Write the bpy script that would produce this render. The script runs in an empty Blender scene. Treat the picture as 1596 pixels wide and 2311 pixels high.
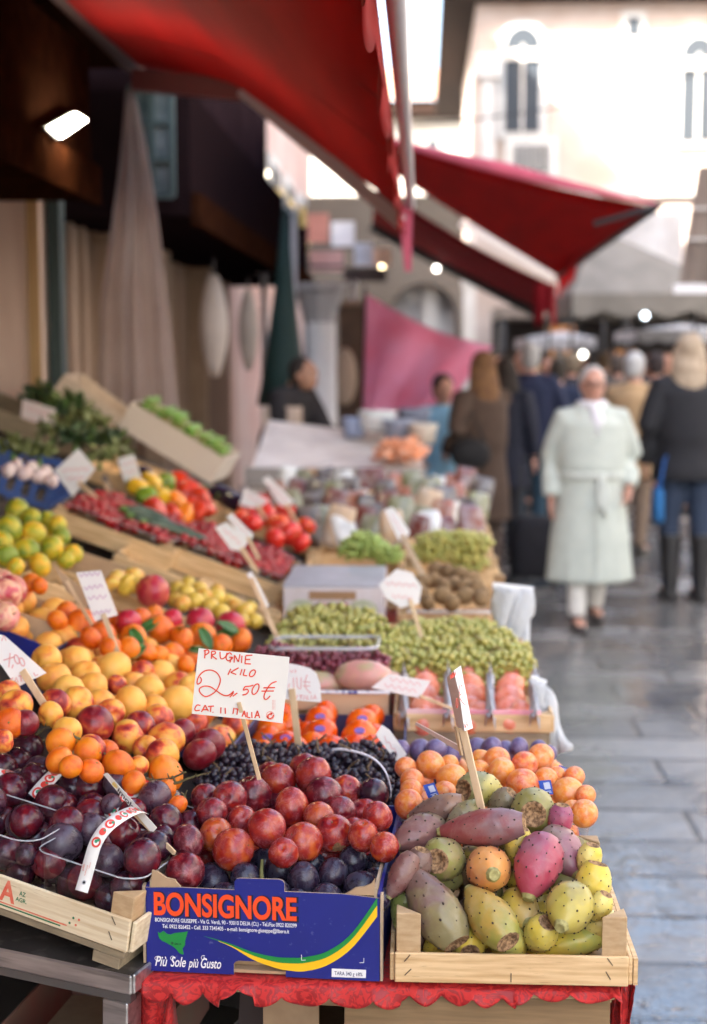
import bpy, bmesh, math, random
from mathutils import Vector, Matrix, Euler, noise
R = math.radians
rnd = random.Random(7)
scene = bpy.context.scene
col = scene.collection

# ------------------------------------------------------------ camera
F = 50.0
cam_d = bpy.data.cameras.new('camera')
cam = bpy.data.objects.new('camera', cam_d)
col.objects.link(cam)
cam_d.sensor_fit = 'VERTICAL'
cam_d.sensor_height = 36.0
cam_d.lens = F
PITCH, YAW = R(6.32), R(2.69)
CAM = Vector((0, 0, 1.65))
cam.location = CAM
cam.rotation_euler = (R(90) - PITCH, 0, YAW)
cam_d.clip_end = 400
cam_d.dof.use_dof = True
cam_d.dof.focus_distance = 2.03
cam_d.dof.aperture_fstop = 3.0
cam_d.dof.aperture_blades = 0
scene.camera = cam

# ------------------------------------------------------------ sky, sun, exposure
SUN_TRAVEL = Vector((1.0, 0.85, -1.07)).normalized()
w = bpy.data.worlds.new('World')
scene.world = w
w.use_nodes = True
wt = w.node_tree
bg = wt.nodes['Background']
sky = wt.nodes.new('ShaderNodeTexSky')
sky.sky_type = 'NISHITA'
sky.sun_disc = False
sky.sun_elevation = math.asin(-SUN_TRAVEL.z)
sky.sun_rotation = math.atan2(-SUN_TRAVEL.x, -SUN_TRAVEL.y)
sky.air_density = 1.0
sky.dust_density = 3.5
sky.ozone_density = 0.6
tint = wt.nodes.new('ShaderNodeMixRGB'); tint.blend_type = 'MULTIPLY'; tint.inputs[0].default_value = 1.0
tint.inputs[2].default_value = (1.0, .955, .89, 1)                 # camera white balance for open shade
wt.links.new(sky.outputs[0], tint.inputs[1]); wt.links.new(tint.outputs[0], bg.inputs[0])
bg.inputs[1].default_value = 0.15
sd = bpy.data.lights.new('sun', 'SUN')
sd.energy = 4.0
sd.angle = R(0.5)
sd.color = (1.0, 0.95, 0.86)
sun = bpy.data.objects.new('sun', sd)
col.objects.link(sun)
sun.rotation_euler = SUN_TRAVEL.to_track_quat('-Z', 'Y').to_euler()
sun.location = (-6, -6, 14)
scene.view_settings.view_transform = 'Standard'
scene.view_settings.look = 'None'
scene.view_settings.gamma = 1.0
scene.view_settings.exposure = 3.0
scene.cycles.use_denoising = True
scene.cycles.max_bounces = 8
scene.cycles.transparent_max_bounces = 16
scene.cycles.caustics_reflective = False
scene.cycles.caustics_refractive = False
scene.cycles.sample_clamp_indirect = 6
scene.cycles.diffuse_bounces = 3

# ------------------------------------------------------------ pixel of the photograph (1596 x 2311) -> point in the place
FP = 2311 * F / 36.0
_c, _s, _C, _S = math.cos(YAW), math.sin(YAW), math.cos(PITCH), math.sin(PITCH)
FW = Vector((-_s * _C, _c * _C, -_S)); RT = Vector((_c, _s, 0)); UP = Vector((-_s * _S, _c * _S, _C))
def ray(u, v): return (FW + RT * ((u - 798) / FP) + UP * ((1155.5 - v) / FP))
def P(u, v, Y):
    d = ray(u, v); return CAM + d * (Y / d.y)
def PZ(u, v, Z):
    d = ray(u, v); return CAM + d * ((Z - 1.65) / d.z)
def PX(u, v, X):
    d = ray(u, v); return CAM + d * (X / d.x)
BANK_T = math.tan(R(20))
def bank_z(x): return 0.90 + BANK_T * max(0, -0.25 - x)
def PB(u, v, off=0.0):                                    # on the sloping left-hand bank of the stall
    d = ray(u, v)
    t = (0.90 + off - BANK_T * 0.25 - 1.65) / (d.z + BANK_T * d.x)
    return CAM + d * t

# ------------------------------------------------------------ material helpers
class NT:
    def __init__(s, name):
        s.m = bpy.data.materials.new(name); s.m.use_nodes = True
        s.t = s.m.node_tree; s.b = s.t.nodes['Principled BSDF']; s.o = s.t.nodes['Material Output']
    def n(s, typ, ins=None, **at):
        nd = s.t.nodes.new('ShaderNode' + typ)
        for k, v in at.items(): setattr(nd, k, v)
        for k, v in (ins or {}).items(): s.set(nd.inputs[k], v)
        return nd
    def set(s, sock, v):
        if isinstance(v, bpy.types.NodeSocket): s.t.links.new(v, sock)
        elif isinstance(v, bpy.types.Node): s.t.links.new(v.outputs[0], sock)
        else:
            if sock.type == 'RGBA' and len(v) == 3: v = (*v, 1)
            sock.default_value = v
    def p(s, **k):
        for a, v in k.items(): s.set(s.b.inputs[a.replace('_', ' ')], v)
    def mix(s, f, a, b, t='MIX'): return s.n('MixRGB', {'Fac': f, 'Color1': a, 'Color2': b}, blend_type=t)
    def ramp(s, f, stops):
        r = s.n('ValToRGB', {'Fac': f}); e = r.color_ramp.elements
        while len(e) < len(stops): e.new(0.5)
        for el, (ps, c) in zip(e, stops):
            el.position = ps; el.color = (c, c, c, 1) if isinstance(c, (int, float)) else (*c, 1)
        return r
    def coord(s, random=True):
        tc = s.n('TexCoord').outputs['Object']
        if not random: return tc
        oi = s.n('ObjectInfo').outputs['Random']
        m = s.n('Math', {0: oi, 1: 37.0}, operation='MULTIPLY')
        return s.n('VectorMath', {0: tc, 1: m.outputs[0]}, operation='ADD').outputs[0]
    def noise(s, vec, scale, detail=3, rough=.55, dist=0.0):
        return s.n('TexNoise', {'Vector': vec, 'Scale': scale, 'Detail': detail, 'Roughness': rough, 'Distortion': dist}).outputs[0]
    def bump(s, h, strength, dist=0.001):
        s.p(Normal=s.n('Bump', {'Height': h, 'Strength': strength, 'Distance': dist}))
_M = {}
def M(name, base, rough=.6, c2=None, scale=20, lo=.35, hi=.7, bump=0, bscale=None, bdist=.001, sss=0, metal=0, coat=0, stretch=None,
      c3=None, scale3=100, lo3=.55, hi3=.7, spec=.5, world=False):
    if name in _M: return _M[name]
    t = NT(name); co = t.coord(not world)
    if stretch: co = t.n('Mapping', {'Vector': co, 'Scale': stretch}).outputs[0]
    c = base
    if c2:
        f = t.ramp(t.noise(co, scale), [(lo, 0), (hi, 1)]); c = t.mix(f, base, c2)
    if c3:
        f = t.ramp(t.noise(co, scale3), [(lo3, 0), (hi3, 1)]); c = t.mix(f, c, c3)
    t.p(Base_Color=c, Roughness=rough, Metallic=metal)
    t.b.inputs['Specular IOR Level'].default_value = spec
    if coat: t.p(Coat_Weight=coat, Coat_Roughness=.15)
    if sss:
        t.p(Subsurface_Weight=sss, Subsurface_Radius=(.01, .004, .002), Subsurface_Scale=.6)
    if bump: t.bump(t.noise(co, bscale or scale), bump, bdist)
    _M[name] = t.m
    return t.m

# ------------------------------------------------------------ mesh helpers
class MB:
    def __init__(s): s.v = []; s.f = []; s.mi = []; s.k = 0
    def add(s, vs, fs, k=None):
        n = len(s.v); s.v += [tuple(x) for x in vs]; s.f += [tuple(i + n for i in f) for f in fs]
        s.mi += [s.k if k is None else k] * len(fs); return s
    def box(s, x0, x1, y0, y1, z0, z1, mat=None, k=None):
        vs = [Vector((x, y, z)) for z in (z0, z1) for y in (y0, y1) for x in (x0, x1)]
        if mat is not None: vs = [mat @ q for q in vs]
        return s.add(vs, [(0, 2, 3, 1), (4, 5, 7, 6), (0, 1, 5, 4), (2, 6, 7, 3), (0, 4, 6, 2), (1, 3, 7, 5)], k)
    def bar(s, a, b, wd, th, up=(0, 0, 1), k=None, taper=1.0):
        a, b = Vector(a), Vector(b); d = (b - a).normalized(); upv = Vector(up)
        if abs(d.dot(upv)) > .98: upv = Vector((0, 1, 0))
        sx = d.cross(upv).normalized() * wd / 2; sy = sx.cross(d).normalized() * th / 2
        vs = [a - sx - sy, a + sx - sy, a + sx + sy, a - sx + sy] + [b + (q) * taper for q in (-sx - sy, sx - sy, sx + sy, -sx + sy)]
        return s.add(vs, [(0, 3, 2, 1), (4, 5, 6, 7), (0, 1, 5, 4), (1, 2, 6, 5), (2, 3, 7, 6), (3, 0, 4, 7)], k)
    def tube(s, pts, rad, seg=8, k=None, cap=True):
        pts = [Vector(q) for q in pts]; n = len(pts)
        if not isinstance(rad, (list, tuple)): rad = [rad] * n
        vs = []; ref = Vector((0.13, .31, .94)).normalized()
        for i, q in enumerate(pts):
            d = (pts[min(i + 1, n - 1)] - pts[max(i - 1, 0)]).normalized()
            a = d.cross(ref)
            if a.length < 1e-3: a = d.cross(Vector((1, 0, 0)))
            a.normalize(); b = d.cross(a)
            for j in range(seg):
                t = 2 * math.pi * j / seg; vs.append(q + (a * math.cos(t) + b * math.sin(t)) * rad[i])
        fs = [(i * seg + j, i * seg + (j + 1) % seg, (i + 1) * seg + (j + 1) % seg, (i + 1) * seg + j) for i in range(n - 1) for j in range(seg)]
        if cap: fs += [tuple(range(seg - 1, -1, -1)), tuple(range((n - 1) * seg, n * seg))]
        fs = [f[::-1] for f in fs]
        return s.add(vs, fs, k)
    def ell(s, c, r, seg=16, rings=10, mat=None, k=None):
        c = Vector(c); r = (r, r, r) if isinstance(r, (int, float)) else r
        vs = [Vector((0, 0, -r[2]))]
        for i in range(1, rings):
            t = math.pi * i / rings
            for j in range(seg):
                p = 2 * math.pi * j / seg
                vs.append(Vector((r[0] * math.sin(t) * math.cos(p), r[1] * math.sin(t) * math.sin(p), -r[2] * math.cos(t))))
        vs.append(Vector((0, 0, r[2]))); L = len(vs) - 1
        if mat is not None: vs = [mat @ q for q in vs]
        vs = [q + c for q in vs]
        fs = [(0, 1 + (j + 1) % seg, 1 + j) for j in range(seg)]
        for i in range(rings - 2):
            a = 1 + i * seg; b = a + seg
            fs += [(a + j, a + (j + 1) % seg, b + (j + 1) % seg, b + j) for j in range(seg)]
        a = 1 + (rings - 2) * seg
        fs += [(a + j, a + (j + 1) % seg, L) for j in range(seg)]
        return s.add(vs, fs, k)
    def loft(s, rings, seg=20, k=None, pw=1.0):          # rings: (z, cx, cy, rx, ry)
        vs = []
        for (z, cx, cy, rx, ry) in rings:
            for j in range(seg):
                t = 2 * math.pi * j / seg; c, q = math.cos(t), math.sin(t)
                vs.append((cx + rx * math.copysign(abs(c) ** pw, c), cy + ry * math.copysign(abs(q) ** pw, q), z))
        n = len(rings)
        fs = [(i * seg + j, i * seg + (j + 1) % seg, (i + 1) * seg + (j + 1) % seg, (i + 1) * seg + j) for i in range(n - 1) for j in range(seg)]
        fs += [tuple(range(seg - 1, -1, -1)), tuple(range((n - 1) * seg, n * seg))]
        if rings[-1][0] < rings[0][0]: fs = [f[::-1] for f in fs]
        return s.add(vs, fs, k)
    def prism(s, poly, th, fr=None, k=None):             # poly in local (x, z), thickness along +y
        n = len(poly)
        vs = [Vector((x, 0, z)) for x, z in poly] + [Vector((x, th, z)) for x, z in poly]
        if fr is not None: vs = [fr @ q for q in vs]
        fs = [tuple(range(n)), tuple(range(2 * n - 1, n - 1, -1))] + [(i, n + i, n + (i + 1) % n, (i + 1) % n) for i in range(n)]
        return s.add(vs, fs, k)
    def grid(s, pts, k=None, closed=False):              # pts: rows of points
        m = len(pts[0]); vs = [q for r in pts for q in r]
        fs = [(i * m + j, i * m + j + 1, (i + 1) * m + j + 1, (i + 1) * m + j) for i in range(len(pts) - 1) for j in range(m - 1)]
        return s.add(vs, fs, k)
    def sheet(s, pts, th, nrm=None, k=None):             # grid with thickness along its normal
        rows, m = len(pts), len(pts[0])
        pts = [[Vector(q) for q in r] for r in pts]
        off = []
        for i in range(rows):
            r = []
            for j in range(m):
                a = pts[min(i + 1, rows - 1)][j] - pts[max(i - 1, 0)][j]
                b = pts[i][min(j + 1, m - 1)] - pts[i][max(j - 1, 0)]
                nn = a.cross(b); nn = nn.normalized() if nn.length > 1e-12 else Vector((0, 0, 1))
                r.append(pts[i][j] + nn * th)
            off.append(r)
        n = rows * m
        vs = [q for r in pts for q in r] + [q for r in off for q in r]
        fs = []
        for i in range(rows - 1):
            for j in range(m - 1):
                a = i * m + j
                fs += [(a, a + 1, a + m + 1, a + m), (n + a, n + a + m, n + a + m + 1, n + a + 1)]
        for i in range(rows - 1):
            a = i * m; fs += [(a, a + m, n + a + m, n + a)]
            a = i * m + m - 1; fs += [(a, n + a, n + a + m, a + m)]
        for j in range(m - 1):
            a = j; fs += [(a, n + a, n + a + 1, a + 1)]
            a = (rows - 1) * m + j; fs += [(a, a + 1, n + a + 1, n + a)]
        return s.add(vs, fs, k)
    def mesh(s, name, mats, smooth=False):
        me = bpy.data.meshes.new(name); me.from_pydata(s.v, [], s.f)
        for m in (mats if isinstance(mats, (list, tuple)) else [mats]): me.materials.append(m)
        if any(s.mi): me.polygons.foreach_set('material_index', s.mi)
        if smooth: me.polygons.foreach_set('use_smooth', [True] * len(me.polygons))
        me.update(); return me
    def build(s, name, mats, parent=None, smooth=False, bevel=0, fix=False):
        me = s.mesh(name, mats, smooth)
        if fix or bevel:
            bm = bmesh.new(); bm.from_mesh(me)
            if fix: bmesh.ops.recalc_face_normals(bm, faces=bm.faces)
            if bevel:
                bmesh.ops.bevel(bm, geom=[e for e in bm.edges if len(e.link_faces) == 2 and e.calc_face_angle(0) > .6], offset=bevel, segments=1, affect='EDGES')
            bm.to_mesh(me); bm.free()
        return link(name, me, parent)
def link(name, me, parent=None):
    o = bpy.data.objects.new(name, me); col.objects.link(o)
    if parent is not None:
        o.parent = parent
        if parent.name in _inv: o.matrix_parent_inverse = _inv[parent.name]
    return o
_inv = {}
def tag(o, label=None, cat=None, group=None, kind=None):
    if label: o['label'] = label
    if cat: o['category'] = cat
    if group: o['group'] = group
    if kind: o['kind'] = kind
    return o
def thing(name, label, cat, loc=(0, 0, 0), group=None, mat=None, world=True):
    """An Empty at the thing's base. world=True: its parts are built in world coordinates."""
    o = bpy.data.objects.new(name, None); col.objects.link(o)
    o.empty_display_size = .05
    m = mat if mat is not None else Matrix.Translation(Vector(loc))
    o.matrix_world = m
    if world: _inv[o.name] = m.inverted()
    return tag(o, label, cat, group)
def evaluated(me, mods):
    o = bpy.data.objects.new('tmp', me); col.objects.link(o)
    for typ, kw in mods:
        md = o.modifiers.new('m', typ)
        for k, v in kw.items(): setattr(md, k, v)
    dg = bpy.context.evaluated_depsgraph_get(); dg.update()
    r = bpy.data.meshes.new_from_object(o.evaluated_get(dg))
    bpy.data.objects.remove(o)
    return r
def text(body, mat, parent, fr, cap, width=None, bold=0, shear=0, name='lettering', align='LEFT', depth=.0002):
    """Letters as a flat mesh in the (x, z) plane of frame fr, cap height and total width in metres."""
    cu = bpy.data.curves.new('t', 'FONT'); cu.body = body; cu.size = 1; cu.shear = shear; cu.offset = bold; cu.align_x = align
    o = bpy.data.objects.new('t', cu); col.objects.link(o)
    dg = bpy.context.evaluated_depsgraph_get(); dg.update()
    me = bpy.data.meshes.new_from_object(o.evaluated_get(dg)); bpy.data.objects.remove(o)
    xs = [q.co.x for q in me.vertices]; sz = cap / .70
    x0, x1 = min(xs), max(xs); sx = width / (x1 - x0) if width else sz
    xb = x0 if align == 'LEFT' else 0
    me.transform(fr @ Matrix(((sx, 0, 0, -xb * sx), (0, 0, -1, 0), (0, sz, 0, 0), (0, 0, 0, 1))))
    me.materials.clear(); me.materials.append(mat)
    return link(name, me, parent)
ORD = 'first second third fourth fifth sixth seventh eighth ninth tenth eleventh twelfth thirteenth fourteenth fifteenth sixteenth'.split()

# ============================================================ THE SETTING
def paving_material():
    t = NT('wet_stone_slabs'); co0 = t.coord(False); co = t.n('Mapping', {'Vector': co0, 'Location': (.2, -.123, 0)}).outputs[0]
    br = t.n('TexBrick', {'Vector': co, 'Color1': (.095, .095, .092), 'Color2': (.225, .221, .212), 'Mortar': (.018, .018, .019), 'Scale': 1.0,
                          'Mortar Size': .014, 'Mortar Smooth': .3, 'Bias': 0.1, 'Brick Width': .74, 'Row Height': .33})
    br.offset = .43; br.squash = 1
    n1 = t.noise(co, 1.3, 4); n2 = t.noise(co, 40, 3)
    c = t.mix(t.ramp(n1, [(.35, 0), (.65, .8)]), br.outputs[0], (.07, .07, .072), 'MIX')
    c = t.mix(t.ramp(n2, [(.4, 0), (.8, .35)]), c, (.3, .29, .27))
    rg = t.ramp(n1, [(.35, .42), (.58, .09)])
    t.p(Base_Color=c, Roughness=rg, Specular_IOR_Level=.85)
    h = t.mix(.5, br.outputs['Fac'], n2); inv = t.n('Math', {0: 1.0, 1: br.outputs['Fac']}, operation='SUBTRACT')
    hh = t.n('Math', {0: inv, 1: t.n('Math', {0: t.noise(co, 9, 4), 1: .8}, operation='MULTIPLY')}, operation='ADD')
    t.bump(hh, .8, .014)
    return t.m
g = MB().add([(-90, -60, 0), (90, -60, 0), (90, 160, 0), (-90, 160, 0)], [(0, 1, 2, 3)]).build('pavement', paving_material())
tag(g, 'wet grey stone slab pavement running down the market street', 'pavement', kind='structure')

plaster_pink = M('plaster_pink', (.45, .27, .21), .85, (.52, .38, .30), 1.2, bump=.3, bscale=20)
brick_pale = M('brick_pale', (.52, .40, .33), .9, (.62, .52, .46), 1.5, bump=.4, bscale=30)
plaster_white = M('plaster_white', (.72, .69, .64), .85, (.62, .58, .52), 1.0)
stone_white = M('stone_white', (.70, .68, .64), .7, (.55, .53, .50), 3)
tile_roof = M('roof_tiles', (.48, .26, .17), .9, (.36, .18, .12), 5)
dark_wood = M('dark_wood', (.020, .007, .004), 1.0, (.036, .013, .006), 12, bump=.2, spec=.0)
eave_wood = M('eave_wood', (.028, .016, .012), .9, (.018, .010, .008), 6, spec=.1)
pane_mat = M('window_glass', (.055, .064, .075), .5, spec=.1)
shutter_beige = M('shutter_beige', (.42, .31, .23), .6, (.32, .22, .16), 3, stretch=(4, 4, .5))
shutter_brown = M('shutter_brown', (.22, .13, .085), .6, (.15, .085, .055), 4, stretch=(4, 4, .4))
grey_metal = M('grey_metal', (.45, .45, .46), .4, metal=.6)
dark_metal = M('dark_metal', (.04, .04, .045), .45, metal=.5)

def wall_frame(Y): return lambda u, v: (P(u, v, Y).x, P(u, v, Y).z)

# palace at the end of the street
def arch_poly(x0, x1, z0, zs, n=10):
    r = (x1 - x0) / 2; cx = (x0 + x1) / 2
    return [(x0, z0), (x1, z0)] + [(cx + r * math.cos(math.pi * i / n), zs + r * 1.05 * math.sin(math.pi * i / n)) for i in range(n + 1)]
def front(Y): return Matrix.Translation((0, Y, 0))
YB = 30.0
pal = thing('palace_building', 'tall pale brick palace with arched windows at the street end, sunlit behind a diagonal shadow', 'building', (6, YB, 0))
x0, zt = P(1076, 0, YB).x, P(1076, 8, YB).z
MB().box(x0, 13, YB, YB + 9, 0, zt).build('wall', brick_pale, pal)
MB().box(x0 - .72, 13.6, YB - .5, YB + 14, zt + .02, zt + .3).build('roof', eave_wood, pal)
for (ua, ub, va, vs, vb) in ((1138, 1218, 70, 105, 300), (1533, 1612, 85, 125, 320)):
    xa, zb = wall_frame(YB)(ua, vb); xb, zs = wall_frame(YB)(ub, vs)
    f = MB().prism(arch_poly(xa - .14, xb + .14, zb - .12, zs), .16, front(YB - .12)).build('window', stone_white, pal)
    MB().prism(arch_poly(xa, xb, zb, zs), .02, front(YB - .15)).build('pane', pane_mat, f)
    m = MB(); zc = zs - .25
    for q in ((xa + xb) / 2,): m.box(q - .025, q + .025, YB - .20, YB - .155, zb, zs)
    m.box(xa, xb, YB - .205, YB - .16, zc - .04, zc + .16)
    m.build('frame', plaster_white, f)
xa, za = wall_frame(YB)(1158, 390); xb, zb_ = wall_frame(YB)(1238, 328)
f = MB().box(xa - .18, xb + .18, YB - .1, YB - .004, za - .15, zb_ + .15).build('window', stone_white, pal)
MB().box(xa, xb, YB - .13, YB - .105, za, zb_).build('pane', pane_mat, f)
m = MB()
for i in range(5): m.box(xa + (xb - xa) * i / 4 - .025, xa + (xb - xa) * i / 4 + .025, YB - .17, YB - .135, za, zb_)
m.build('grille', plaster_white, f)
xa, za = wall_frame(YB)(1414, 82); xb, zb_ = wall_frame(YB)(1443, 42)
f = MB().box(xa - .12, xb + .12, YB - .1, YB - .004, za - .1, zb_ + .12).build('window', stone_white, pal)
MB().box(xa, xb, YB - .13, YB - .105, za, zb_).build('pane', pane_mat, f)
m = MB(); xa, za = wall_frame(YB)(1078, 445); xb, zb_ = wall_frame(YB)(1600, 425)
m.box(xa + .01, 12.9, YB - .14, YB - .004, za, zb_); m.build('string_course', stone_white, pal)
m = MB(); xa, za = wall_frame(YB)(1068, 400); xb, zb_ = wall_frame(YB)(1128, 180)
m.box(xa + .15, xb - .1, YB - .3, YB - .004, za, zb_); m.box(xa + .05, xb, YB - .4, YB - .003, zb_, zb_ + .45)
m.box(xa + .05, xb + .1, YB - .42, YB - .003, za - .3, za); m.build('pilaster', stone_white, pal)

YC = 46.0
hb = thing('far_house', 'pale plaster house with terracotta tiled roof, seen between the red awning and the palace', 'building', (0, YC, 0))
zt = P(900, 268, YC).z
MB().box(-4, x0 + 1.0, YC, YC + 8, 0, zt).build('wall', plaster_white, hb)
MB().box(-4.3, x0 + 1.2, YC - .7, YC + 8, zt + .02, zt + .45).build('eave', eave_wood, hb)
zr = P(900, 160, YC).z
MB().add([(-4.3, YC - .8, zt + .47), (x0 + 1.2, YC - .8, zt + .47), (x0 + 1.2, YC + 5, zr + .9), (-4.3, YC + 5, zr + .9),
          (-4.3, YC - .8, zt + .6), (x0 + 1.2, YC - .8, zt + .6), (x0 + 1.2, YC + 5, zr + 1.05), (-4.3, YC + 5, zr + 1.05)],
         [(0, 3, 2, 1), (4, 5, 6, 7), (0, 1, 5, 4), (1, 2, 6, 5), (2, 3, 7, 6), (3, 0, 4, 7)]).build('roof', tile_roof, hb)
xa, za = wall_frame(YC)(962, 352); xb, zs = wall_frame(YC)(990, 330)
f = MB().prism(arch_poly(xa - .1, xb + .1, za - .1, zs), .1, front(YC - .1)).build('window', stone_white, hb)
MB().prism(arch_poly(xa, xb, za, zs), .02, front(YC - .13)).build('pane', pane_mat, f)

# the row of shop houses along the stall: it shades the whole street
lb = thing('shop_building', 'pink plastered row of shop houses behind the fruit stall on the shaded side', 'building', (-2.2, 5, 0))
MB().box(-9, -2.2, -16, 17, 0, 11.6).build('wall', plaster_pink, lb)
MB().box(-9, -1.9, -16, 17, 11.62, 11.9).build('roof', eave_wood, lb)
fb = thing('pink_house', 'pink and cream house with white framed windows beyond the shop row', 'building', (-2.2, 22, 0))
MB().box(-9, -2.25, 17.05, 29.4, 0, 11.5).build('wall', M('plaster_rose', (.62, .36, .30), .85, (.70, .55, .48), .8), fb)
MB().box(-9, -1.95, 17.05, 29.4, 11.52, 11.8).build('roof', eave_wood, fb)
for yy in (18.3, 20.6, 23.0, 25.6):
    for zz in (3.0, 5.6, 8.2):
        f = MB().box(-2.248, -2.14, yy - .2, yy + 1.3, zz - .1, zz + 1.5).build('window', stone_white, fb)
        MB().box(-2.13, -2.11, yy, yy + 1.1, zz, zz + 1.35).build('pane', pane_mat, f)
MB().box(-2.248, -1.7, 17.4, 22, 3.2, 3.65).build('shop_fascia', M('fascia_yellow', (.75, .55, .22), .6), fb)

ob = thing('unseen_house_row', 'unseen grey plastered house row, added to shape the light, across from the stall', 'building', (9, 6, 0))  # out-of-view row, added to cut open sky and bounce sunlight
MB().box(8.2, 15, -16, 25, 0, 10.5).build('wall', M('plaster_grey', (.46, .45, .45), .85, (.38, .37, .37), 1.2), ob)
MB().box(7.8, 15, -16, 25, 10.52, 10.8).build('roof', eave_wood, ob)
for yy in range(-13, 24, 4):
    for zz in (1.0, 4.2, 7.2):
        f = MB().box(8.1, 8.197, yy - .15, yy + 1.35, zz - .12, zz + 2.1).build('window', stone_white, ob); MB().box(8.07, 8.096, yy, yy + 1.2, zz, zz + 1.95).build('pane', pane_mat, f)

# arched gateway at the far end
YA = 28.0
ag = thing('arched_gateway', 'beige stone gateway with a bright arch above the pink cloth', 'gateway', (0, YA, 0))
fa = wall_frame(YA)
xl, zb0 = fa(880, 790); xr, zsp = fa(1032, 712); cx = (xl + xr) / 2; rr = (xr - xl) / 2
m = MB(); N = 14; top = fa(900, 440)[1]; xL, xR = -2.24, fa(1046, 700)[0]
m.box(xL, xl, YA, YA + .8, 0, zsp); m.box(xr, xR, YA, YA + .8, 0, zsp)
for i in range(N):
    a, b = math.pi * (1 - i / N), math.pi * (1 - (i + 1) / N)
    xa_, xb_ = cx + rr * math.cos(a), cx + rr * math.cos(b)
    m.prism([(xa_, zsp + rr * .95 * math.sin(a)), (xb_, zsp + rr * .95 * math.sin(b)), (xb_, top), (xa_, top)], .8, front(YA))
m.box(xL, xl, YA, YA + .8, zsp, top); m.box(xr, xR, YA, YA + .8, zsp, top)
m.build('wall', M('stone_beige', (.17, .135, .10), .85, (.22, .18, .14), 1), ag)
MB().box(P(960, 0, YA).x, P(995, 0, YA).x, YA + .5, YA + .6, 0, zsp + rr * .9).build('door_leaf', plaster_white, ag)
MB().box(xl - .1, xr + .1, YA + .85, YA + .9, 0, top).build('fanlight', M('fanlight_pane', (.80, .76, .74), .5, (.45, .42, .42), 1.6, lo=.45, hi=.55), ag)
wc = thing('sunlit_strip', 'sunlit gap painted as a narrow white pillar standing beside the arched gateway', 'strip', (P(1058, 700, 24).x, 24, 0))  # white upright painted in for a sunlit gap
m = MB(); xa, za = P(1045, 760, 24).x, 0; xb, zb_ = P(1074, 622, 24).x, P(1074, 622, 24).z
m.box(xa, xb, 24, 24.3, 0, zb_ - .2); wcs = m.build('shaft', plaster_white, wc)
MB().box(xa - .03, xb + .03, 23.97, 24.33, zb_ - .2, zb_).build('capital', plaster_white, wc)
wcb = thing('white_house', 'white rendered house filling the gap under the second red awning', 'building', (.9, 34, 0))
MB().box(P(1046, 0, 33).x + .05, x0 + .1, 33, 38, 0, 4.2).build('wall', plaster_white, wcb)
f = MB().box(.9, 1.1, 32.9, 32.996, 2.2, 3.4).build('window', stone_white, wcb); MB().box(.93, 1.07, 32.87, 32.895, 2.3, 3.3).build('pane', pane_mat, f)

# ------------------------------------------------------------ red awnings
def cloth(name, base, transl=.45, rough=.8, c2=None, alpha=None, scale=3, stretch=None):
    t = NT(name); co = t.coord(False)
    if stretch: co = t.n('Mapping', {'Vector': co, 'Scale': stretch}).outputs[0]
    c = t.mix(t.ramp(t.noise(co, scale), [(.35, 0), (.7, 1)]), base, c2 or tuple(x * .75 for x in base))
    t.p(Base_Color=c, Roughness=rough)
    t.b.inputs['Specular IOR Level'].default_value = .25
    wv = t.noise(co, 60, 2); t.bump(wv, .15, .002)
    tr = t.n('BsdfTranslucent', {'Color': c})
    mx = t.n('MixShader', {0: transl, 1: t.b.outputs[0], 2: tr.outputs[0]})
    if alpha is not None:
        tp = t.n('BsdfTransparent'); mx = t.n('MixShader', {0: 1 - alpha, 1: mx.outputs[0], 2: tp.outputs[0]})
    t.set(t.o.inputs[0], mx.outputs[0]); return t.m
red_cloth = cloth('awning_red', (.45, .010, .009), .40, c2=(.34, .008, .007), scale=1.3, stretch=(5, .6, 5))
maroon_cloth = cloth('awning_maroon', (.30, .010, .018), .36)
pink_edge = cloth('awning_pink_edge', (.82, .22, .32), .5)

aw = thing('shop_awning', 'large bright red folding arm awning over the fruit stall, the nearest awning', 'awning', (-.7, 4, 2.3), 'red awnings over the stalls')
prof = [(-1.30, 2.95), (-1.08, 2.915), (-.84, 2.85), (-.58, 2.68), (-.32, 2.49), (-.085, 2.315)]
rows = []
for i in range(25):
    y = 1.15 + (6.62 - 1.15) * i / 24
    rows.append([(x, y, z + .012 * math.sin(y * 2.1 + j) - (.02 * math.sin(math.pi * j / 5)) * math.sin(math.pi * i / 24)) for j, (x, z) in enumerate(prof)])
MB().sheet(rows, .004).build('fabric', red_cloth, aw, smooth=True)
MB().tube([(-1.33, .9, 2.99), (-1.33, 6.7, 2.99)], .055, 14).build('roller', M('roller_dark', (.07, .03, .03), .5), aw, smooth=True)
MB().tube([(-.052, 1.0, 2.335), (-.052, 6.72, 2.335)], .022, 10).build('front_rail', M('rail_white', (.62, .60, .62), .35, metal=.3), aw, smooth=True)
rows = []
for i in range(241):
    y = 1.15 + (6.6 - 1.15) * i / 240
    d = .075 + .055 * abs(math.sin(y * math.pi / .34)) ** .6
    rows.append([(-.085, y, 2.31), (-.092 + .006 * math.sin(y * 9), y, 2.31 - d * .5), (-.088 + .012 * math.sin(y * 7), y, 2.31 - d)])
MB().sheet(rows, .002).build('valance', red_cloth, aw, smooth=True)
rows = [[(-.075 + .01 * i * .3 + dx, 6.62, 2.33 - i * .06) for dx in (-.035 + .004 * i, .035 - .004 * i)] for i in range(6)]
MB().sheet(rows, .003).build('end_flap', pink_edge, aw)
for y in (1.9, 2.9, 3.9, 4.9, 5.9):
    rows_ = [[(x, y - .006, z - .007), (x, y + .006, z - .007)] for x, z in prof]
    MB().sheet(rows_, .002).build('seam', M('seam_red', (.22, .006, .006), .9), aw)
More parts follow.
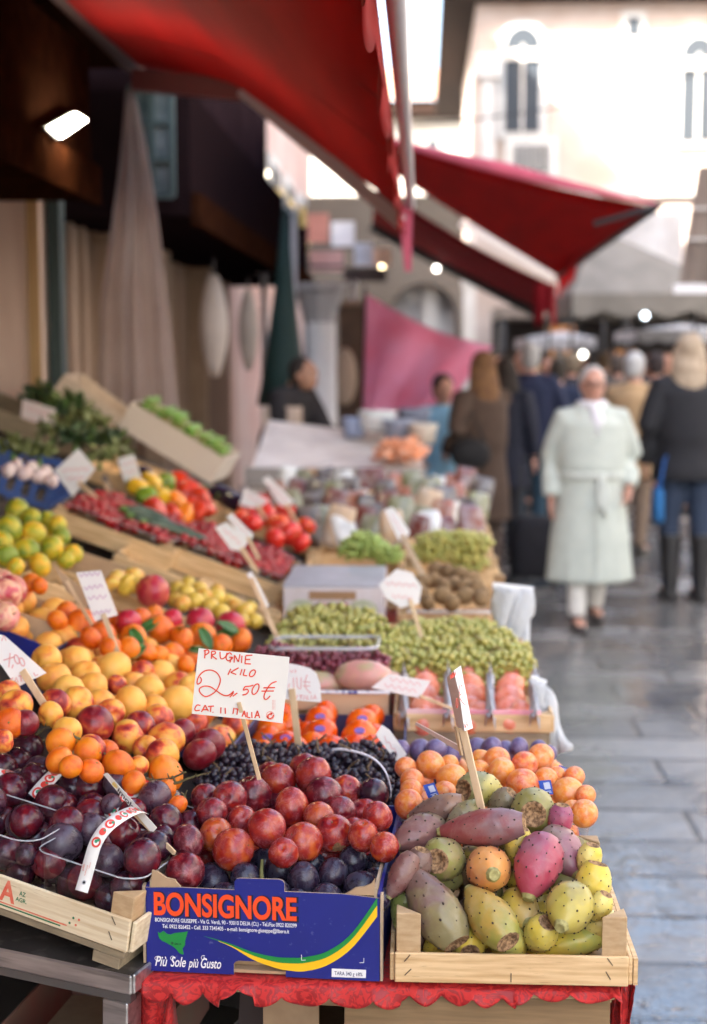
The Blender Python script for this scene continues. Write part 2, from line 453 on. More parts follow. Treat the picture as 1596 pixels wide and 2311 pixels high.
a0, a1, a2 = P(300, 180, 6.5), P(548, 205, 6.5), P(908, 505, 6.6)
MB().bar(a0, a1, .06, .09).build('arm', M('arm_maroon', (.16, .03, .03), .5), aw)
m = MB(); m.bar(a1 + Vector((0, -.05, 0)), a2 + Vector((0, -.05, 0)), .035, .06); m.build('arm', M('arm_grey', (.40, .32, .34), .5, metal=.3), aw)
b0 = Vector((-1.3, 1.6, 2.9)); b1 = Vector((-.7, 1.9, 2.62)); b2 = Vector((-.1, 1.6, 2.27))
m = MB(); m.bar(b0, b1, .05, .06); m.bar(b1, b2, .04, .05); m.build('arm', bpy.data.materials['arm_grey'], aw)

def patch(c, nu, nv, sag=0, wave=0):
    r = []
    for i in range(nu + 1):
        s = i / nu; row = []
        for j in range(nv + 1):
            t = j / nv
            q = c[0].lerp(c[1], t).lerp(c[3].lerp(c[2], t), s)
            q = q + Vector((0, 0, -sag * math.sin(math.pi * t) * (1 - .4 * s))) + Vector((0, wave * math.sin(t * 19 + s * 3) * s, wave * .3 * math.sin(t * 13)))
            row.append(q)
        r.append(row)
    return r
aw2 = thing('market_awning', 'second red awning stretching out over the street with a pointed corner pole', 'awning', (0, 10, 2.6), 'red awnings over the stalls')
c2 = [P(720, 262, 8.1), P(1478, 468, 8.3), P(1258, 622, 14), P(700, 262, 13.2)]
MB().sheet(patch(c2, 10, 14, .05), .004).build('fabric', red_cloth, aw2, smooth=True)
e0, e1 = P(860, 306, 8.05), P(1480, 462, 8.25)
rows = [[e0.lerp(e1, t) + Vector((0, -.01, -.05 * math.sin(math.pi * (.15 + .85 * t)) + h * (1 - .75 * abs(2 * t - .9)))) for t in [i / 16 for i in range(17)]] for h in (0, .075)]
MB().sheet(rows, .004).build('lit_edge', pink_edge, aw2, smooth=True)  # pink colour paints the light catching the near awning edge
MB().tube([P(1340, 505, 8.35), P(1494, 463, 8.25)], .018, 8).build('corner_pole', dark_metal, aw2)
MB().tube([P(1480, 470, 8.35), P(1258, 628, 14.1)], .02, 8).build('front_rail', dark_metal, aw2)
rows = [[P(1300 - 40 * t, 575 + 55 * t, 12 + 2 * t) + Vector((0, 0, -h * (.6 + .4 * abs(math.sin(9 * t))))) for t in [i / 10 for i in range(11)]] for h in (0, .1, .2)]
MB().sheet(rows, .004).build('valance', cloth('valance_bright', (.8, .06, .08), .5), aw2)
aw3 = thing('market_awning', 'darker maroon awning hanging lower behind the pointed red awning', 'awning', (0, 16, 2.4), 'red awnings over the stalls')
c3 = [P(850, 418, 13.5), P(1243, 640, 15.4), P(1222, 700, 19), P(840, 500, 19)]
MB().sheet(patch(c3, 6, 10, .05), .006).build('fabric', maroon_cloth, aw3, smooth=True)
MB().bar(P(840, 505, 19), P(1222, 706, 19), .12, .2).build('front_rail', dark_metal, aw3)
MB().bar(P(1040, 503, 14.6), P(1250, 622, 14.6), .07, .07).build('arm', M('gap_light', (.8, .72, .66), .5), aw3)  # pale bar stands in for light through the gap between awnings
rows = [[P(1205 + 50 * t, 640 + 0 * t, 15) + Vector((0, .05 * math.sin(14 * t), -h * (.8 + .2 * math.sin(8 * t)))) for t in [i / 10 for i in range(11)]] for h in (0, .22, .46)]
MB().sheet(rows, .006).build('valance', maroon_cloth, aw3)

# ------------------------------------------------------------ shop front parts behind the stall
hood = thing('shop_hood', 'dark varnished wooden shop hood above the stall with a lit lamp on it', 'hood', (-1.8, 4.5, 2.3))
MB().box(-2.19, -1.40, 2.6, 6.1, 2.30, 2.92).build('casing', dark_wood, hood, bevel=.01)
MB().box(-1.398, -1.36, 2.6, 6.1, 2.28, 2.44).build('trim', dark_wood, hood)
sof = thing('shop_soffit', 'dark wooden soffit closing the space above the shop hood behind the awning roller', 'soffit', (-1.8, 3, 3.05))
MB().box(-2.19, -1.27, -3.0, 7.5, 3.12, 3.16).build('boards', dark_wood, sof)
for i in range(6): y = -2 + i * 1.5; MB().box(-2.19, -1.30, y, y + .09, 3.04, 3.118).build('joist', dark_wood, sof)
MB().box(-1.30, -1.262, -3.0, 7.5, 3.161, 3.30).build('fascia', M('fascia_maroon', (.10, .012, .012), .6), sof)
hood2 = thing('shop_hood', 'dark brown shop hood further along, above the brown shutters', 'hood', (-1.7, 11, 2.4))
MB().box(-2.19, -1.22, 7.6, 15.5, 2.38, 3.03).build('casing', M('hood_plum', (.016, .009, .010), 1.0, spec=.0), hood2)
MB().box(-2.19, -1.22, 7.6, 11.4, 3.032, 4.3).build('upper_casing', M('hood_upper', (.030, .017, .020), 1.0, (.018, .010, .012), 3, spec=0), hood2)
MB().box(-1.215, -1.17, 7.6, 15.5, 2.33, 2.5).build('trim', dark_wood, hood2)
lamp = thing('flood_lamp', 'lit rectangular flood lamp glowing white on the dark wooden hood', 'lamp', (-1.3, 5.4, 2.5))
cs = [PX(117, 287, -1.325), PX(141, 310, -1.325), PX(197, 271, -1.325), PX(173, 256, -1.325)]
t = NT('lamp_glass'); t.p(Base_Color=(1, .95, .8), Emission_Color=(1, .93, .72), Emission_Strength=9.0)
m = MB(); m.add(cs + [q + Vector((-.012, 0, 0)) for q in cs], [(0, 1, 2, 3), (4, 7, 6, 5), (0, 4, 5, 1), (1, 5, 6, 2), (2, 6, 7, 3), (3, 7, 4, 0)]); m.build('lens', t.m, lamp, fix=True)
cc = sum(cs, Vector()) / 4; cs2 = [cc + (q - cc) * 1.12 for q in cs]
m = MB(); m.add([q + Vector((-.014, 0, 0)) for q in cs2] + [q + Vector((-.035, 0, 0)) for q in cs2], [(0, 1, 2, 3), (4, 7, 6, 5), (0, 4, 5, 1), (1, 5, 6, 2), (2, 6, 7, 3), (3, 7, 4, 0)]); m.build('casing', dark_metal, lamp, fix=True)
ld = bpy.data.lights.new('lamp_light', 'AREA'); ld.energy = 1.0; ld.color = (1, .75, .4); ld.size = .14
lo = bpy.data.objects.new('lamp_light', ld); col.objects.link(lo); lo.parent = lamp; lo.matrix_parent_inverse = _inv[lamp.name]
lo.matrix_basis = Matrix.Translation(cc + Vector((.02, 0, 0))) @ Vector((.35, -.1, -1)).to_track_quat('-Z', 'Y').to_matrix().to_4x4()
cp = thing('wooden_pilaster', 'pale pinkish wooden door pilaster at the corner of the shop front', 'pilaster', (-1.8, 6.3, 0))
xa, xb = P(-30, 0, 6.4).x, P(74, 0, 6.4).x
MB().box(xa, xb, 6.4, 6.7, 0, P(0, 372, 6.4).z).build('shaft', M('wood_pink', (.86, .68, .56), .5, (.74, .55, .44), 3, stretch=(6, 6, .6)), cp)
MB().box(xb - .05, xb + .004, 6.385, 6.398, .9, P(0, 385, 6.4).z).build('moulding', M('wood_gold', (.55, .36, .16), .45), cp)
MB().box(xb + .01, xb + .07, 6.5, 6.6, 0, 2.6).build('gap_trim', M('teal_dark', (.03, .06, .06), .5), cp)

def shutter(y0, y1, z1, mat, label, n, x=-1.98):
    t = thing('wooden_shutter', label, 'shutter', (x, y0, 0), 'wooden shutters of the shop row')
    MB().box(x - .05, x, y0, y1, 0, z1).build('panel', mat, t)
    m = MB()
    for i in range(n + 1):
        y = y0 + (y1 - y0 - .06) * i / n; m.box(x + .003, x + .035, y, y + .06, .1, z1)
    m.build('frame', mat, t)
shutter(6.75, 7.6, 2.6, shutter_beige, 'beige wooden shutter beside the pale pilaster, left of the hanging plastic sheet', 3)
shutter(7.65, 8.6, 2.5, shutter_beige, 'beige shutter partly behind the hanging plastic sheet', 3)
shutter(8.65, 10.0, 2.4, shutter_brown, 'dark brown shutter just past the hanging plastic sheet', 3)
shutter(10.05, 12.0, 2.4, shutter_beige, 'beige brown shutter behind the hanging white bags', 4)
shutter(12.05, 14.5, 2.4, shutter_brown, 'brown shutter nearest to the stooping vendor', 4)
for yy, lab in ((8.62, 'tall tan post between the plastic sheet and the brown shutters'), (10.02, 'tan post behind the first hanging white bag'), (12.02, 'tan post standing by the dark green furled umbrella')):
    t = thing('shop_post', lab, 'post', (-1.9, yy, 0), 'posts along the shop front')
    MB().box(-1.94, -1.8, yy - .07, yy + .07, 0, 2.3).build('shaft', M('post_tan', (.40, .28, .19), .6, (.30, .2, .13), 4), t)
    MB().box(-1.96, -1.77, yy - .1, yy + .1, 2.301, 2.37).build('capital', bpy.data.materials['post_tan'], t)
wn = thing('hanging_window', 'teal framed glazed panel showing above the hanging plastic sheet', 'window', (-1.4, 7.4, 2.2))
a, b = P(300, 445, 7.4), P(388, 195, 7.4)
MB().box(a.x, b.x, 7.4, 7.43, a.z, b.z).build('pane', M('teal_glass', (.05, .085, .09), .4, (.22, .25, .26), 5), wn)
m = MB()
for q in (a.x, (a.x + b.x) / 2, b.x): m.box(q - .015, q + .015, 7.37, 7.398, a.z, b.z)
for i in range(4): zz = a.z + (b.z - a.z) * i / 3; m.box(a.x, b.x, 7.365, 7.396, zz - .012, zz + .012)
m.build('frame', M('teal_frame', (.05, .08, .08), .6), wn)

# translucent sheet, bags, umbrella, column, pink cloth
sheetm = cloth('plastic_sheet', (.66, .56, .53), .45, .3, c2=(.52, .42, .40), alpha=.54)
rows = []
for i in range(24):
    s = i / 23; v = 205 + 790 * s
    ul = 283 - 62 * min(1, s * 1.7) ** 1.2; ur = 300 + 118 * s ** .8
    row = []
    for j in range(33):
        t_ = j / 32; q = P(ul + (ur - ul) * t_, v, 6.45)
        row.append(q + Vector((0, .06 * math.sin(t_ * 15 + s * 3 + 1.5 * math.sin(t_ * 4)) * (.3 + s) + .02 * math.sin(t_ * 37 + s * 5), 0)))
    rows.append(row)
o = MB().sheet(rows, .0015).build('plastic_curtain', sheetm, None, smooth=True)
tag(o, 'translucent pinkish plastic curtain hanging in folds from the hood beside the shutters', 'curtain')
def hanging_bag(u, v0, v1, w, Y, label, mat):
    t = thing('hanging_bag', label, 'bag', P(u, v1, Y), 'plastic bags hung along the shop front')
    zt, zb = P(u, v0, Y).z, P(u, v1, Y).z; x = P(u, v0, Y).x; wd = w * Y / FP / 2
    r = []
    for i in range(9):
        s = i / 8; r.append((zt + (zb - zt) * s, x, Y, max(.012, wd * math.sin(math.pi * (.06 + .88 * s)) ** .7), max(.01, wd * .55 * math.sin(math.pi * (.06 + .88 * s)))))
    MB().loft(r, 18).build('bag', mat, t, smooth=True)
    MB().tube([(x, Y, zt - .02), (x, Y + .02, zt + .1)], .006, 6).build('hook', dark_metal, t)
bagm = cloth('bag_film', (.75, .66, .58), .4, .3)
hanging_bag(482, 620, 850, 64, 9.0, 'cream plastic bag hung from the shop front, nearer of the two by the brown shutters', bagm)
hanging_bag(560, 655, 835, 46, 10.5, 'white plastic bag hung above the stooping vendor, farther of the two by the shutters', bagm)
um = thing('furled_umbrella', 'dark green furled market umbrella standing behind the stooping vendor', 'umbrella', (P(640, 800, 11.5).x, 11.5, 0))
ux = P(640, 800, 11.5).x; z0_, z1_ = P(640, 830, 11.5).z, P(640, 470, 11.5).z
MB().loft([(z0_ - .3, ux - .02, 11.5, .20, .2), (z0_, ux, 11.5, .16, .16), ((z0_ + z1_) / 2, ux + .01, 11.5, .08, .08), (z1_, ux + .02, 11.5, .02, .02)], 16).build('canopy', M('green_dark', (.008, .035, .032), .7), um, smooth=True)
MB().tube([(ux, 11.5, 0), (ux + .02, 11.5, z1_ + .1)], .02, 8).build('pole', grey_metal, um)
cl = thing('stone_column', 'white stone column with a carved capital behind the vendor counter', 'column', (P(722, 900, 12.5).x, 12.5, 0))
cxx = P(722, 900, 12.5).x; zc = P(722, 728, 12.5).z; zc2 = P(722, 640, 12.5).z
MB().loft([(0, cxx, 12.5, .2, .2), (.15, cxx, 12.5, .2, .2), (.2, cxx, 12.5, .165, .165), (zc, cxx, 12.5, .14, .14)], 24).build('shaft', M('column_white', (.84, .85, .86), .6, (.74, .76, .80), 3), cl, smooth=True)
MB().loft([(zc + .002, cxx, 12.5, .145, .145), (zc + .06, cxx, 12.5, .15, .15), (zc2 - .08, cxx, 12.5, .21, .21), (zc2 - .06, cxx, 12.5, .24, .24), (zc2, cxx, 12.5, .24, .24)], 8).build('capital', M('column_grey', (.42, .42, .44), .7), cl)
cab = thing('shade_block', 'shop interior shade as a dark brown cabinet between the white column and the pink cloth', 'block', (P(790, 900, 12.9).x, 12.9, 0))  # dark brown body stands in for the shade inside the shop
qa, qb = P(764, 930, 12.9), P(822, 690, 12.9)
MB().box(qa.x, qb.x, 12.9, 13.4, 0, qb.z).build('body', M('shade_brown', (.07, .035, .02), .6, (.13, .07, .04), 5), cab)
MB().box(qa.x - .03, qb.x + .03, 12.86, 13.44, qb.z + .002, qb.z + .05).build('top', M('shade_block_top', (.30, .2, .15), .6), cab)
MB().ell((P(778, 850, 12.8).x, 12.82, P(778, 850, 12.8).z), (.11, .06, .26), 14, 10).build('sack', M('sack_cream', (.45, .34, .26), .8), cab, smooth=True)
pc = [P(826, 662, 11), P(1112, 782, 11), P(985, 945, 10.8), P(818, 935, 10.9)]
rows = []
base = patch(pc, 16, 24)
for i, r in enumerate(base):
    rows.append([q + Vector((.03 * math.sin(j * .9) * (i / 16), -.10 * math.sin(math.pi * j / 24) * math.sin(math.pi * min(1, i / 13)) + .045 * math.sin(j * .55 + i * .16), -.06 * math.sin(math.pi * j / 24) * (1 - i / 16))) for j, q in enumerate(r)])
o = MB().sheet(rows, .004).build('pink_cloth', cloth('pink_fabric', (.97, .50, .72), .5, c2=(.94, .32, .48)), None, smooth=True)
tag(o, 'big pink cloth slung between posts beneath the arched gateway', 'cloth')
for (uu, vv, YY, lab) in ((1112, 780, 11.05, 'thin pole holding the lower corner of the pink cloth'), (824, 655, 11.1, 'thin pole holding the upper corner of the pink cloth')):
    q = P(uu, vv, YY); o = MB().tube([(q.x, YY, 0), (q.x, YY, q.z + .03)], .014, 8).build('cloth_pole', dark_metal); tag(o, lab, 'pole')

# ------------------------------------------------------------ market tents, far stalls, lamps, wires
def tent(label, u0, u1, v_e, v_b, apex, Y, depth, mat, posts=True):
    a, b = P(u0, v_e, Y), P(u1, v_e, Y); zb = P(u0, v_b, Y).z
    t = thing('market_tent', label, 'market tent', ((a.x + b.x) / 2, Y, 0), 'canopies of the far market stalls')
    ap = P(apex[0], apex[1], Y + depth / 2)
    m = MB(); cs = [Vector((a.x, Y, a.z)), Vector((b.x, Y, a.z)), Vector((b.x, Y + depth, a.z)), Vector((a.x, Y + depth, a.z))]
    m.add(cs + [ap], [(0, 1, 4), (1, 2, 4), (2, 3, 4), (3, 0, 4)]); m.build('canopy', mat, t)
    m = MB()
    for p, q in ((cs[0], cs[1]), (cs[1], cs[2]), (cs[2], cs[3]), (cs[3], cs[0])):
        n = 16; m.sheet([[p.lerp(q, i / n) + Vector((0, 0, -h * (a.z - zb) * (.85 + .15 * math.sin(i * 1.57)))) for i in range(n + 1)] for h in (0, 1)], .004)
    m.build('valance', mat, t)
    if posts:
        for q in cs: MB().tube([(q.x, q.y + .05 * (1 if q.y == Y else -1), 0), (q.x, q.y + .05 * (1 if q.y == Y else -1), a.z)], .022, 8).build('leg', dark_metal, t)
beige_t = cloth('canopy_beige', (.27, .25, .22), .2); white_t = cloth('canopy_white', (.62, .62, .64), .3); brown_t = cloth('canopy_brown', (.26, .21, .18), .2)
tent('beige pyramid market tent with a wide straight valance, over the crowd', 1292, 1680, 662, 718, (1345, 515), 17, 3.0, beige_t)
tent('white market tent behind the white haired woman, lower than the beige tent', 1188, 1345, 762, 792, (1270, 748), 21, 2.5, white_t)
tent('white market tent above the blonde woman, at the street edge', 1442, 1640, 744, 772, (1540, 732), 20, 2.5, white_t)
ws = thing('white_canvas', 'big pale blue white canvas sheet hung behind the pointed red awning', 'canvas', (3.4, 24, 2.5))
q0, q1 = P(1365, 642, 24), P(1540, 480, 24)
MB().sheet([[(q0.x + (q1.x - q0.x) * j / 10, 24 + .06 * math.sin(j), q0.z + (q1.z - q0.z) * i / 4) for j in range(11)] for i in range(5)], .006).build('sheet', white_t, ws)
m = MB()
for q in (q0.x, q1.x): m.tube([(q, 24.1, 0), (q, 24.1, q1.z)], .03, 8)
m.build('frame', dark_metal, ws)
br_ = thing('stall_awning', 'brown grey drop awning of the stall on the sunny edge of the street', 'awning', (2.5, 11.5, 2.2))
bq = [P(1576, 376, 11.5), P(1760, 376, 11.5), P(1740, 640, 11.5), P(1533, 640, 11.5)]
MB().sheet(patch(bq, 8, 8, 0, .02), .006).build('sheet', brown_t, br_)
m = MB()
for f_ in (.36, .62): m.bar(bq[0].lerp(bq[3], f_) + Vector((0, -.03, 0)), bq[1].lerp(bq[2], f_) + Vector((0, -.03, 0)), .02, .02)
m.build('batten', M('batten', (.5, .48, .46), .5), br_)
MB().bar(P(1520, 652, 11.5), P(1760, 652, 11.5), .06, .07).build('front_rail', M('rail_pale', (.75, .75, .78), .5), br_)
MB().tube([(bq[1].x, 11.55, 0), (bq[1].x, 11.55, bq[0].z)], .03, 8).build('pole', dark_metal, br_)
mh = thing('market_hall', 'dark open market hall with warm orange goods glowing behind the crowd', 'market hall', (3.2, 27, 0))
a, b = P(1120, 720, 27), P(1700, 720, 27)
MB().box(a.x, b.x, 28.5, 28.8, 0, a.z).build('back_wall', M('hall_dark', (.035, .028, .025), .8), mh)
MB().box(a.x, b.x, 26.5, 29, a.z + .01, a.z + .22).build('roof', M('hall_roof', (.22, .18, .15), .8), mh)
for i in range(5):
    x = a.x + .1 + (b.x - a.x - .2) * i / 4; MB().box(x - .07, x + .07, 26.6, 26.75, 0, a.z).build('post', dark_metal, mh)
for (u, wd, v0, v1, c, lab) in ((1268, .55, 812, 735, (.55, .22, .05), 'orange display panel behind the white tents'), (1410, .5, 840, 790, (.5, .2, .04), 'orange goods rack between the white haired woman and the tan coat'),
                           (1510, .7, 850, 800, (.6, .22, .05), 'orange goods rack above the tan coated man'), (1185, .35, 860, 815, (.4, .03, .03), 'red goods rack over the navy jacket')):
    q = P(u, v1, 25.5); t = thing('goods_rack', lab, 'rack', (q.x, 25.5, 0), 'racks of goods in the market hall')
    m = MB(); m.box(q.x - wd / 2, q.x + wd / 2, 25.5, 25.7, P(u, v0, 25.5).z, q.z); m.build('goods', M('goods%d' % u, c, .6, tuple(x * .4 for x in c), 6), t)
    m = MB(); m.box(q.x - wd / 2, q.x - wd / 2 + .04, 25.45, 25.495, 0, q.z); m.box(q.x + wd / 2 - .04, q.x + wd / 2, 25.45, 25.495, 0, q.z); m.build('frame', dark_metal, t)
for (u, v, r, c, lab) in ((1316, 800, .034, (1, .97, .85), 'biggest round white lamp glowing above the white haired woman'), (1366, 806, .036, (1, .85, .6), 'warm round lamp to the right of the big white lamp'),
                          (1221, 833, .028, (1, .72, .4), 'small amber lamp over the navy jacket'), (1456, 712, .034, (.75, .88, 1), 'cold blue white lamp at the edge of the beige tent'), (602, 392, .03, (1, .85, .6), 'upper of two warm lamps at the end of the dark shop hood'), (607, 434, .035, (1, .82, .55), 'lower of two warm lamps at the end of the dark shop hood'),
                          (862, 604, .03, (1, .75, .42), 'amber lamp under the maroon awning beside the gateway'), (985, 606, .03, (1, .9, .8), 'pale lamp above the bright arch')):
    q = P(u, v, 18.5); t = thing('hanging_lamp', lab, 'lamp', q, 'bulbs lit among the far stalls')
    e = NT('bulb%d' % u); e.p(Base_Color=c, Emission_Color=c, Emission_Strength=(2.5 if r < .04 else 3.5))
    MB().ell(q, r, 14, 10).build('bulb', e.m, t, smooth=True)
    MB().tube([q + Vector((0, 0, r * .9)), q + Vector((0, 0, .5))], .006, 6).build('cable', dark_metal, t)
for (a, b, lab) in (((880, 285, 20), (1700, 128, 20), 'thin black cable crossing the street in front of the palace windows'), ((1300, 455, 20), (1700, 405, 20), 'second faint cable lower down across the palace wall')):
    pa, pb = P(*a), P(*b); o = MB().tube([pa.lerp(pb, i / 12) - Vector((0, 0, .18 * math.sin(math.pi * i / 12))) for i in range(13)], .014, 6).build('overhead_cable', dark_metal); tag(o, lab, 'cable')

for (u0, u1, v0, v1, Y, c, lab) in ((636, 690, 466, 512, 14.5, (.62, .44, .14), 'small yellow shop sign past the end of the dark hood'), (694, 742, 482, 548, 16, (.55, .22, .16), 'salmon red shop sign next to the yellow one'), (748, 800, 500, 556, 17, (.75, .74, .74), 'white shop sign under the grey awning arm'),
                                    (700, 775, 566, 612, 16.5, (.60, .34, .30), 'pink shop sign over the stone column'), (800, 842, 548, 600, 18, (.50, .56, .66), 'pale blue shop sign left of the end flap'), (776, 872, 604, 636, 15.5, (.035, .02, .018), 'dark brown sign board over the pink cloth'), (842, 884, 560, 600, 19, (.70, .55, .5), 'cream shop sign beside the end flap of the near awning')):
    a, b = P(u0, v1, Y), P(u1, v0, Y); t = thing('shop_sign', lab, 'sign', ((a.x + b.x) / 2, Y, a.z), 'shop signs along the row')
    MB().box(a.x, b.x, Y, Y + .04, a.z, b.z).build('board', M('sign_%d' % u0, c, .6, tuple(min(1, x * 1.3 + .02) for x in c), 3), t)
    MB().bar((a.x, Y + .06, b.z + .02), (-2.2, Y + .06, b.z + .02), .03, .03).build('bracket', dark_metal, t)
for (u, Y, wd, v, lab) in ((663, 12.2, .05, 480, 'pale grey post between the green umbrella and the white column'), (596, 13, .06, 620, 'thin white post behind the stooping vendor'), (795, 13.6, .05, 640, 'slim pale post right of the white column')):
    q = P(u, v, Y); t = thing('shop_post', lab, 'post', (q.x, Y, 0), 'posts along the shop front')
    MB().tube([(q.x, Y, 0), (q.x, Y, q.z)], wd / 2, 10).build('shaft', M('post_pale', (.60, .62, .66), .5), t, smooth=True); MB().box(q.x - wd, q.x + wd, Y - wd, Y + wd, q.z + .001, q.z + .03).build('capital', bpy.data.materials['post_pale'], t)

# ============================================================ THE STALL: tables, crates, boxes
pale_wood = M('crate_wood', (.76, .53, .28), .62, (.56, .34, .15), 9, lo=.38, hi=.66, stretch=(1.0, 7, 16), c3=(.36, .19, .08), scale3=26, lo3=.64, hi3=.74, bump=.35, bscale=60)
white_wood = M('crate_wood_pale', (.78, .66, .45), .62, (.62, .47, .28), 9, lo=.4, hi=.7, stretch=(1.0, 7, 16), c3=(.45, .30, .16), scale3=24, lo3=.66, hi3=.78, bump=.3, bscale=60)
grey_wood = M('weathered_wood', (.34, .27, .17), .75, (.22, .17, .11), 12, stretch=(1.2, 9, 9), bump=.4, bscale=50)
end_wood = M('end_grain_wood', (.52, .36, .20), .8, (.42, .27, .13), 50, stretch=(1, 1, 3), bump=.3, bscale=90)
kraft = M('kraft_board', (.46, .31, .18), .8, (.40, .26, .15), 30)
kraft_pale = M('kraft_board_pale', (.60, .50, .40), .8, (.50, .41, .33), 60)
staple_m = M('staple_wire', (.10, .07, .05), .5, metal=.6)
pink_print = M('pink_print', (.80, .24, .30), .6, (.78, .52, .50), 9)
paper_white = M('paper_white', (.82, .81, .78), .6)

def frame(loc, yaw=0, tilt=0, pitch=0):
    return Matrix.Translation(Vector(loc)) @ Matrix.Rotation(R(yaw), 4, 'Z') @ Matrix.Rotation(R(tilt), 4, 'Y') @ Matrix.Rotation(R(pitch), 4, 'X')

def crate(label, fr, w, d, hp, hpost, wood=pale_wood, lip=None, group='wooden fruit crates', base_gap=0, end=None, staples=True):
    """Open softwood crate; local x along the front, y to the back, z up; front plank height hp, corner posts hpost."""
    t = thing('fruit_crate', label, 'crate', mat=fr, world=False, group=group)
    th = .006; g = .012 if base_gap == 0 else base_gap
    for i in range(4):
        y = d * (.02 + .30 * i); MB().box(0, w, y, y + d * .12, 0, .005).build('base_slat', wood, t)
    for x in (.004, w / 2 - .02, w - .044): MB().box(x, x + .04, .012, d - .012, .0055, g).build('runner', wood, t)
    m = MB(); m.box(-.001, w + .001, -th, 0, g * .4, g + hp); m.build('front_plank', wood, t, bevel=.0012)
    if lip: MB().box(.02, w - .02, -th + .0003, -.0003, g + hp + .0003, g + hp + .009).build('printed_edge', lip, t)
    MB().box(0, w, d, d + th, g * .4, g + hp).build('back_plank', wood, t, bevel=.0012)
    for x in (-th - .0015, w + .0015): MB().box(x, x + th, 0, d, g * .4, g + hp * .92).build('side_plank', wood, t, bevel=.0012)
    if end: MB().box(w + .0085, w + .0145, 0, d, g * .4, g + end).build('outer_side_plank', wood, t)
    s = .034
    for (px, py, sx, sy) in ((.001, .001, 1, 1), (w - .001, .001, -1, 1), (.001, d - .001, 1, -1), (w - .001, d - .001, -1, -1)):
        tri = [Vector((px, py, 0)), Vector((px + sx * s, py, 0)), Vector((px, py + sy * s, 0))]
        m = MB(); vs = [q + Vector((0, 0, g)) for q in tri] + [q + Vector((0, 0, hpost)) for q in tri]
        m.add(vs, [(0, 2, 1), (3, 4, 5), (0, 1, 4, 3), (1, 2, 5, 4), (2, 0, 3, 5)]); m.build('corner_post', end_wood if wood is not grey_wood else grey_wood, t, fix=True, bevel=.0012)
    if staples:
        m = MB()
        for (sx, sz, a) in ((.016, .80, .9), (.017, .22, .8), (w - .024, .82, 2.2), (w - .026, .25, 2.1), (w * .5, .08, 1.55)):
            c = Vector((sx, -th - .0006, g + hp * sz)); dv = Vector((math.cos(a), 0, math.sin(a))) * .0062
            m.tube([c - dv, c + dv], .0007, 5)
        m.build('staple', staple_m, t)
    return t

def carton(label, fr, w, d, h, outer, lip=None, slot=False, th=.0045, group='cardboard fruit boxes', inner=None, back_h=None, name='fruit_box'):
    t = thing(name, label, 'box', mat=fr, world=False, group=group)
    inner = inner or kraft
    if slot:
        x0, x1, z0, z1 = w * .28, w * .66, h * .52, h * .74
        m = MB(); m.prism([(0, 0), (w, 0), (w, z0), (0, z0)], th); m.prism([(0, z1), (w, z1), (w, h), (0, h)], th)
        m.prism([(0, z0), (x0, z0), (x0, z1), (0, z1)], th); m.prism([(x1, z0), (w, z0), (w, z1), (x1, z1)], th)
        m.build('front_panel', outer, t)
    else: MB().box(0, w, 0, th, 0, h).build('front_panel', outer, t)
    MB().box(0, w, d - th, d, 0, back_h or h).build('back_panel', outer, t)
    for x in (0, w - th): MB().box(x, x + th, th + .0005, d - th - .0005, 0, h).build('side_panel', outer, t)
    MB().box(th + .0005, w - th - .0005, th + .0005, d - th - .0005, .001, .005).build('base_panel', inner, t)
    if lip: MB().box(-.004, w + .004, -.006, .012, h + .001, h + .004).build('printed_lip', lip, t)
    return t

TZ = .80
# red cloth covered front table
ply = M('plywood', (.30, .19, .09), .6, (.18, .11, .05), 6, stretch=(1, 8, 14), bump=.2, bscale=40)
ply_edge = M('plywood_edge', (.62, .44, .24), .7, (.30, .19, .09), 30, stretch=(.3, .3, 22))
ft = thing('display_table', 'front trestle table with a bare plywood edge under the red scalloped cloth', 'table', (-.05, 2.4, 0))
MB().box(-.372, .268, 1.862, 4.9, TZ - .022, TZ - .0135).build('tabletop', ply_edge, ft, bevel=.001)
MB().box(-.10, .262, 1.864, 1.884, TZ - .075, TZ - .0225).build('apron', ply, ft)
MB().box(.06, .265, 1.872, 1.892, TZ - .030, TZ - .0228).build('batten', ply_edge, ft)
for (x, y) in ((-.30, 2.2), (.22, 2.0), (-.30, 4.5), (.22, 4.5)): MB().bar((x, y, 0), (x + (.05 if y < 3 and x < 0 else 0), y, TZ - .023), .05, .05).build('leg', M('leg_dark', (.06, .035, .03), .6), ft)
def damask():
    t = NT('red_damask'); co = t.coord(False)
    n = t.n('TexNoise', {'Vector': co, 'Scale': 48.0, 'Detail': 1.0, 'Distortion': 3.5}).outputs[0]
    f = t.ramp(n, [(.47, 0), (.53, 1)])
    c = t.mix(f, (.36, .006, .008), (.60, .025, .022))
    t.p(Base_Color=c, Roughness=t.ramp(n, [(.45, .45), (.55, .75)]), Sheen_Weight=.1)
    t.bump(t.noise(co, 260, 2), .3, .001)
    tr = t.n('BsdfTranslucent', {'Color': c}); mx = t.n('MixShader', {0: .15, 1: t.b.outputs[0], 2: tr.outputs[0]})
    t.set(t.o.inputs[0], mx.outputs[0]); return t.m
NX = 240; rows = [[] for _ in range(12)]
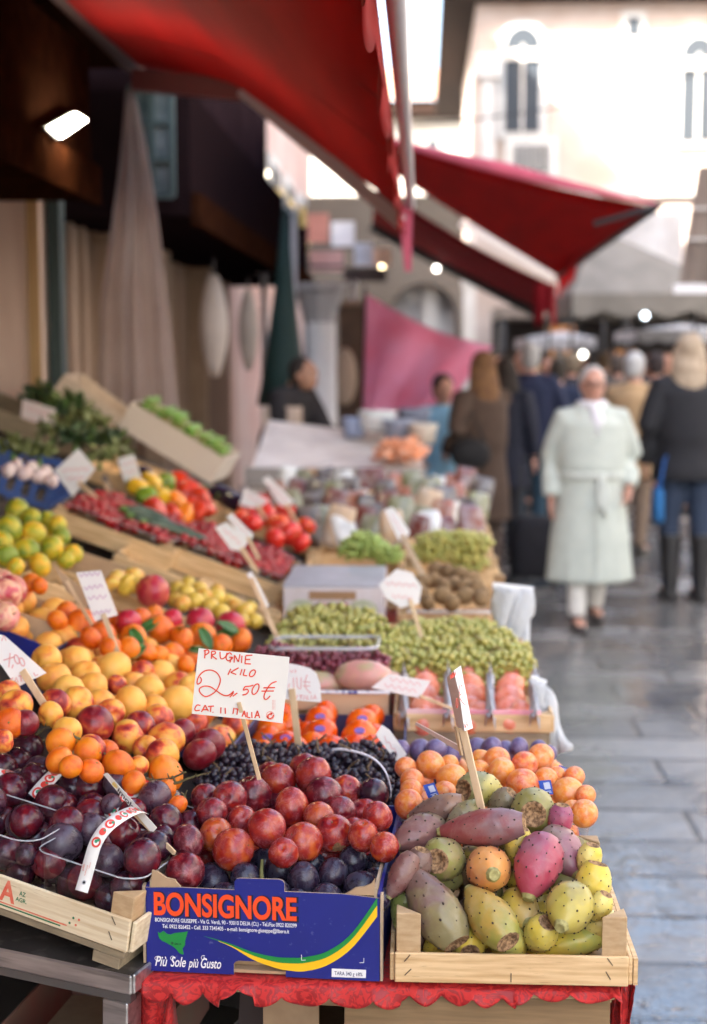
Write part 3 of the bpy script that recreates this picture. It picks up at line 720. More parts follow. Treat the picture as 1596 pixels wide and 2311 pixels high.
for i in range(NX + 1):
    s = i / NX; x = -.378 + .652 * s
    ph = s * 13.0 + .35 * math.sin(s * 9); sc = abs(math.sin(math.pi * ph)) ** .55
    dr = .007 + .015 * sc + (.006 if s < .55 else 0) - (.012 if abs(s - .20) < .035 else 0) - (.007 if s > .78 else 0)
    yw = .004 * math.sin(s * 61) + .003 * math.sin(s * 23)
    rows[0].append((x, 4.88, TZ - .003)); rows[1].append((x, 3.2, TZ - .003)); rows[2].append((x, 2.1, TZ - .003))
    rows[3].append((x, 1.90, TZ - .003)); rows[4].append((x, 1.866, TZ - .0032))
    for k in range(7):
        q = k / 6
        rows[5 + k].append((x + .002 * math.sin(ph * 6.28) * q, 1.853 - .004 * math.sin(q * 1.6) + yw * q - .004 * sc * q, TZ - .0065 - dr * q))
tcl = MB().sheet(rows, -.0015).build('tablecloth', damask(), smooth=True)
rows2 = []
for i in range(60):
    s = i / 59; y = 1.862 + 3.0 * s; dr = .03 + .03 * abs(math.sin(y * 24)) ** .6
    rows2.append([(.276 + .004 * q + .006 * math.sin(y * 40) * q, y, TZ - .004 - dr * q * 1.2) for q in (0, .3, .6, 1)])
side = MB().sheet(rows2, -.0015).build('side_fall', bpy.data.materials['red_damask'], tcl, smooth=True)
for (xx, x2, nm, zlow) in ((.262, .30, 'corner_fall', .62), (-.415, -.335, 'corner_fall', .60)):
    rr = []
    for i in range(18):
        s = i / 17; rr.append([(xx + (x2 - xx) * j / 10 + .006 * math.sin(s * 5 + j), (1.90 if xx > 0 else 1.885) + .018 * math.sin(j * 1.9 + s * 3), TZ - .012 - (TZ - zlow) * s) for j in range(11)])
    MB().sheet(rr, .0015).build(nm, bpy.data.materials['red_damask'], tcl, smooth=True)
tag(tcl, 'red damask tablecloth with a scalloped edge hanging over the plywood front table', 'tablecloth')

# steel table at the left with the tilted crate
steel = M('brushed_steel', (.62, .61, .60), .32, (.40, .39, .385), 9, metal=.9, stretch=(1, 9, 9), bump=.25, bscale=70, c3=(.10, .09, .08), scale3=6, lo3=.55, hi3=.75)
steel_top = M('worn_steel_top', (.10, .09, .08), .42, (.05, .045, .04), 10, metal=.6, c3=(.2, .18, .16), scale3=30)
sf = frame((-0.3906, 1.832, 0.8112), -19, 1.5)
st = thing('steel_table', 'worn brushed steel table carrying the tilted crate of dark plums', 'table', mat=sf, world=False)
MB().box(-.9, 0, .004, .6, -.006, 0).build('tabletop', steel_top, st, bevel=.001)
MB().box(-.9, .004, -.002, .0035, -.0265, .0015).build('front_rim', steel, st, bevel=.0025)
MB().box(.0005, .006, .004, .6, -.0265, .0015).build('side_rim', steel, st, bevel=.002)
MB().box(-.9, -.006, .014, .03, -.046, -.0275).build('apron', M('steel_dark', (.20, .20, .20), .4, metal=.8), st)
for (x0_, y0_) in ((-.05, .012), (-.85, .012), (-.05, .55), (-.85, .55)): MB().box(x0_, x0_ + .04, y0_, y0_ + .04, -0.8092, -.0465).build('leg', steel, st, bevel=.002)
MB().box(-.80, -.06, .1, .5, -.30, -.285).build('lower_shelf', M('shelf_dark', (.10, .09, .08), .5, metal=.5), st)

# crate of dark plums, tilted
cf = frame((-0.3952, 1.842, 0.8376), -19, 9.5)
CW, CD = .50, .34
ca = crate('tilted pale wooden crate of dark plums with big red letter A and green print', cf @ Matrix.Translation((-CW, 0, 0)), CW, CD, .040, .082, white_wood)
fa_ = cf @ Matrix.Translation((-CW, 0, 0))
loc_ = Matrix.Translation((0, -.0064, 0))
red_ink = M('red_ink', (.70, .08, .04), .7, (.74, .25, .15), 60); green_ink = M('green_ink', (.02, .16, .07), .7)
text('A', red_ink, ca, loc_ @ Matrix.Translation((CW - .208, 0, .0185)), .030, .026, bold=.03)
text('AZ', green_ink, ca, loc_ @ Matrix.Translation((CW - .176, 0, .0335)), .0065, .0105, bold=.02)
text('AGR.', green_ink, ca, loc_ @ Matrix.Translation((CW - .181, 0, .0242)), .006, .0185, bold=.02)
m = MB(); m.box(CW - .34, CW - .095, -.0066, -.0063, .0135, .0152, k=0); m.box(CW - .36, CW - .105, -.0066, -.0063, .0098, .0117, k=1)
for (x, z, k) in ((.086, .0285, 1), (.077, .0285, 0), (.091, .0195, 1), (.081, .0195, 0)): m.tube([(CW - x, -.0066, z), (CW - x, -.0063, z)], .0018, 10, k=k)
m.build('printed_mark', [red_ink, green_ink], ca)
pf = cf @ Matrix.Translation((0, 0, -.0195))
pl_ = thing('wooden_tray', 'weathered wooden tray lying under the tilted plum crate on the steel table', 'tray', mat=pf, world=False)
MB().box(-CW, -.006, .003, .02, .0085, .0185).build('front_slat', grey_wood, pl_, bevel=.001)
for y in (.1, .2, .3): MB().box(-CW, -.006, y, y + .05, .0125, .0185).build('slat', grey_wood, pl_)
MB().box(-.055, -.012, .004, .32, -.0095, .008).build('foot', grey_wood, pl_, bevel=.001)
MB().box(-.46, -.42, .004, .32, -.0095, .008).build('foot', grey_wood, pl_, bevel=.001)

# crate of prickly pears
kf = frame((-.0300, 1.8515, TZ), 0)
KW, KD = .312, .33
ck = crate('yellowish softwood crate of prickly pears on the red tablecloth', kf, KW, KD, .034, .099, pale_wood, end=.03)

# the blue box
BW, BH, BD = .324, .121, .39
kx, kz = BW / .306, BH / .098
bf = frame((-.3752, 1.877, TZ), -3.5)
blue = M('blue_print', (.012, .018, .20), .38, (.010, .015, .17), 8, spec=.5, c3=(.09, .095, .26), scale3=120, lo3=.66, hi3=.80)
edge_k = M('corrugated_edge', (.50, .38, .26), .85, (.30, .21, .13), 260, stretch=(1, .1, .1))
bb = thing('fruit_box', 'bright blue printed cardboard box of red and black plums with big red lettering', 'box', mat=bf, world=False, group='cardboard fruit boxes')
def bx(cx, cy): return ((cx - 38) / 1485 * BW, BH * (1 - (cy - (145 + (cx - 35) * .0464)) / 437))
tw = .0045
def rr(a, b, r=.006):                                     # slot outline pieces
    return a, b
s0, s1, sz = .1155 * kx, .184 * kx, .0165 * kz
outl = [(0, 0), (s0, 0), (s0, sz - .006), (s0 + .002, sz - .002), (s0 + .007, sz), (s1 - .007, sz), (s1 - .002, sz - .002), (s1, sz - .006), (s1, 0), (BW, 0), (BW, BH - .004), (BW - .05, BH),
        (.1935, BH), (.1935, BH + .012), (.191, BH + .0155), (.186, BH + .017), (.131, BH + .0165), (.127, BH + .0155), (.1245, BH + .012), (.1245, BH - .0005), (.048, BH), (0, BH - .002)]
m = MB(); m.prism(outl, .0012); o = m.build('front_panel', blue, bb)
m = MB(); m.prism([(x, z - .0003) for x, z in outl], .003, Matrix.Translation((0, .0014, 0))); m.build('front_lining', edge_k, bb)
m = MB(); n = 70
for z0_ in (.0008,):
    pts = [[(s0 + .002 + (s1 - s0 - .004) * i / n, .03 + y, .0035 + .0016 * math.sin(i * 1.35)) for i in range(n + 1)] for y in (0, .004)]
    m.sheet(pts, .0007)
m.build('corrugation', edge_k, bb)
MB().box(s0 - .02, s1 + .02, .024, .029, .0008, .030).build('slot_lining', kraft, bb)
MB().box(0, BW, BD - tw, BD, 0, BH).build('back_panel', blue, bb)
for (x, dz) in ((-.0008, .012), (BW - tw + .0008, .012)):
    MB().box(x, x + tw, .0052, BD - tw - .0005, 0, BH + dz - .012).build('side_panel', blue, bb)
    xx = x + (tw + .0006 if x < .1 else -.0046); MB().box(xx, xx + .004, .006, .11, .02, BH + .008).build('corner_board', edge_k, bb)
MB().box(.004, BW - .005, .006, BD - .006, .0008, .005).build('base_panel', kraft, bb)
for x in (-.0046, BW + .0010): MB().box(x, x + .0036, -.0008, .010, .001, BH + .002).build('raw_edge', edge_k, bb)
for pts in ([(.006, BH - .004), (.048, BH - .001), (.043, BH + .004), (.040, BH + .0085), (.028, BH + .011), (.016, BH + .019), (.008, BH + .021)],
            [(BW - .048, BH - .002), (BW - .008, BH - .002), (BW - .007, BH + .022), (BW - .012, BH + .014), (BW - .022, BH + .0095), (BW - .034, BH + .0075), (BW - .040, BH + .003)]):
    m = MB(); m.prism(pts, .004, Matrix.Translation((0, .0055, 0))); m.build('torn_flap', kraft, bb)
fr0 = Matrix.Translation((0, -.0004, 0)); fr1 = Matrix.Translation((0, -.0007, 0)); fr2 = Matrix.Translation((0, -.0010, 0))
ink_red = M('print_orange_red', (.85, .075, .012), .4); ink_dark = M('print_shadow', (.006, .006, .02), .5); ink_white = M('print_white', (.82, .82, .82), .45)
ink_green = M('print_green', (.012, .24, .045), .4); ink_yellow = M('print_yellow', (.90, .52, .01), .4)
x_, z_ = bx(88, 288)
text('BONSIGNORE', ink_dark, bb, fr0 @ Matrix.Translation((x_ + .0012, 0, z_ - .0011)), .0262 * kz, .190 * kx, bold=.050)
text('BONSIGNORE', ink_red, bb, fr1 @ Matrix.Translation((x_ + .0004, 0, z_)), .0252 * kz, .188 * kx, bold=.032)
x_, z_ = bx(97, 326); text('BONSIGNORE GIUSEPPE - Via G. Verdi, 90 - 93010 DELIA (CL) - Tel./Fax 0922 820299', ink_white, bb, fr1 @ Matrix.Translation((x_, 0, z_)), .0044 * kz, .1865 * kx, bold=.012)
x_, z_ = bx(142, 360); text('Tel. 0922 826452 - Cell. 333 7345405 - e-mail: bonsignore-giuseppe@libero.it', ink_white, bb, fr1 @ Matrix.Translation((x_, 0, z_)), .0044 * kz, .1675 * kx, bold=.012)
x_, z_ = bx(92, 556)
for (wd, xo, cp_) in (('Più', 92, .0115), ('Sole', 192, .0115), ('più', 306, .0105), ('Gusto', 388, .0115)):
    x2, _ = bx(xo, 556); wdt = {'Più': .0165, 'Sole': .0205, 'più': .0140, 'Gusto': .0270}[wd]
    text(wd, ink_white, bb, fr1 @ Matrix.Translation((x2, 0, z_)), cp_ * kz, wdt * kx, bold=.012, shear=.32)
m = MB()                                                   # curled strokes of the script lettering
for (cx_, cy_, r_) in ((104, 520, .0036), (205, 520, .0036), (405, 520, .004), (470, 560, .002)):
    cx0, cz0 = bx(cx_, cy_); m.tube([(cx0 + r_ * (1 - i / 16) * math.cos(i * .6 + 1), 0, cz0 + r_ * (1 - i / 20) * math.sin(i * .6 + 1)) for i in range(13)], .00035, 4)
m.build('flourish', ink_white, bb).location = (0, -.0006, 0)
m = MB(); m.prism([bx(*q) for q in ((113, 380), (125, 388), (150, 376), (172, 392), (195, 396), (222, 388), (250, 386), (280, 384), (307, 380), (298, 404), (289, 430), (288, 452), (270, 470), (276, 486), (278, 500), (262, 498), (250, 492), (232, 474), (215, 460), (188, 448), (160, 435), (140, 428), (124, 416), (116, 400))], .0003, fr1); m.build('island_map', ink_green, bb)
x_, z_ = bx(222, 448); text('DELIA', ink_dark, bb, fr2 @ Matrix.Translation((x_, 0, z_)), .0022 * kz, .0085 * kx, bold=.01)
m = MB(); x_, z_ = bx(205, 440); m.tube([(x_ + .0017 * math.cos(a * .628), -.001, z_ + .0017 * math.sin(a * .628)) for a in range(11)], .0003, 4); m.tube([(x_, -.001, z_), (x_, -.0008, z_)], .0008, 8); m.build('map_mark', ink_dark, bb)
def smooth_curve(pts, n=8):
    out = []
    for i in range(len(pts) - 1):
        p0 = pts[max(i - 1, 0)]; p1 = pts[i]; p2 = pts[i + 1]; p3 = pts[min(i + 2, len(pts) - 1)]
        for k in range(n):
            t = k / n
            out.append(tuple(.5 * ((2 * b) + (c - a) * t + (2 * a - 5 * b + 4 * c - d) * t * t + (-a + 3 * b - 3 * c + d) * t ** 3) for a, b, c, d in zip(p0, p1, p2, p3)))
    return out + [tuple(pts[-1])]
def band(up, lo, mat, fr, nm):
    a = smooth_curve([bx(*q) for q in up]); b = smooth_curve([bx(*q) for q in lo]); n_ = min(len(a), len(b))
    m = MB(); m.grid([[fr @ Vector((q[0], 0, q[1])) for q in b[:n_]], [fr @ Vector((q[0], 0, q[1])) for q in a[:n_]]]); m.build(nm, mat, bb)
G0 = [(408, 405), (560, 441), (720, 491), (860, 517), (960, 523), (1060, 520), (1200, 490), (1350, 400), (1508, 222)]
G1 = [(412, 407), (560, 449), (720, 508), (860, 543), (960, 552), (1060, 550), (1200, 520), (1350, 432), (1508, 262)]
G2 = [(500, 433), (600, 470), (720, 530), (860, 574), (960, 591), (1060, 593), (1200, 562), (1350, 477), (1508, 318)]
G1b = [(500, 431), (600, 463), (720, 508), (860, 543), (960, 552), (1060, 550), (1200, 520), (1350, 432), (1508, 262)]
band(G0, G1, ink_green, fr1, 'green_stripe'); band(G1b, G2, ink_yellow, fr0, 'yellow_stripe')
m = MB()
for pts in ([(1032, 508), (1032, 536), (1058, 536)], [(1425, 528), (1425, 552), (1398, 552)]):
    q = [fr2 @ Vector((bx(*p)[0], 0, bx(*p)[1])) for p in pts]; m.bar(q[0], q[1], .0007, .0002, (0, 1, 0)); m.bar(q[1], q[2], .0007, .0002, (0, 1, 0))
m.build('corner_mark', ink_white, bb)
m = MB(); m.prism([bx(1222, 632 - 8), bx(1437, 632), bx(1439, 590), bx(1223, 581)], .0003, fr1); m.build('weight_label', ink_white, bb)
x_, z_ = bx(1240, 614); text('TARA 340 g ±8%', M('print_grey', (.06, .05, .12), .5), bb, fr2 @ Matrix.Translation((x_, 0, z_ + .0003)) @ Matrix.Rotation(R(.4), 4, 'Y'), .0042 * kz, .0365 * kx, bold=.012)

# boxes and odds under the tables
ub = carton('kraft cardboard box with a dark hand hole stored under the front table', frame((-.23, 2.02, .575), -4), .30, .3, .155, kraft, slot=True, group='boxes stored under the tables')
carton('dark blue cardboard box stored under the front table behind the kraft box', frame((-.05, 2.18, .58), 6), .3, .3, .17, blue, group='boxes stored under the tables')
pn = thing('wooden_board', 'bare brown board leaning under the front table below the prickly pears', 'board', mat=frame((-.03, 1.895, .5), 0, 0, 3), world=False)
MB().prism([(-.06, .33), (.225, .33), (.225, 0), (.05, .05)], .012, Matrix.Translation((0, 0, -.075))).build('panel', ply, pn); MB().box(.226, .245, .002, .016, -.02, .25).build('edge_strip', ply_edge, pn)
carton('low red and cream box stored under the steel table', frame((-.62, 1.95, .585), -8), .24, .3, .08, M('cream_red', (.20, .13, .09), .7, (.28, .06, .04), 5), group='boxes stored under the tables')
MB_ = MB(); o = MB().box(-2.1, -.30, 2.6, 2.63, .0, .80).build('shade_sheet', M('shade_dark', (.012, .010, .010), .9)); tag(o, 'dark sheet for the shade, closing the back of the space under the stall', 'backing')  # near-black sheet put in for the shade under the stall

# sloping display rack on the left and the long flat stall behind the front table
rk = thing('display_rack', 'sloping wooden display rack rising to the shop front under the crates of vegetables', 'rack', (-.9, 4.2, 0))
m = MB()
x_a, x_b = -.40, -1.78
for i in range(9):
    s0_, s1_ = i / 9, (i + .86) / 9; xa_, xb_ = x_a + (x_b - x_a) * s0_, x_a + (x_b - x_a) * s1_
    za_, zb__ = bank_z(xa_) - .085, bank_z(xb_) - .085
    m.add([(xa_, 2.32, za_), (xb_, 2.32, zb__), (xb_, 6.4, zb__), (xa_, 6.4, za_), (xa_, 2.32, za_ - .02), (xb_, 2.32, zb__ - .02), (xb_, 6.4, zb__ - .02), (xa_, 6.4, za_ - .02)],
          [(0, 3, 2, 1), (4, 5, 6, 7), (0, 1, 5, 4), (1, 2, 6, 5), (2, 3, 7, 6), (3, 0, 4, 7)])
m.build('shelf', M('rack_dark', (.055, .040, .028), .8, (.03, .022, .016), 8), rk, fix=True)
for (x, y) in ((-.5, 2.4), (-1.6, 2.4), (-.5, 6.2), (-1.6, 6.2)): MB().box(x - .03, x + .03, y - .03, y + .03, 0, bank_z(x) - .11).build('leg', grey_wood, rk)
lt = thing('display_table', 'long low wooden stall table farther back, carrying grapes and packets beyond the front table', 'table', (-.1, 6, 0))
MB().box(-.62, .275, 4.92, 7.4, TZ - .02, TZ - .004).build('tabletop', grey_wood, lt)
for (x, y) in ((-.5, 5.1), (.2, 5.1), (-.5, 7.2), (.2, 7.2)): MB().box(x - .03, x + .03, y - .03, y + .03, 0, TZ - .021).build('leg', grey_wood, lt)
MB().box(.277, .29, 4.92, 7.4, .25, TZ).build('side_cloth', M('cloth_grey', (.30, .28, .29), .8), lt)

# second row and farther boxes on the flat part (front edges measured on the photo)
def at(u, v, z): q = PZ(u, v, z); return q
black_box = M('black_box_print', (.03, .03, .09), .5, (.05, .05, .12), 12)
stripe_lip = M('striped_lip', (.03, .05, .25), .5, (.75, .72, .72), 55, stretch=(1, .1, .1), lo=.45, hi=.5)
BZ = TZ + .0005
carton('dark blue box of small black grapes behind the pile of red plums', frame((-.36, 2.285, BZ), -1), .335, .30, .088, black_box, lip=None)
def lipbox(label, x, y, w, d, h, outer, slot=False, lip=None, z=BZ, yaw=0, **k): return carton(label, frame((x, y, z), yaw), w, d, h, outer, slot=slot, lip=lip, **k)
lipbox('dark box with a striped edge holding rows of orange persimmons', -.36, 2.63, .335, .30, .095, black_box, lip=stripe_lip)
lipbox('tan box with a dark hand slot and blue striped edge, holding wrapped fruit', -.375, 2.95, .31, .28, .135, M('tan_board', (.66, .45, .28), .7, (.58, .38, .22), 6), slot=True, lip=stripe_lip)
lipbox('blue box of orange plums and purple plums behind the prickly pears', -.030, 2.205, .30, .46, .055, M('blue_box_mid', (.03, .08, .25), .5))
crate('dark wooden crate turned over under the crate of wrapped persimmons', frame((-.045, 2.905, BZ)), .31, .30, .06, .062, grey_wood, staples=False)
crate('softwood crate with pink printed edge holding wrapped persimmons in white liners', frame((-.045, 2.90, BZ + .0655)), .318, .30, .030, .042, pale_wood, lip=pink_print, staples=False)
crate('softwood crate with pink printed edge holding green grapes, behind the wrapped persimmons', frame((-.05, 3.27, BZ + .045)), .305, .52, .075, .08, pale_wood, lip=pink_print, staples=False)
crate('softwood crate of green grapes in the middle of the stall behind the red grape punnet', frame((-.365, 3.30, BZ + .045)), .305, .48, .07, .075, pale_wood, lip=paper_white, staples=False)
crate('white edged crate of brown kiwis near the far end of the stall', frame((-.055, 3.95, BZ + .045)), .325, .55, .07, .11, pale_wood, lip=paper_white, staples=False)
wb = lipbox('white lidded fruit box with faded red and pale oval prints beside the kiwis', -.375, 3.87, .275, .40, .125, M('white_box_print', (.62, .55, .55), .55, (.70, .64, .66), 14), inner=kraft_pale, z=BZ + .085)
carton('plain carton under the white lidded fruit box', frame((-.37, 3.88, BZ)), .265, .38, .084, kraft)
m = MB(); m.box(.006, .269, -.0012, -.0004, .006, .034); m.box(.095, .18, -.0014, -.0004, .048, .082); m.build('red_print', M('faded_red', (.42, .04, .07), .6, (.6, .25, .28), 30), wb)
for x in (.05, .22): MB().prism([(x + .04 * math.cos(a * .314), .065 + .027 * math.sin(a * .314)) for a in range(20)], .0008, Matrix.Translation((0, -.0016, 0))).build('oval_print', M('pale_green_print', (.42, .46, .28), .6, (.6, .6, .5), 40), wb)
MB().box(-.004, .274, .0, .396, .1255, .128).build('lid', M('grey_lid', (.26, .26, .29), .35, (.40, .40, .44), 9), wb)
MB().box(.07, .20, -.0015, -.0003, .092, .115).build('window', M('brown_window', (.35, .20, .10), .5), wb)
crate('softwood crate of pale grapes in clear bags beyond the kiwis', frame((-.05, 4.62, BZ + .05)), .305, .5, .09, .14, pale_wood, staples=False)
crate('softwood crate with green lettuce grapes beyond the white box', frame((-.37, 4.35, BZ + .06)), .30, .5, .09, .10, pale_wood, staples=False)
# white bags hanging at the street side of the stall
def side_bag(label, pts, Y0, Y1):
    t = thing('white_bag', label, 'bag', P(*pts[3], Y0), 'white plastic bags hanging on the street side of the stall')
    q = [P(*pts[0], Y0), P(*pts[1], Y0), P(*pts[2], Y0), P(*pts[3], Y0)]
    base = patch(q, 12, 10)
    r = [[p + Vector((0, .010 * math.sin(i * .8 + j) + .008 * math.sin(j * 1.3 + i * .5), 0)) for j, p in enumerate(row)] for i, row in enumerate(base)]
    MB().sheet(r, .012).build('bag', cloth('bag_white' + label[:6], (.84, .85, .86), .4, scale=6), t, smooth=True)
    MB().bar(q[0] + Vector((0, .006, 0)), q[1] + Vector((0, .006, 0)), .012, .014).build('hem', paper_white, t)
side_bag('large white plastic bag hanging beside the kiwis and green grapes', [(1112, 1322), (1204, 1332), (1190, 1492), (1128, 1490)], 3.62, 3.75)
side_bag('smaller white plastic bag hanging beside the wrapped persimmons', [(1198, 1532), (1232, 1545), (1284, 1690), (1232, 1704)], 3.0, 3.1)

# crates and boxes on the sloping bank: front right corner measured on the photo
BF, BC = [], []
def bank_crate(label, u, v, w, d, hp, hpost, wood=pale_wood, yaw=0, tilt=20, lift=-.055, **k):
    q = PB(u, v, lift); fr = frame(q, yaw, tilt) @ Matrix.Translation((-w, 0, 0)); BF.append((fr, w, d)); return crate(label, fr, w, d, hp, hpost, wood, staples=False, **k), fr
bank_crate('long wooden crate of cherry tomato punnets, right one of the two joined on the slope', 636, 1372, .40, .42, .05, .075)
bank_crate('wooden crate of cherry tomato punnets, left one of the two joined on the slope', 372, 1290, .36, .42, .05, .075)
bank_crate('wooden crate of clementines sloping behind the peaches', 470, 1560, .52, .34, .035, .06, yaw=-4)
bank_crate('wooden crate of small yellow plums and pears in front of the cherry tomatoes', 620, 1420, .48, .30, .03, .05)
bank_crate('wooden crate corner beside the pink apples, above the loose cardboard flap', 150, 1390, .30, .30, .05, .07, yaw=14)
bank_crate('wooden crate of big tomatoes behind the cherry tomatoes', 690, 1255, .40, .36, .04, .06)
bank_crate('wooden crate of peppers below the white asparagus box', 480, 1190, .50, .5, .05, .06)
bank_crate('dark crate of leafy greens against the pale pilaster, at the top of the slope', 232, 1060, .75, .5, .07, .09, wood=grey_wood)
def bank_carton(label, u, v, w, d, h, mat, yaw=0, tilt=20, lift=-.055, **k):
    q = PB(u, v, lift); fr = frame(q, yaw, tilt) @ Matrix.Translation((-w, 0, 0)); BC.append((fr, w, d)); return carton(label, fr, w, d, h, mat, **k), fr
bank_carton('black and kraft cardboard tray under the peaches', 500, 1745, .42, .27, .045, black_box, yaw=-6)
bank_carton('blue edged tray of pale yellow peaches below the clementines', 420, 1640, .50, .28, .045, blue, yaw=-6)
bank_carton('open brown carton lying at the left below the clementine crate', 158, 1500, .30, .20, .07, kraft, yaw=8)
bank_carton('brown carton flap box behind the pomegranates', 330, 1385, .30, .25, .06, kraft, yaw=10)
wbx, _ = bank_carton('white cardboard box tipped up and full of green asparagus', 474, 1092, .44, .34, .115, M('box_offwhite', (.62, .56, .50), .7), tilt=31, lift=.02, yaw=-4)
bank_carton('cream cardboard box standing behind the asparagus box', 250, 990, .30, .3, .10, kraft_pale, tilt=36, lift=.05)
# blue plastic crate
bq_ = PB(142, 1150, -.06); bfr = frame(bq_, 4, 20) @ Matrix.Translation((-.61, .02, -.03))
bc = thing('plastic_crate', 'blue plastic lattice crate above the green mandarins', 'crate', mat=bfr, world=False)
bp = M('blue_plastic', (.045, .11, .36), .45, (.035, .08, .27), 6)
for (y, nm) in ((0, 'front_wall'), (.36, 'back_wall')):
    m = MB(); m.box(0, .55, y, y + .012, .10, .125); m.box(0, .55, y, y + .012, 0, .025)
    for i in range(12): x = .55 * i / 11; m.box(max(0, x - .012), min(.55, x + .012), y + .001, y + .011, .025, .10)
    m.box(.18, .37, y + .002, y + .010, .025, .10)
    m.build(nm, bp, bc)
for x in (-.013, .551):
    m = MB(); m.box(x, x + .012, 0, .372, .10, .125); m.box(x, x + .012, 0, .372, 0, .025)
    for i in range(9): y = .36 * i / 8; m.box(x + .001, x + .011, y, y + .012, .025, .10)
    m.build('side_wall', bp, bc)
MB().box(0, .55, .013, .359, -.004, 0).build('base', bp, bc)

# ============================================================ FRUIT AND VEGETABLES
def fruit_mesh(name, mats, fn, seg=36, rings=24, stem=None):
    m = MB(); vs = []
    for i in range(rings + 1):
        th = math.pi * i / rings
        for j in range(seg):
            ph = 2 * math.pi * j / seg; r, z = fn(th, ph); vs.append((r * math.cos(ph), r * math.sin(ph), z))
    fs = [(i * seg + j, (i + 1) * seg + j, (i + 1) * seg + (j + 1) % seg, i * seg + (j + 1) % seg) for i in range(rings) for j in range(seg)]
    m.add(vs, fs)
    if stem: stem(m)
    me = m.mesh(name, mats, True)
    bm = bmesh.new(); bm.from_mesh(me); bmesh.ops.remove_doubles(bm, verts=bm.verts, dist=1e-4); bmesh.ops.recalc_face_normals(bm, faces=bm.faces); bm.to_mesh(me); bm.free()
    for p in me.polygons: p.use_smooth = True
    return me
def gs(x, w): return math.exp(-(x / w) ** 2)
def wrap(p, c=0): return (p - c + math.pi) % (2 * math.pi) - math.pi

def skin_fruit(name, ramp1, f1=(.35, .65), s1=2.2, bloom=None, bl=(.45, .75), bs=3.0, speck=None, rough=(.22, .5), sss=.12, pore=0, grad=None, tint=False, bloom_f=.75, rvar=.28):
    t = NT(name); co = t.coord(); tc = t.n('TexCoord').outputs['Object']; oi = t.n('ObjectInfo')
    n1 = t.noise(co, s1, 3, .55, .3)
    if grad:
        z = t.n('SeparateXYZ', {0: tc}).outputs[grad[0]]
        n1 = t.n('Math', {0: n1, 1: t.n('Math', {0: z, 1: grad[1]}, operation='MULTIPLY').outputs[0]}, operation='ADD').outputs[0]
    rsh = t.n('Math', {0: t.n('Math', {0: oi.outputs['Random'], 1: .5}, operation='SUBTRACT').outputs[0], 1: rvar}, operation='MULTIPLY')
    n1 = t.n('Math', {0: n1, 1: rsh.outputs[0]}, operation='ADD').outputs[0]
    k = len(ramp1) - 1
    c = t.ramp(n1, [(f1[0] + (f1[1] - f1[0]) * i / k, q) for i, q in enumerate(ramp1)]).outputs[0]
    if tint:
        at = t.n('Attribute', attribute_type='OBJECT', attribute_name='tint').outputs['Color']
        f = t.ramp(n1, [(f1[0], 0), (f1[1], 1)]).outputs[0]; c = t.mix(f, oi.outputs['Color'], at).outputs[0]
    if speck:
        vo = t.n('TexVoronoi', {'Vector': co, 'Scale': speck[1]}, feature='F1').outputs['Distance']
        c = t.mix(t.ramp(vo, [(speck[2], 1), (speck[2] * 1.7, 0)]), c, speck[0]).outputs[0]
    rg = rough[0]
    if bloom:
        n2 = t.noise(co, bs, 5, .62, .8); n3 = t.noise(co, bs * 7, 4, .7, .5)
        nn = t.n('Math', {0: n2, 1: t.n('Math', {0: n3, 1: .35}, operation='MULTIPLY').outputs[0]}, operation='ADD').outputs[0]
        f = t.ramp(nn, [(bl[0] + .15, 0), (bl[1] + .22, bloom_f)]).outputs[0]
        c = t.mix(f, c, bloom).outputs[0]
        rg = t.ramp(nn, [(bl[0] + .1, rough[0]), (bl[1] + .2, rough[1])]).outputs[0]
    t.p(Base_Color=c, Roughness=rg)
    if sss: t.p(Subsurface_Weight=sss, Subsurface_Radius=(1.0, .35, .15), Subsurface_Scale=.18)
    if pore: t.bump(t.noise(co, pore, 2), .25, .03)
    else: t.bump(t.noise(co, 9, 4), .06, .05)
    return t.m
stem_m = M('fruit_stem', (.16, .10, .05), .8); green_stem = M('green_stem', (.10, .20, .04), .6); scar_m = M('fruit_scar', (.36, .19, .09), .9, (.16, .08, .035), 6, bump=.5, bscale=9, bdist=.05)
def stub(m, z=.86, r=.035, h=.12): m.tube([(0, 0, z), (.01, .01, z + h)], r, 7, k=1)
m_red = skin_fruit('plum_red_skin', [(.085, .006, .014), (.20, .009, .014), (.33, .022, .012), (.46, .085, .018)], (.28, .80), 1.5, (.42, .17, .20), (.46, .95), 1.6, ((.55, .24, .14), 14, .045), (.17, .42), .05, bloom_f=.55, rvar=.5)
m_black = skin_fruit('plum_black_skin', [(.010, .007, .016), (.022, .012, .03), (.04, .012, .022)], (.3, .75), 1.7, (.085, .10, .15), (.40, .90), 1.5, None, (.2, .42), 0, bloom_f=.7)
m_dark = skin_fruit('plum_dark_skin', [(.022, .007, .016), (.070, .005, .014), (.17, .008, .014)], (.28, .75), 1.3, (.14, .09, .135), (.48, .98), 1.6, ((.22, .09, .12), 14, .032), (.12, .36), .02, bloom_f=.55, rvar=.45)
m_dusk = skin_fruit('plum_dusky_skin', [(.020, .010, .022), (.045, .012, .026), (.08, .010, .018)], (.28, .75), 1.3, (.17, .15, .20), (.30, .80), 1.4, ((.22, .12, .14), 14, .03), (.2, .42), 0, bloom_f=.62)
m_apri = skin_fruit('plum_orange_skin', [(.82, .30, .03), (.78, .20, .03), (.62, .08, .03)], (.3, .78), 1.7, (.90, .60, .45), (.45, .9), 2.4, ((.45, .06, .03), 7, .05), (.3, .5), .2, bloom_f=.6)
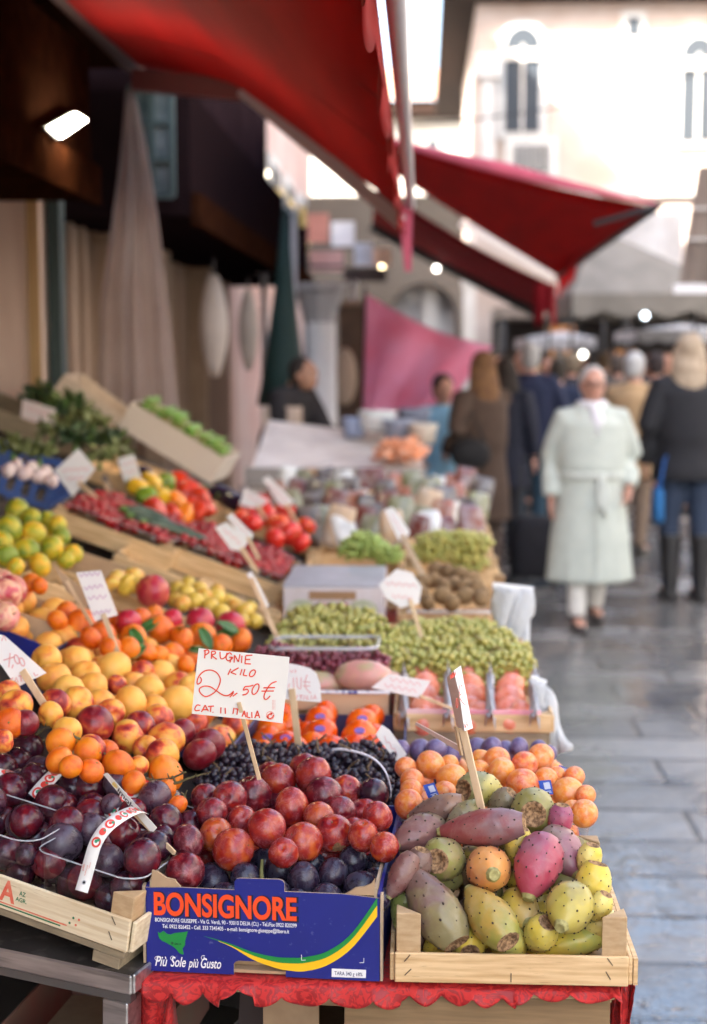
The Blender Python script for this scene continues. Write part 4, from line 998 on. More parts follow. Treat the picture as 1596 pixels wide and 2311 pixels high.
m_peach = skin_fruit('peach_skin', [(.82, .40, .06), (.80, .32, .045), (.62, .085, .03), (.24, .01, .016)], (.36, .70), 1.0, None, speck=((.75, .4, .2), 26, .05), rough=(.42, .6), sss=.06)
m_ypeach = skin_fruit('pale_peach_skin', [(.86, .46, .09), (.84, .38, .06), (.78, .22, .045)], (.34, .80), 1.0, None, rough=(.5, .6), sss=.06)
m_nect = skin_fruit('nectarine_skin', [(.72, .30, .06), (.38, .025, .02), (.16, .006, .014)], (.22, .50), .9, (.42, .2, .22), (.5, .9), 2.0, None, (.28, .4), .1, bloom_f=.4)
m_mand = skin_fruit('orange_peel', [(.84, .23, .008), (.80, .155, .006), (.68, .095, .005)], (.3, .7), 1.4, None, rough=(.30, .4), sss=.06, pore=22)
m_green_mand = skin_fruit('green_orange_peel', [(.20, .28, .02), (.50, .42, .02), (.80, .42, .02)], (.36, .68), .9, None, rough=(.35, .4), sss=.1, pore=22)
m_pers = skin_fruit('persimmon_skin', [(.88, .16, .008), (.84, .11, .006), (.74, .06, .006)], (.3, .7), 1.2, None, rough=(.12, .25), sss=.05)
m_kiwi = skin_fruit('kiwi_skin', [(.20, .12, .05), (.28, .17, .075), (.15, .085, .035)], (.3, .7), 3, None, rough=(.8, .9), sss=0, pore=40)
m_tom = skin_fruit('tomato_skin', [(.70, .04, .02), (.62, .02, .018), (.75, .12, .02)], (.3, .72), 1.2, None, rough=(.15, .3), sss=.1)
m_cher = skin_fruit('cherry_tomato_skin', [(.42, .006, .008), (.20, .003, .006)], (.3, .7), 1.2, None, rough=(.12, .25), sss=0)
m_pome = skin_fruit('pomegranate_skin', [(.50, .02, .04), (.42, .02, .05), (.60, .14, .08)], (.3, .75), 1.2, None, rough=(.3, .4), sss=.05)
m_yel = skin_fruit('yellow_plum_skin', [(.72, .46, .05), (.62, .42, .05), (.72, .28, .04)], (.3, .75), 1.5, (.8, .66, .35), (.5, .9), 2.5, None, (.35, .5), .06, bloom_f=.4)
m_pink = skin_fruit('pink_apple_skin', [(.62, .16, .16), (.78, .45, .28), (.50, .06, .09)], (.3, .7), 1.3, None, rough=(.35, .4), sss=.1)
m_purp = skin_fruit('plum_purple_skin', [(.06, .03, .12), (.11, .05, .14)], (.3, .7), 1.5, (.24, .22, .36), (.3, .75), 1.8, None, (.3, .5), .03, bloom_f=.85)
m_wrap = skin_fruit('wrapped_persimmon_skin', [(.85, .20, .05), (.80, .16, .08)], (.3, .7), 1.2, (.86, .55, .50), (.3, .8), 2.0, None, (.2, .4), .1, bloom_f=.55)
m_mango = skin_fruit('wrapped_mango_skin', [(.70, .40, .26), (.66, .30, .26), (.45, .36, .20)], (.3, .7), 1.0, None, rough=(.3, .4), sss=.1)
m_garlic = skin_fruit('garlic_skin', [(.72, .60, .56), (.62, .46, .46)], (.3, .7), 2.0, None, rough=(.6, .7), sss=.1)
m_pep = [skin_fruit('pepper_' + n, [c, tuple(x * .8 for x in c)], (.3, .7), 1.0, None, rough=(.14, .3), sss=.08) for n, c in (('red', (.66, .05, .015)), ('yellow', (.85, .50, .02)), ('green', (.20, .32, .03)), ('orange', (.85, .24, .02)))]
m_eggp = M('aubergine_skin', (.015, .008, .025), .18); m_zuc = M('courgette_skin', (.03, .06, .03), .35, (.09, .13, .08), 30)

def f_plum(th, ph): return (.985 * math.sin(th) * (1 - .035 * gs(wrap(ph), .22) * math.sin(th)), math.cos(th) * 1.0 - .16 * gs(th, .26))
def f_oval(th, ph): return (.95 * math.sin(th) * (1 - .03 * gs(wrap(ph), .25)), math.cos(th) * 1.08 - .12 * gs(th, .24))
def lump(fn, seed, amp):
    def g(th, ph):
        r, z = fn(th, ph); q = Vector((math.sin(th) * math.cos(ph), math.sin(th) * math.sin(ph), math.cos(th))); k = 1 + amp * noise.noise(q * 1.1 + Vector((seed, 0, 0))) + amp * .25 * noise.noise(q * 3.2 + Vector((0, seed, 0)))
        return r * k, z * k
    return g
def f_peach(th, ph): return (1.02 * math.sin(th) * (1 - .075 * gs(wrap(ph), .20) * (.4 + .6 * math.cos(th / 2))), .93 * math.cos(th) - .24 * gs(th, .30) - .05 * gs(th - math.pi, .12))
def f_mand(th, ph): return (1.03 * math.sin(th), .88 * math.cos(th) - .07 * gs(th, .2))
def f_pers(th, ph): return (1.04 * math.sin(th) ** .9 * (1 + .025 * math.cos(4 * ph)), .86 * math.cos(th) + .05 * gs(th, .4))
def f_kiwi(th, ph): return (.92 * math.sin(th), 1.16 * math.cos(th))
def f_tom(th, ph): return (1.04 * math.sin(th) * (1 + .03 * math.cos(5 * ph) * (1 - abs(math.cos(th)))), .84 * math.cos(th) - .12 * gs(th, .3))
def f_pome(th, ph): return (1.0 * math.sin(th) * (1 + .02 * math.cos(6 * ph)), .95 * math.cos(th) + (.26 * gs(th, .16) - .2 * gs(th, .08)))
def f_pear(th, ph): return (.95 * math.sin(th) * (1 - .34 * (1 + math.cos(th)) / 2 * math.sin(th)), 1.22 * math.cos(th))
def f_apple(th, ph): return (1.03 * math.sin(th), .9 * math.cos(th) - .26 * gs(th, .3) - .12 * gs(th - math.pi, .3))
def f_pepper(th, ph): return (.86 * math.sin(th) ** .7 * (1 + .10 * math.cos(4 * ph)), 1.12 * math.cos(th) - .25 * gs(th, .3))
def f_garlic(th, ph): return (1.0 * math.sin(th) * (1 + .05 * math.cos(8 * ph)), .8 * math.cos(th) + .5 * gs(th, .25))
def f_mango(th, ph): return (.78 * math.sin(th) * (1 + .12 * math.cos(ph)), 1.35 * math.cos(th))
def leafcap(m):
    for i in range(5):
        a = i * 1.2566; m.add([(0, 0, .80), (.22 * math.cos(a - .35), .22 * math.sin(a - .35), .83), (.42 * math.cos(a), .42 * math.sin(a), .82), (.22 * math.cos(a + .35), .22 * math.sin(a + .35), .83)], [(0, 1, 2, 3)], 1)
    m.tube([(0, 0, .78), (.03, .02, 1.05)], .045, 6, k=1)
ME = dict(
    red=fruit_mesh('red_plum', [m_red, stem_m], f_plum, stem=lambda m: stub(m, .80, .03, .16)), red_bald=fruit_mesh('red_plum', [m_red, stem_m], f_plum), red_b=fruit_mesh('red_plum', [m_red, stem_m], lump(f_plum, 3, .05), stem=lambda m: stub(m, .78, .035, .10)), red_c=fruit_mesh('red_plum', [m_red, stem_m], lump(f_oval, 8, .06)), dark_b=fruit_mesh('dark_plum', [m_dark, stem_m], lump(f_plum, 5, .055), stem=lambda m: stub(m, .78, .035, .08)),
    black=fruit_mesh('black_plum', [m_black, stem_m], f_oval), dark=fruit_mesh('dark_plum', [m_dark, stem_m], f_plum), dusk=fruit_mesh('dark_plum', [m_dusk, stem_m], f_plum), apri=fruit_mesh('orange_plum', [m_apri, stem_m], f_plum, 30, 20),
    peach=fruit_mesh('peach', [m_peach], f_peach, 30, 20), ypeach=fruit_mesh('peach', [m_ypeach], f_peach, 28, 18), nect=fruit_mesh('nectarine', [m_nect], f_peach, 30, 20),
    mand=fruit_mesh('mandarin', [m_mand, green_stem], f_mand, 28, 18, stem=lambda m: stub(m, .80, .06, .07)), gmand=fruit_mesh('green_mandarin', [m_green_mand, green_stem], f_mand, 24, 16, stem=lambda m: stub(m, .80, .06, .07)),
    pers=fruit_mesh('persimmon', [m_pers], f_pers, 32, 20), wrap=fruit_mesh('persimmon', [m_wrap], f_pers, 24, 16), kiwi=fruit_mesh('kiwi', [m_kiwi, stem_m], f_kiwi, 20, 14, stem=lambda m: stub(m, 1.1, .08, .1)),
    tom=fruit_mesh('tomato', [m_tom, green_stem], f_tom, 24, 16, leafcap), cher=fruit_mesh('cherry_tomato', [m_cher, green_stem], f_plum, 14, 10, leafcap), pome=fruit_mesh('pomegranate', [m_pome], f_pome, 28, 24),
    yel=fruit_mesh('yellow_plum', [m_yel], f_plum, 20, 14), pear=fruit_mesh('pear', [m_yel, stem_m], f_pear, 24, 18, stem=lambda m: stub(m, 1.15, .05, .25)), pink=fruit_mesh('pink_apple', [m_pink, stem_m], f_apple, 26, 18, stem=lambda m: stub(m, .6, .04, .35)),
    purp=fruit_mesh('purple_plum', [m_purp], f_oval, 24, 16), garlic=fruit_mesh('garlic_bulb', [m_garlic], f_garlic, 24, 16), mango=fruit_mesh('mango', [m_mango], f_mango, 26, 18))
ME['scar'] = fruit_mesh('red_plum', [m_red, stem_m, scar_m], f_plum, 72, 48, stem=lambda m: stub(m, .80, .03, .16))
for p in ME['scar'].polygons:
    c = p.center
    if Vector(((c.x - .32) / .34, (c.y + .86) / .5, (c.z - .05) / .40)).length + .55 * noise.noise(c * 4.2) < .82: p.material_index = 2
for i, k in enumerate(('pep_r', 'pep_y', 'pep_g', 'pep_o')): ME[k] = fruit_mesh('pepper', [m_pep[i], green_stem], f_pepper, 28, 18, stem=lambda m: stub(m, .8, .12, .45))

def relax(its, gap=.95, iters=90, nk=.7):
    """its: [pos, radius]; moves fruit along its own line of sight until neighbours stop interpenetrating."""
    for _ in range(iters):
        moved = 0
        for i in range(len(its)):
            for j in range(i):
                a, b = its[i], its[j]; d = (a[0] - b[0]).length; need = (a[1] + b[1]) * gap
                if d < need:
                    s = (need - d) * .35; far, near = (a, b) if (a[0] - CAM).length > (b[0] - CAM).length else (b, a)
                    if abs((a[0] - CAM).length - (b[0] - CAM).length) < .004: s += .002
                    rf, rn = (far[0] - CAM).normalized(), (near[0] - CAM).normalized()
                    kf = 1 + s / (far[0] - CAM).length; kn = 1 - s * nk / (near[0] - CAM).length
                    far[0] = CAM + (far[0] - CAM) * kf; far[1] *= kf
                    near[0] = CAM + (near[0] - CAM) * kn; near[1] *= kn; moved += 1
        if not moved: break
    return its
def rrot(): return Euler((rnd.uniform(0, 6.28), rnd.uniform(0, 6.28), rnd.uniform(0, 6.28)))
def put(name, me, p, r, label, cat, group, rot=None, sc=(1, 1, 1)):
    o = bpy.data.objects.new(name, me); col.objects.link(o)
    o.location = p; o.rotation_euler = rot if rot is not None else rrot(); o.scale = (r * sc[0], r * sc[1], r * sc[2])
    return tag(o, label, cat, group)
def row_labels(its, desc, where, special=None):
    """desc, nth from the left in the nth row from the front."""
    n = len(its); order = sorted(range(n), key=lambda i: -its[i][1]); rp = sum(i[2] for i in its) / n
    rows = []; cur = []; v0 = None
    for i in order:
        if v0 is None or v0 - its[i][1] > rp * 1.1: cur = []; rows.append(cur); v0 = its[i][1]
        cur.append(i)
    lab = [None] * n
    for k, rw in enumerate(rows):
        rw.sort(key=lambda i: its[i][0])
        for q, i in enumerate(rw):
            a = 'only one' if len(rw) == 1 else ORD[min(q, 15)] + ' from left'
            d = desc(i) if callable(desc) else desc
            lab[i] = f"{d}, {a}, {ORD[min(k, 15)]} row {where}"
    return lab
def start(its, pos): return [[pos(u, v), r * (pos(u, v) - CAM).dot(FW) / FP] for u, v, r in its]
def pile(its, pos, kinds, cat, desc, where, group, names=None, gap=.95, labels=None, rots=None, rfix=None, pre=None):
    """its: (u, v, pixel radius); pos(u, v) -> point of the centre."""
    st_ = pre or start(its, pos)
    if not pre: relax(st_, gap)
    lab = row_labels(its, desc, where); out = []
    for i, (p, r) in enumerate(st_):
        k = kinds(i) if callable(kinds) else kinds
        l = (labels or {}).get(i, lab[i])
        out.append(put(ME[k].name.split('.')[0], ME[k], p, r, l, cat(i) if callable(cat) else cat, group, (rots or {}).get(i), tuple(rnd.uniform(.95, 1.05) for _ in range(3))))
    return out
def lerpY(pts):
    pts = sorted(pts)
    def f(v):
        if v <= pts[0][0]: return pts[0][1]
        for (a, ya), (b, yb) in zip(pts, pts[1:]):
            if v <= b: return ya + (yb - ya) * (v - a) / (b - a)
        return pts[-1][1]
    return f
def fill(fr, x0, x1, y0, y1, z, sp, k, r, label, cat, group, keep=lambda x, y: True):
    ny = max(1, int((y1 - y0) / sp)); nx = max(1, int((x1 - x0) / sp))
    for i in range(nx + 1):
        for j in range(ny + 1):
            x, y = x0 + (x1 - x0) * i / nx + rnd.uniform(-.1, .1) * sp, y0 + (y1 - y0) * j / ny + rnd.uniform(-.1, .1) * sp
            if keep(x, y): put(ME[k].name.split('.')[0], ME[k], fr @ Vector((x, y, z + rnd.uniform(-.2, .2) * sp)), r * rnd.uniform(.92, 1.04), label, cat, group)

# --- red and black plums in the blue box
RED = [(572, 1795, 45), (658, 1822, 43), (731, 1795, 45), (628, 1764, 42), (707, 1750, 43), (688, 1736, 38), (610, 1752, 34), (781, 1785, 37), (602, 1870, 46), (685, 1900, 45), (754, 1881, 44), (820, 1886, 37), (821, 1838, 38),
       (852, 1842, 34), (868, 1912, 34), (527, 1917, 47), (519, 1803, 42), (479, 1836, 38), (489, 1884, 41), (424, 1900, 38), (417, 1968, 46), (463, 1800, 34), (548, 1853, 38), (770, 1832, 36), (640, 1925, 34), (842, 1793, 38), (720, 1845, 38)]
yf = lerpY([(1970, 1.925), (1915, 1.965), (1870, 1.99), (1795, 2.05), (1740, 2.12)])
rl = {0: 'red plum with whitish bloom at the foot of the PRUGNIE sign stick', 10: 'red plum with a torn tan scar on its skin, in the blue box pile', 15: 'bright orange red plum lowest at the front of the pile, above the black plums',
      20: 'single red plum at the left front corner of the blue box', 4: 'red plum at the very top of the pile, before the small black grapes', 25: 'dark purple plum at the right back of the red pile', 14: 'red plum squeezed at the right edge of the blue box against the prickly pears'}
RK = lambda i: 'scar' if i == 10 else 'dark' if i == 25 else ('red' if i in (10, 11, 7, 16) else ('red_b', 'red_c', 'red_bald')[i % 3])
D_ = lambda x, y, z: Vector((x, y, z))
def look(dx, dy, dz, spin=0): return (Matrix((RT, UP, -FW)).transposed() @ Vector((dx, dy, dz))).to_track_quat('Z', 'Y').to_euler()
BLK = [(637, 1961, 40), (685, 1988, 40), (752, 1972, 38), (797, 1944, 33), (850, 1953, 30), (815, 2003, 38), (850, 1990, 33), (737, 2032, 41), (588, 2010, 40), (622, 2015, 35), (554, 1980, 35), (509, 2027, 36), (666, 2040, 34), (798, 2040, 30), (480, 1990, 41),
       (706, 1950, 30), (598, 1948, 34), (455, 2035, 33), (855, 2030, 28), (560, 2044, 30)]
yb = lerpY([(2045, 1.905), (2000, 1.918), (1960, 1.94), (1940, 1.965)])
sb, sr = start(BLK, lambda u, v: P(u, v, yb(v))), start(RED, lambda u, v: P(u, v, yf(v)))
relax(sb, .93, 60, 0); both = sb + sr; relax(both, .94, 120, .12)
for q in sb:                                               # keep the front row behind the box front
    k = (1.882 + q[1] + .006) / q[0].y
    if k > 1: q[0] = CAM + (q[0] - CAM) * k; q[1] *= k
pile(RED, lambda u, v: P(u, v, yf(v)), RK, 'plum', 'red plum', 'of the blue box', 'red plums heaped in the blue box', labels=rl, pre=sr,
     rots={10: look(-.1, .75, .65), 11: look(0, .9, .4), 7: look(.3, .6, .7), 16: look(-.2, .3, .9), 3: look(.5, .6, .6), 9: look(-.6, .5, .5), 18: look(.1, .5, .8), 0: look(-.3, .9, .2), 15: look(.8, .3, .4)})
pile(BLK, lambda u, v: P(u, v, yb(v)), 'black', 'plum', 'blue black plum with dusty bloom', 'behind the blue box front', 'blue black plums at the front of the blue box', pre=sb)
fill(bf, .035, BW - .035, .07, BD - .04, .04, .056, 'black', .026, 'plum half buried at the bottom of the blue box', 'plum', 'plums buried in the blue box')
fill(bf, .035, BW - .035, .20, BD - .04, .092, .056, 'red_bald', .026, 'red plum half buried inside the pile in the blue box', 'plum', 'plums buried in the blue box')
fill(bf, .07, BW - .06, .23, BD - .06, .135, .056, 'red_bald', .026, 'red plum half buried inside the pile in the blue box', 'plum', 'plums buried in the blue box')
o = MB().tube([P(592, 1940, 1.955), P(590, 1965, 1.945), P(591, 1985, 1.935)], [.0022, .0028, .0034], 8).build('fruit_stalk', M('stalk_olive', (.16, .16, .05), .7), smooth=True); tag(o, 'loose olive green fruit stalk standing among the black plums', 'stalk')

# --- dark plums in clear punnets, tilted crate
DRK = [(61, 1691, 40), (10, 1720, 30), (46, 1779, 45), (86, 1736, 31), (57, 1858, 45), (137, 1829, 44), (202, 1777, 42), (264, 1770, 33), (158, 1755, 31), (122, 1790, 34), (92, 1812, 26), (6, 1846, 31), (206, 1823, 36), (252, 1816, 25), (350, 1800, 39),
       (374, 1852, 40), (366, 1890, 31), (348, 1911, 40), (321, 1937, 45), (243, 1941, 38), (277, 1884, 42), (206, 1872, 37), (141, 1903, 47), (300, 1835, 34), (20, 1800, 30)]
yd0 = lerpY([(1690, 2.23), (1760, 2.14), (1830, 2.05), (1900, 1.955), (1945, 1.915)])
yd = lambda u, v: yd0(v) + .055 * (1 - u / 380)
dl = {0: 'glossy dark red plum perched highest at the left, under the twigs', 22: 'big grey bloomed plum at the left front of the clear punnet beside the paper strap', 18: 'dusty purple plum at the right front of the clear punnet, touching the rim', 15: 'reddish purple plum at the right edge, behind the narrow printed card'}
pile(DRK, lambda u, v: P(u, v, yd(u, v)), lambda i: 'dusk' if i in (2, 4, 22, 14, 3, 7, 8, 13, 19, 21) else 'dark', 'plum', 'dark purple plum', 'of the punnets', 'dark plums heaped over the clear punnets', labels=dl)
LOW = [(164, 1992, 42), (248, 2030, 38), (99, 2009, 34), (46, 1970, 34), (8, 1932, 36), (61, 1930, 28), (205, 1998, 34), (300, 1998, 34), (120, 1968, 28)]
pile(LOW, lambda u, v: P(u, v, 1.925 + .055 * (1 - u / 380)), 'dark', 'plum', 'dark plum seen through clear plastic', 'inside the punnets', 'dark plums inside the clear punnets')
fill(fa_, .04, CW - .05, .07, CD - .04, .045, .06, 'dark', .027, 'dark plum half buried in the tilted crate', 'plum', 'plums buried in the tilted crate')
fill(fa_, .04, CW - .05, .12, CD - .04, .088, .06, 'dark', .027, 'dark plum half buried in the tilted crate', 'plum', 'plums buried in the tilted crate')

def clear_plastic():
    t = NT('clear_plastic'); fz = t.n('LayerWeight', {'Blend': .35}).outputs['Facing']
    gl = t.n('BsdfGlossy', {'Color': (1, 1, 1), 'Roughness': .06}); tp = t.n('BsdfTransparent', {'Color': (.93, .94, .95)})
    f = t.ramp(fz, [(0, .03), (.75, .16), (1, .75)])
    t.set(t.o.inputs[0], t.n('MixShader', {0: f, 1: tp.outputs[0], 2: gl.outputs[0]}).outputs[0]); return t.m
clear_m = clear_plastic(); _r = NT('glint_rim'); _r.p(Base_Color=(.70, .72, .76), Roughness=.1); _r.set(_r.o.inputs[0], _r.n('MixShader', {0: .38, 1: _r.n('BsdfTransparent').outputs[0], 2: _r.b.outputs[0]}).outputs[0]); rim_m = _r.m  # milky rim colour paints the bright highlight along clear plastic
def rrect(x0, x1, y0, y1, r, n=6):
    out = []
    for cx_, cy_, a0 in ((x1 - r, y1 - r, 0), (x0 + r, y1 - r, 90), (x0 + r, y0 + r, 180), (x1 - r, y0 + r, 270)):
        for i in range(n + 1): a = R(a0 + 90 * i / n); out.append((cx_ + r * math.cos(a), cy_ + r * math.sin(a)))
    return out
def punnet(label, fr, w, d, h, rim=.0012, bulge=.0, tint=None):
    t = thing('clear_punnet', label, 'punnet', mat=fr, world=False, group='clear plastic punnets')
    a = rrect(.012, w - .012, .012, d - .012, .02); b = rrect(0, w, 0, d, .028); n = len(a); m = MB(); L = 6
    vs = []
    for k in range(L + 1):
        s = k / L; vs += [(p[0] + (q[0] - p[0]) * s ** .6, p[1] + (q[1] - p[1]) * s ** .6, h * s) for p, q in zip(a, b)]
    m.add(vs, [(k * n + i, k * n + (i + 1) % n, (k + 1) * n + (i + 1) % n, (k + 1) * n + i) for k in range(L) for i in range(n)] + [tuple(range(n - 1, -1, -1))])
    m.build('tray', clear_m, t, smooth=True)
    bb_ = rrect(-.003, w + .003, -.003, d + .003, .030); pts = [(x, y, h + .0035 * math.cos(i * .26)) for i, (x, y) in enumerate(bb_)]
    MB().tube(pts + [pts[0], pts[1]], rim, 8, cap=False).build('rim', rim_m, t, smooth=True)
    return t
punnet('clear plastic punnet of dark plums with the long fruit printed paper strap', fa_ @ Matrix.Translation((CW - .172, .012, .014)), .164, .125, .083)
punnet('clear plastic punnet of dark plums cut by the picture edge, beside the strapped one', fa_ @ Matrix.Translation((CW - .352, .012, .014)), .172, .125, .086)
punnet('clear plastic punnet half hidden behind the front punnet of dark plums', fa_ @ Matrix.Translation((CW - .172, .16, .02)), .164, .125, .083)

def strap(label, pts, w, icons=1, txt=False, eyelet=False):
    t = thing('paper_strap', label, 'paper strap', pts[0], 'printed paper straps of the punnets')
    cp = [Vector(q) for q in smooth_curve([tuple(q) for q in pts], 10)]
    fr_ = []
    for i, q in enumerate(cp):
        T = (cp[min(i + 1, len(cp) - 1)] - cp[max(i - 1, 0)]).normalized(); N0 = Vector((.15, -.75, .65)); S = N0.cross(T)
        S = S.normalized(); fr_.append((q, T, S, T.cross(S).normalized()))
    if fr_[0][3].dot(Vector((0, -1, .6))) < 0: fr_ = [(q, T, -S, -N) for q, T, S, N in fr_]
    MB().sheet([[q - S * w / 2, q, q + S * w / 2] for q, T, S, N in fr_], .0004).build('paper', M('strap_paper', (.80, .79, .76), .45), t, smooth=True)
    L = [0]
    for i in range(1, len(cp)): L.append(L[-1] + (cp[i] - cp[i - 1]).length)
    def at_(s, x):
        d = s * L[-1]; i = max(k for k in range(len(L)) if L[k] <= d + 1e-9); i = min(i, len(L) - 2); f = (d - L[i]) / max(1e-6, L[i + 1] - L[i])
        q, T, S, N = fr_[i]; q2, _, S2, N2 = fr_[i + 1]
        return q.lerp(q2, f) + S.lerp(S2, f) * x + N.lerp(N2, f) * .0009
    m = MB(); s = .31 if txt else .08; k = 0; step = .115 * .125 / L[-1]
    while s < .97:
        r = w * (.36 if k % 2 == 0 else .26); c = at_(s, 0); dx = at_(s, .002) - c; dt = at_(min(.999, s + .002), 0) - at_(s, 0); dx.normalize(); dt.normalize(); nn = dx.cross(dt)
        if nn.dot(CAM - c) < 0: nn = -nn
        def disk(rr_, off, kk, e=1.0, sh=(0, 0)):
            n = 18; vs = [c + dx * (rr_ * math.cos(6.283 * i / n) + sh[0]) + dt * (rr_ * e * math.sin(6.283 * i / n) + sh[1]) + nn * off for i in range(n)]
            m.add(vs, [tuple(range(n))], kk)
        disk(r, .0001, 0, 1.15); 
        if k % 2 == 0: disk(r * .62, .0003, 2, 1.1); disk(r * .36, .0005, 0 if k % 4 else 1, 1.1, (r * .1, r * .2))
        disk(r * .34, .0007, 1, .9, (-r * .25, r * .65))
        s += step * (1.15 if k % 2 == 0 else 1.0); k += 1
    m.build('printed_fruit', [M('strap_red', (.68, .045, .03), .5), M('strap_green', (.03, .28, .14), .5), M('strap_white', (.8, .78, .74), .5)], t)
    if txt:
        for (b_, s_, x_off, cap) in (('1000 g', .145, .0052, .0026), ('FÜLLGEWICHT', .13, .0008, .0017), ('KLASSE I', .165, -.0022, .0017)):
            c = at_(s_, 0); dx = (at_(s_, .002) - c).normalized(); dt = (at_(s_ + .02, 0) - c).normalized(); nn = dx.cross(dt)
            if nn.dot(CAM - c) < 0: nn = -nn
            o_ = c + dx * x_off * (1 if dx.dot(RT) < 0 else -1) + nn * .0004
            xax = -dt if True else dt; zax = nn.cross(xax) * -1
            f_ = Matrix((( xax.x, -nn.x, zax.x, o_.x), (xax.y, -nn.y, zax.y, o_.y), (xax.z, -nn.z, zax.z, o_.z), (0, 0, 0, 1)))
            text(b_, M('strap_print', (.62, .20, .14), .6), t, f_, cap, bold=.01, align='CENTER')
    if eyelet:
        c = at_(.055, 0); T = fr_[1][1]; N = (c - cp[1]).normalized() if (c - cp[1]).length else Vector((0, -1, 0)); N = Vector((.1, -.9, .4)).normalized()
        a_ = N.cross(Vector((0, 0, 1))).normalized(); b_ = N.cross(a_)
        m = MB(); m.tube([c + N * .0006 + (a_ * math.cos(i * .5236) + b_ * math.sin(i * .5236)) * .0024 for i in range(13)], .0007, 6, cap=False); m.build('eyelet', grey_metal, t, smooth=True)
        m = MB(); m.tube([c + N * .0003, c + N * .0007], .0018, 12); m.build('eyelet_hole', M('hole_black', (.01, .01, .01), .8), t)
strap('long paper strap printed with red fruit, riveted to the front clear punnet', [P(184, 2012, 1.862), P(192, 1985, 1.866), P(204, 1942, 1.866), P(217, 1902, 1.868), P(240, 1868, 1.875), P(274, 1842, 1.90), P(306, 1828, 1.95), P(324, 1832, 2.0)], .0180, txt=True, eyelet=True)
strap('paper strap with red fruit prints crossing behind the narrow card', [P(247, 1848, 2.06), P(262, 1822, 2.06), P(298, 1790, 2.10), P(338, 1764, 2.16), P(356, 1760, 2.2)], .020)
strap('paper strap with red fruit prints rising between the dark plums at the left', [P(76, 1800, 2.10), P(96, 1776, 2.11), P(122, 1748, 2.14), P(148, 1722, 2.20)], .022)
strap('end of a paper strap at the picture edge beside the dark plums', [P(-20, 1752, 2.12), P(2, 1745, 2.12), P(14, 1742, 2.13), P(28, 1741, 2.16)], .016)

# --- prickly pears
def areoles(n, L, W, prof):
    out = []
    for i in range(n):
        s = .10 + .84 * (i + .5) / n; a = i * 2.39996; out.append((s, a))
    return out
def prickly_mesh(Wd, Lh, seed, wart=1.0):
    """stem end at -z, flower end (hollow disc) at +z; half width Wd, half length Lh."""
    rs = random.Random(seed); q = Lh / Wd; tp = .62 if q < 1.5 else .8
    def prof(s):
        b = math.sin(math.pi * min(1, max(0, (s * .80 + .07)))) ** .62
        return b * (1 - .30 * tp * (1 - s) ** 1.6) * (1 - .05 * (s > .9) * (s - .9) * 10)
    seg, rings = 40, 30; ars = areoles(rs.randint(44, 54), Lh, Wd, prof)
    apos = []
    for s, a in ars:
        a += rs.uniform(-.15, .15); s += rs.uniform(-.015, .015); r = Wd * prof(s); apos.append((Vector((r * math.cos(a), r * math.sin(a), -Lh + 2 * Lh * s)), a, s))
    m = MB(); vs = []; bend = rs.uniform(-.05, .05)
    def pt(s, ph):
        r = Wd * prof(s) * (1 + .02 * math.sin(3 * ph + seed) + .015 * math.sin(5 * ph + s * 7)); return Vector((r * math.cos(ph) + bend * Lh * math.cos(math.pi * s), r * math.sin(ph), -Lh + 2 * Lh * s))
    for i in range(rings + 1):
        s = i / rings
        for j in range(seg):
            p = pt(s, 6.28318 * j / seg)
            d = min((p - Vector((bend * Lh * math.cos(math.pi * s), 0, 0)) - A[0]).length for A in apos)
            k = 1 + .050 * wart * gs(d, Wd * .15) + .02 * noise.noise(p * 60 + Vector((seed, 0, 0))); vs.append(Vector((p.x * k, p.y * k, p.z)))
    m.add(vs, [(i * seg + j, i * seg + (j + 1) % seg, (i + 1) * seg + (j + 1) % seg, (i + 1) * seg + j) for i in range(rings) for j in range(seg)], 0)
    r1 = Wd * prof(1.0); top = []                                # flower scar: rim, hollow
    for (rf, dz, kk) in ((1.0, 0, 1), (.92, .012, 0), (.78, .0, 1), (.66, -.05, 1), (.48, -.14, 1), (.25, -.18, 1), (.02, -.17, 1)):
        top.append([Vector((r1 * rf * math.cos(6.28318 * j / seg) * (1 + .04 * math.sin(j * 1.7)) - bend * Lh, r1 * rf * math.sin(6.28318 * j / seg), Lh + dz * Wd)) for j in range(seg)])
    n0 = len(top); m.add([p for r in top for p in r], [(i * seg + j, i * seg + (j + 1) % seg, (i + 1) * seg + (j + 1) % seg, (i + 1) * seg + j) for i in range(n0 - 1) for j in range(seg)], 1)
    r0 = Wd * prof(0.0); bot = []
    for (rf, dz) in ((1.0, 0), (.94, -.03), (.74, -.13), (.68, -.20), (.58, -.19), (.02, -.17)):
        bot.append([Vector((r0 * rf * math.cos(6.28318 * j / seg) * (1 + .06 * math.sin(j * 1.1)) + bend * Lh, r0 * rf * math.sin(6.28318 * j / seg) * (1 + .05 * math.sin(j * .7)), -Lh + dz * Wd)) for j in range(seg)])
    m.add([p for r in bot for p in r], [((i + 1) * seg + j, (i + 1) * seg + (j + 1) % seg, i * seg + (j + 1) % seg, i * seg + j) for i in range(len(bot) - 1) for j in range(seg)], 2)
    for (A, a, s) in apos:
        c = A + Vector((bend * Lh * math.cos(math.pi * s), 0, 0)); nrm = Vector((math.cos(a), math.sin(a), 0)); c = c + nrm * Wd * .044 * wart
        rr_ = Wd * rs.uniform(.022, .050); m.ell(c, (rr_, rr_, rr_ * 1.25), 7, 5, k=3)
    me = m.mesh('prickly_pear', [prick_m, scar2_m, cut_m, areole_m], True)
    return me
prick_m = skin_fruit('prickly_pear_skin', [(1, 1, 1), (0, 0, 0)], (.38, .62), 26, (.46, .42, .37), (.48, 1.0), 34, ((.30, .24, .10), 210, .04), (.33, .5), .04, tint=True, bloom_f=.22, grad=('Z', 5.0))
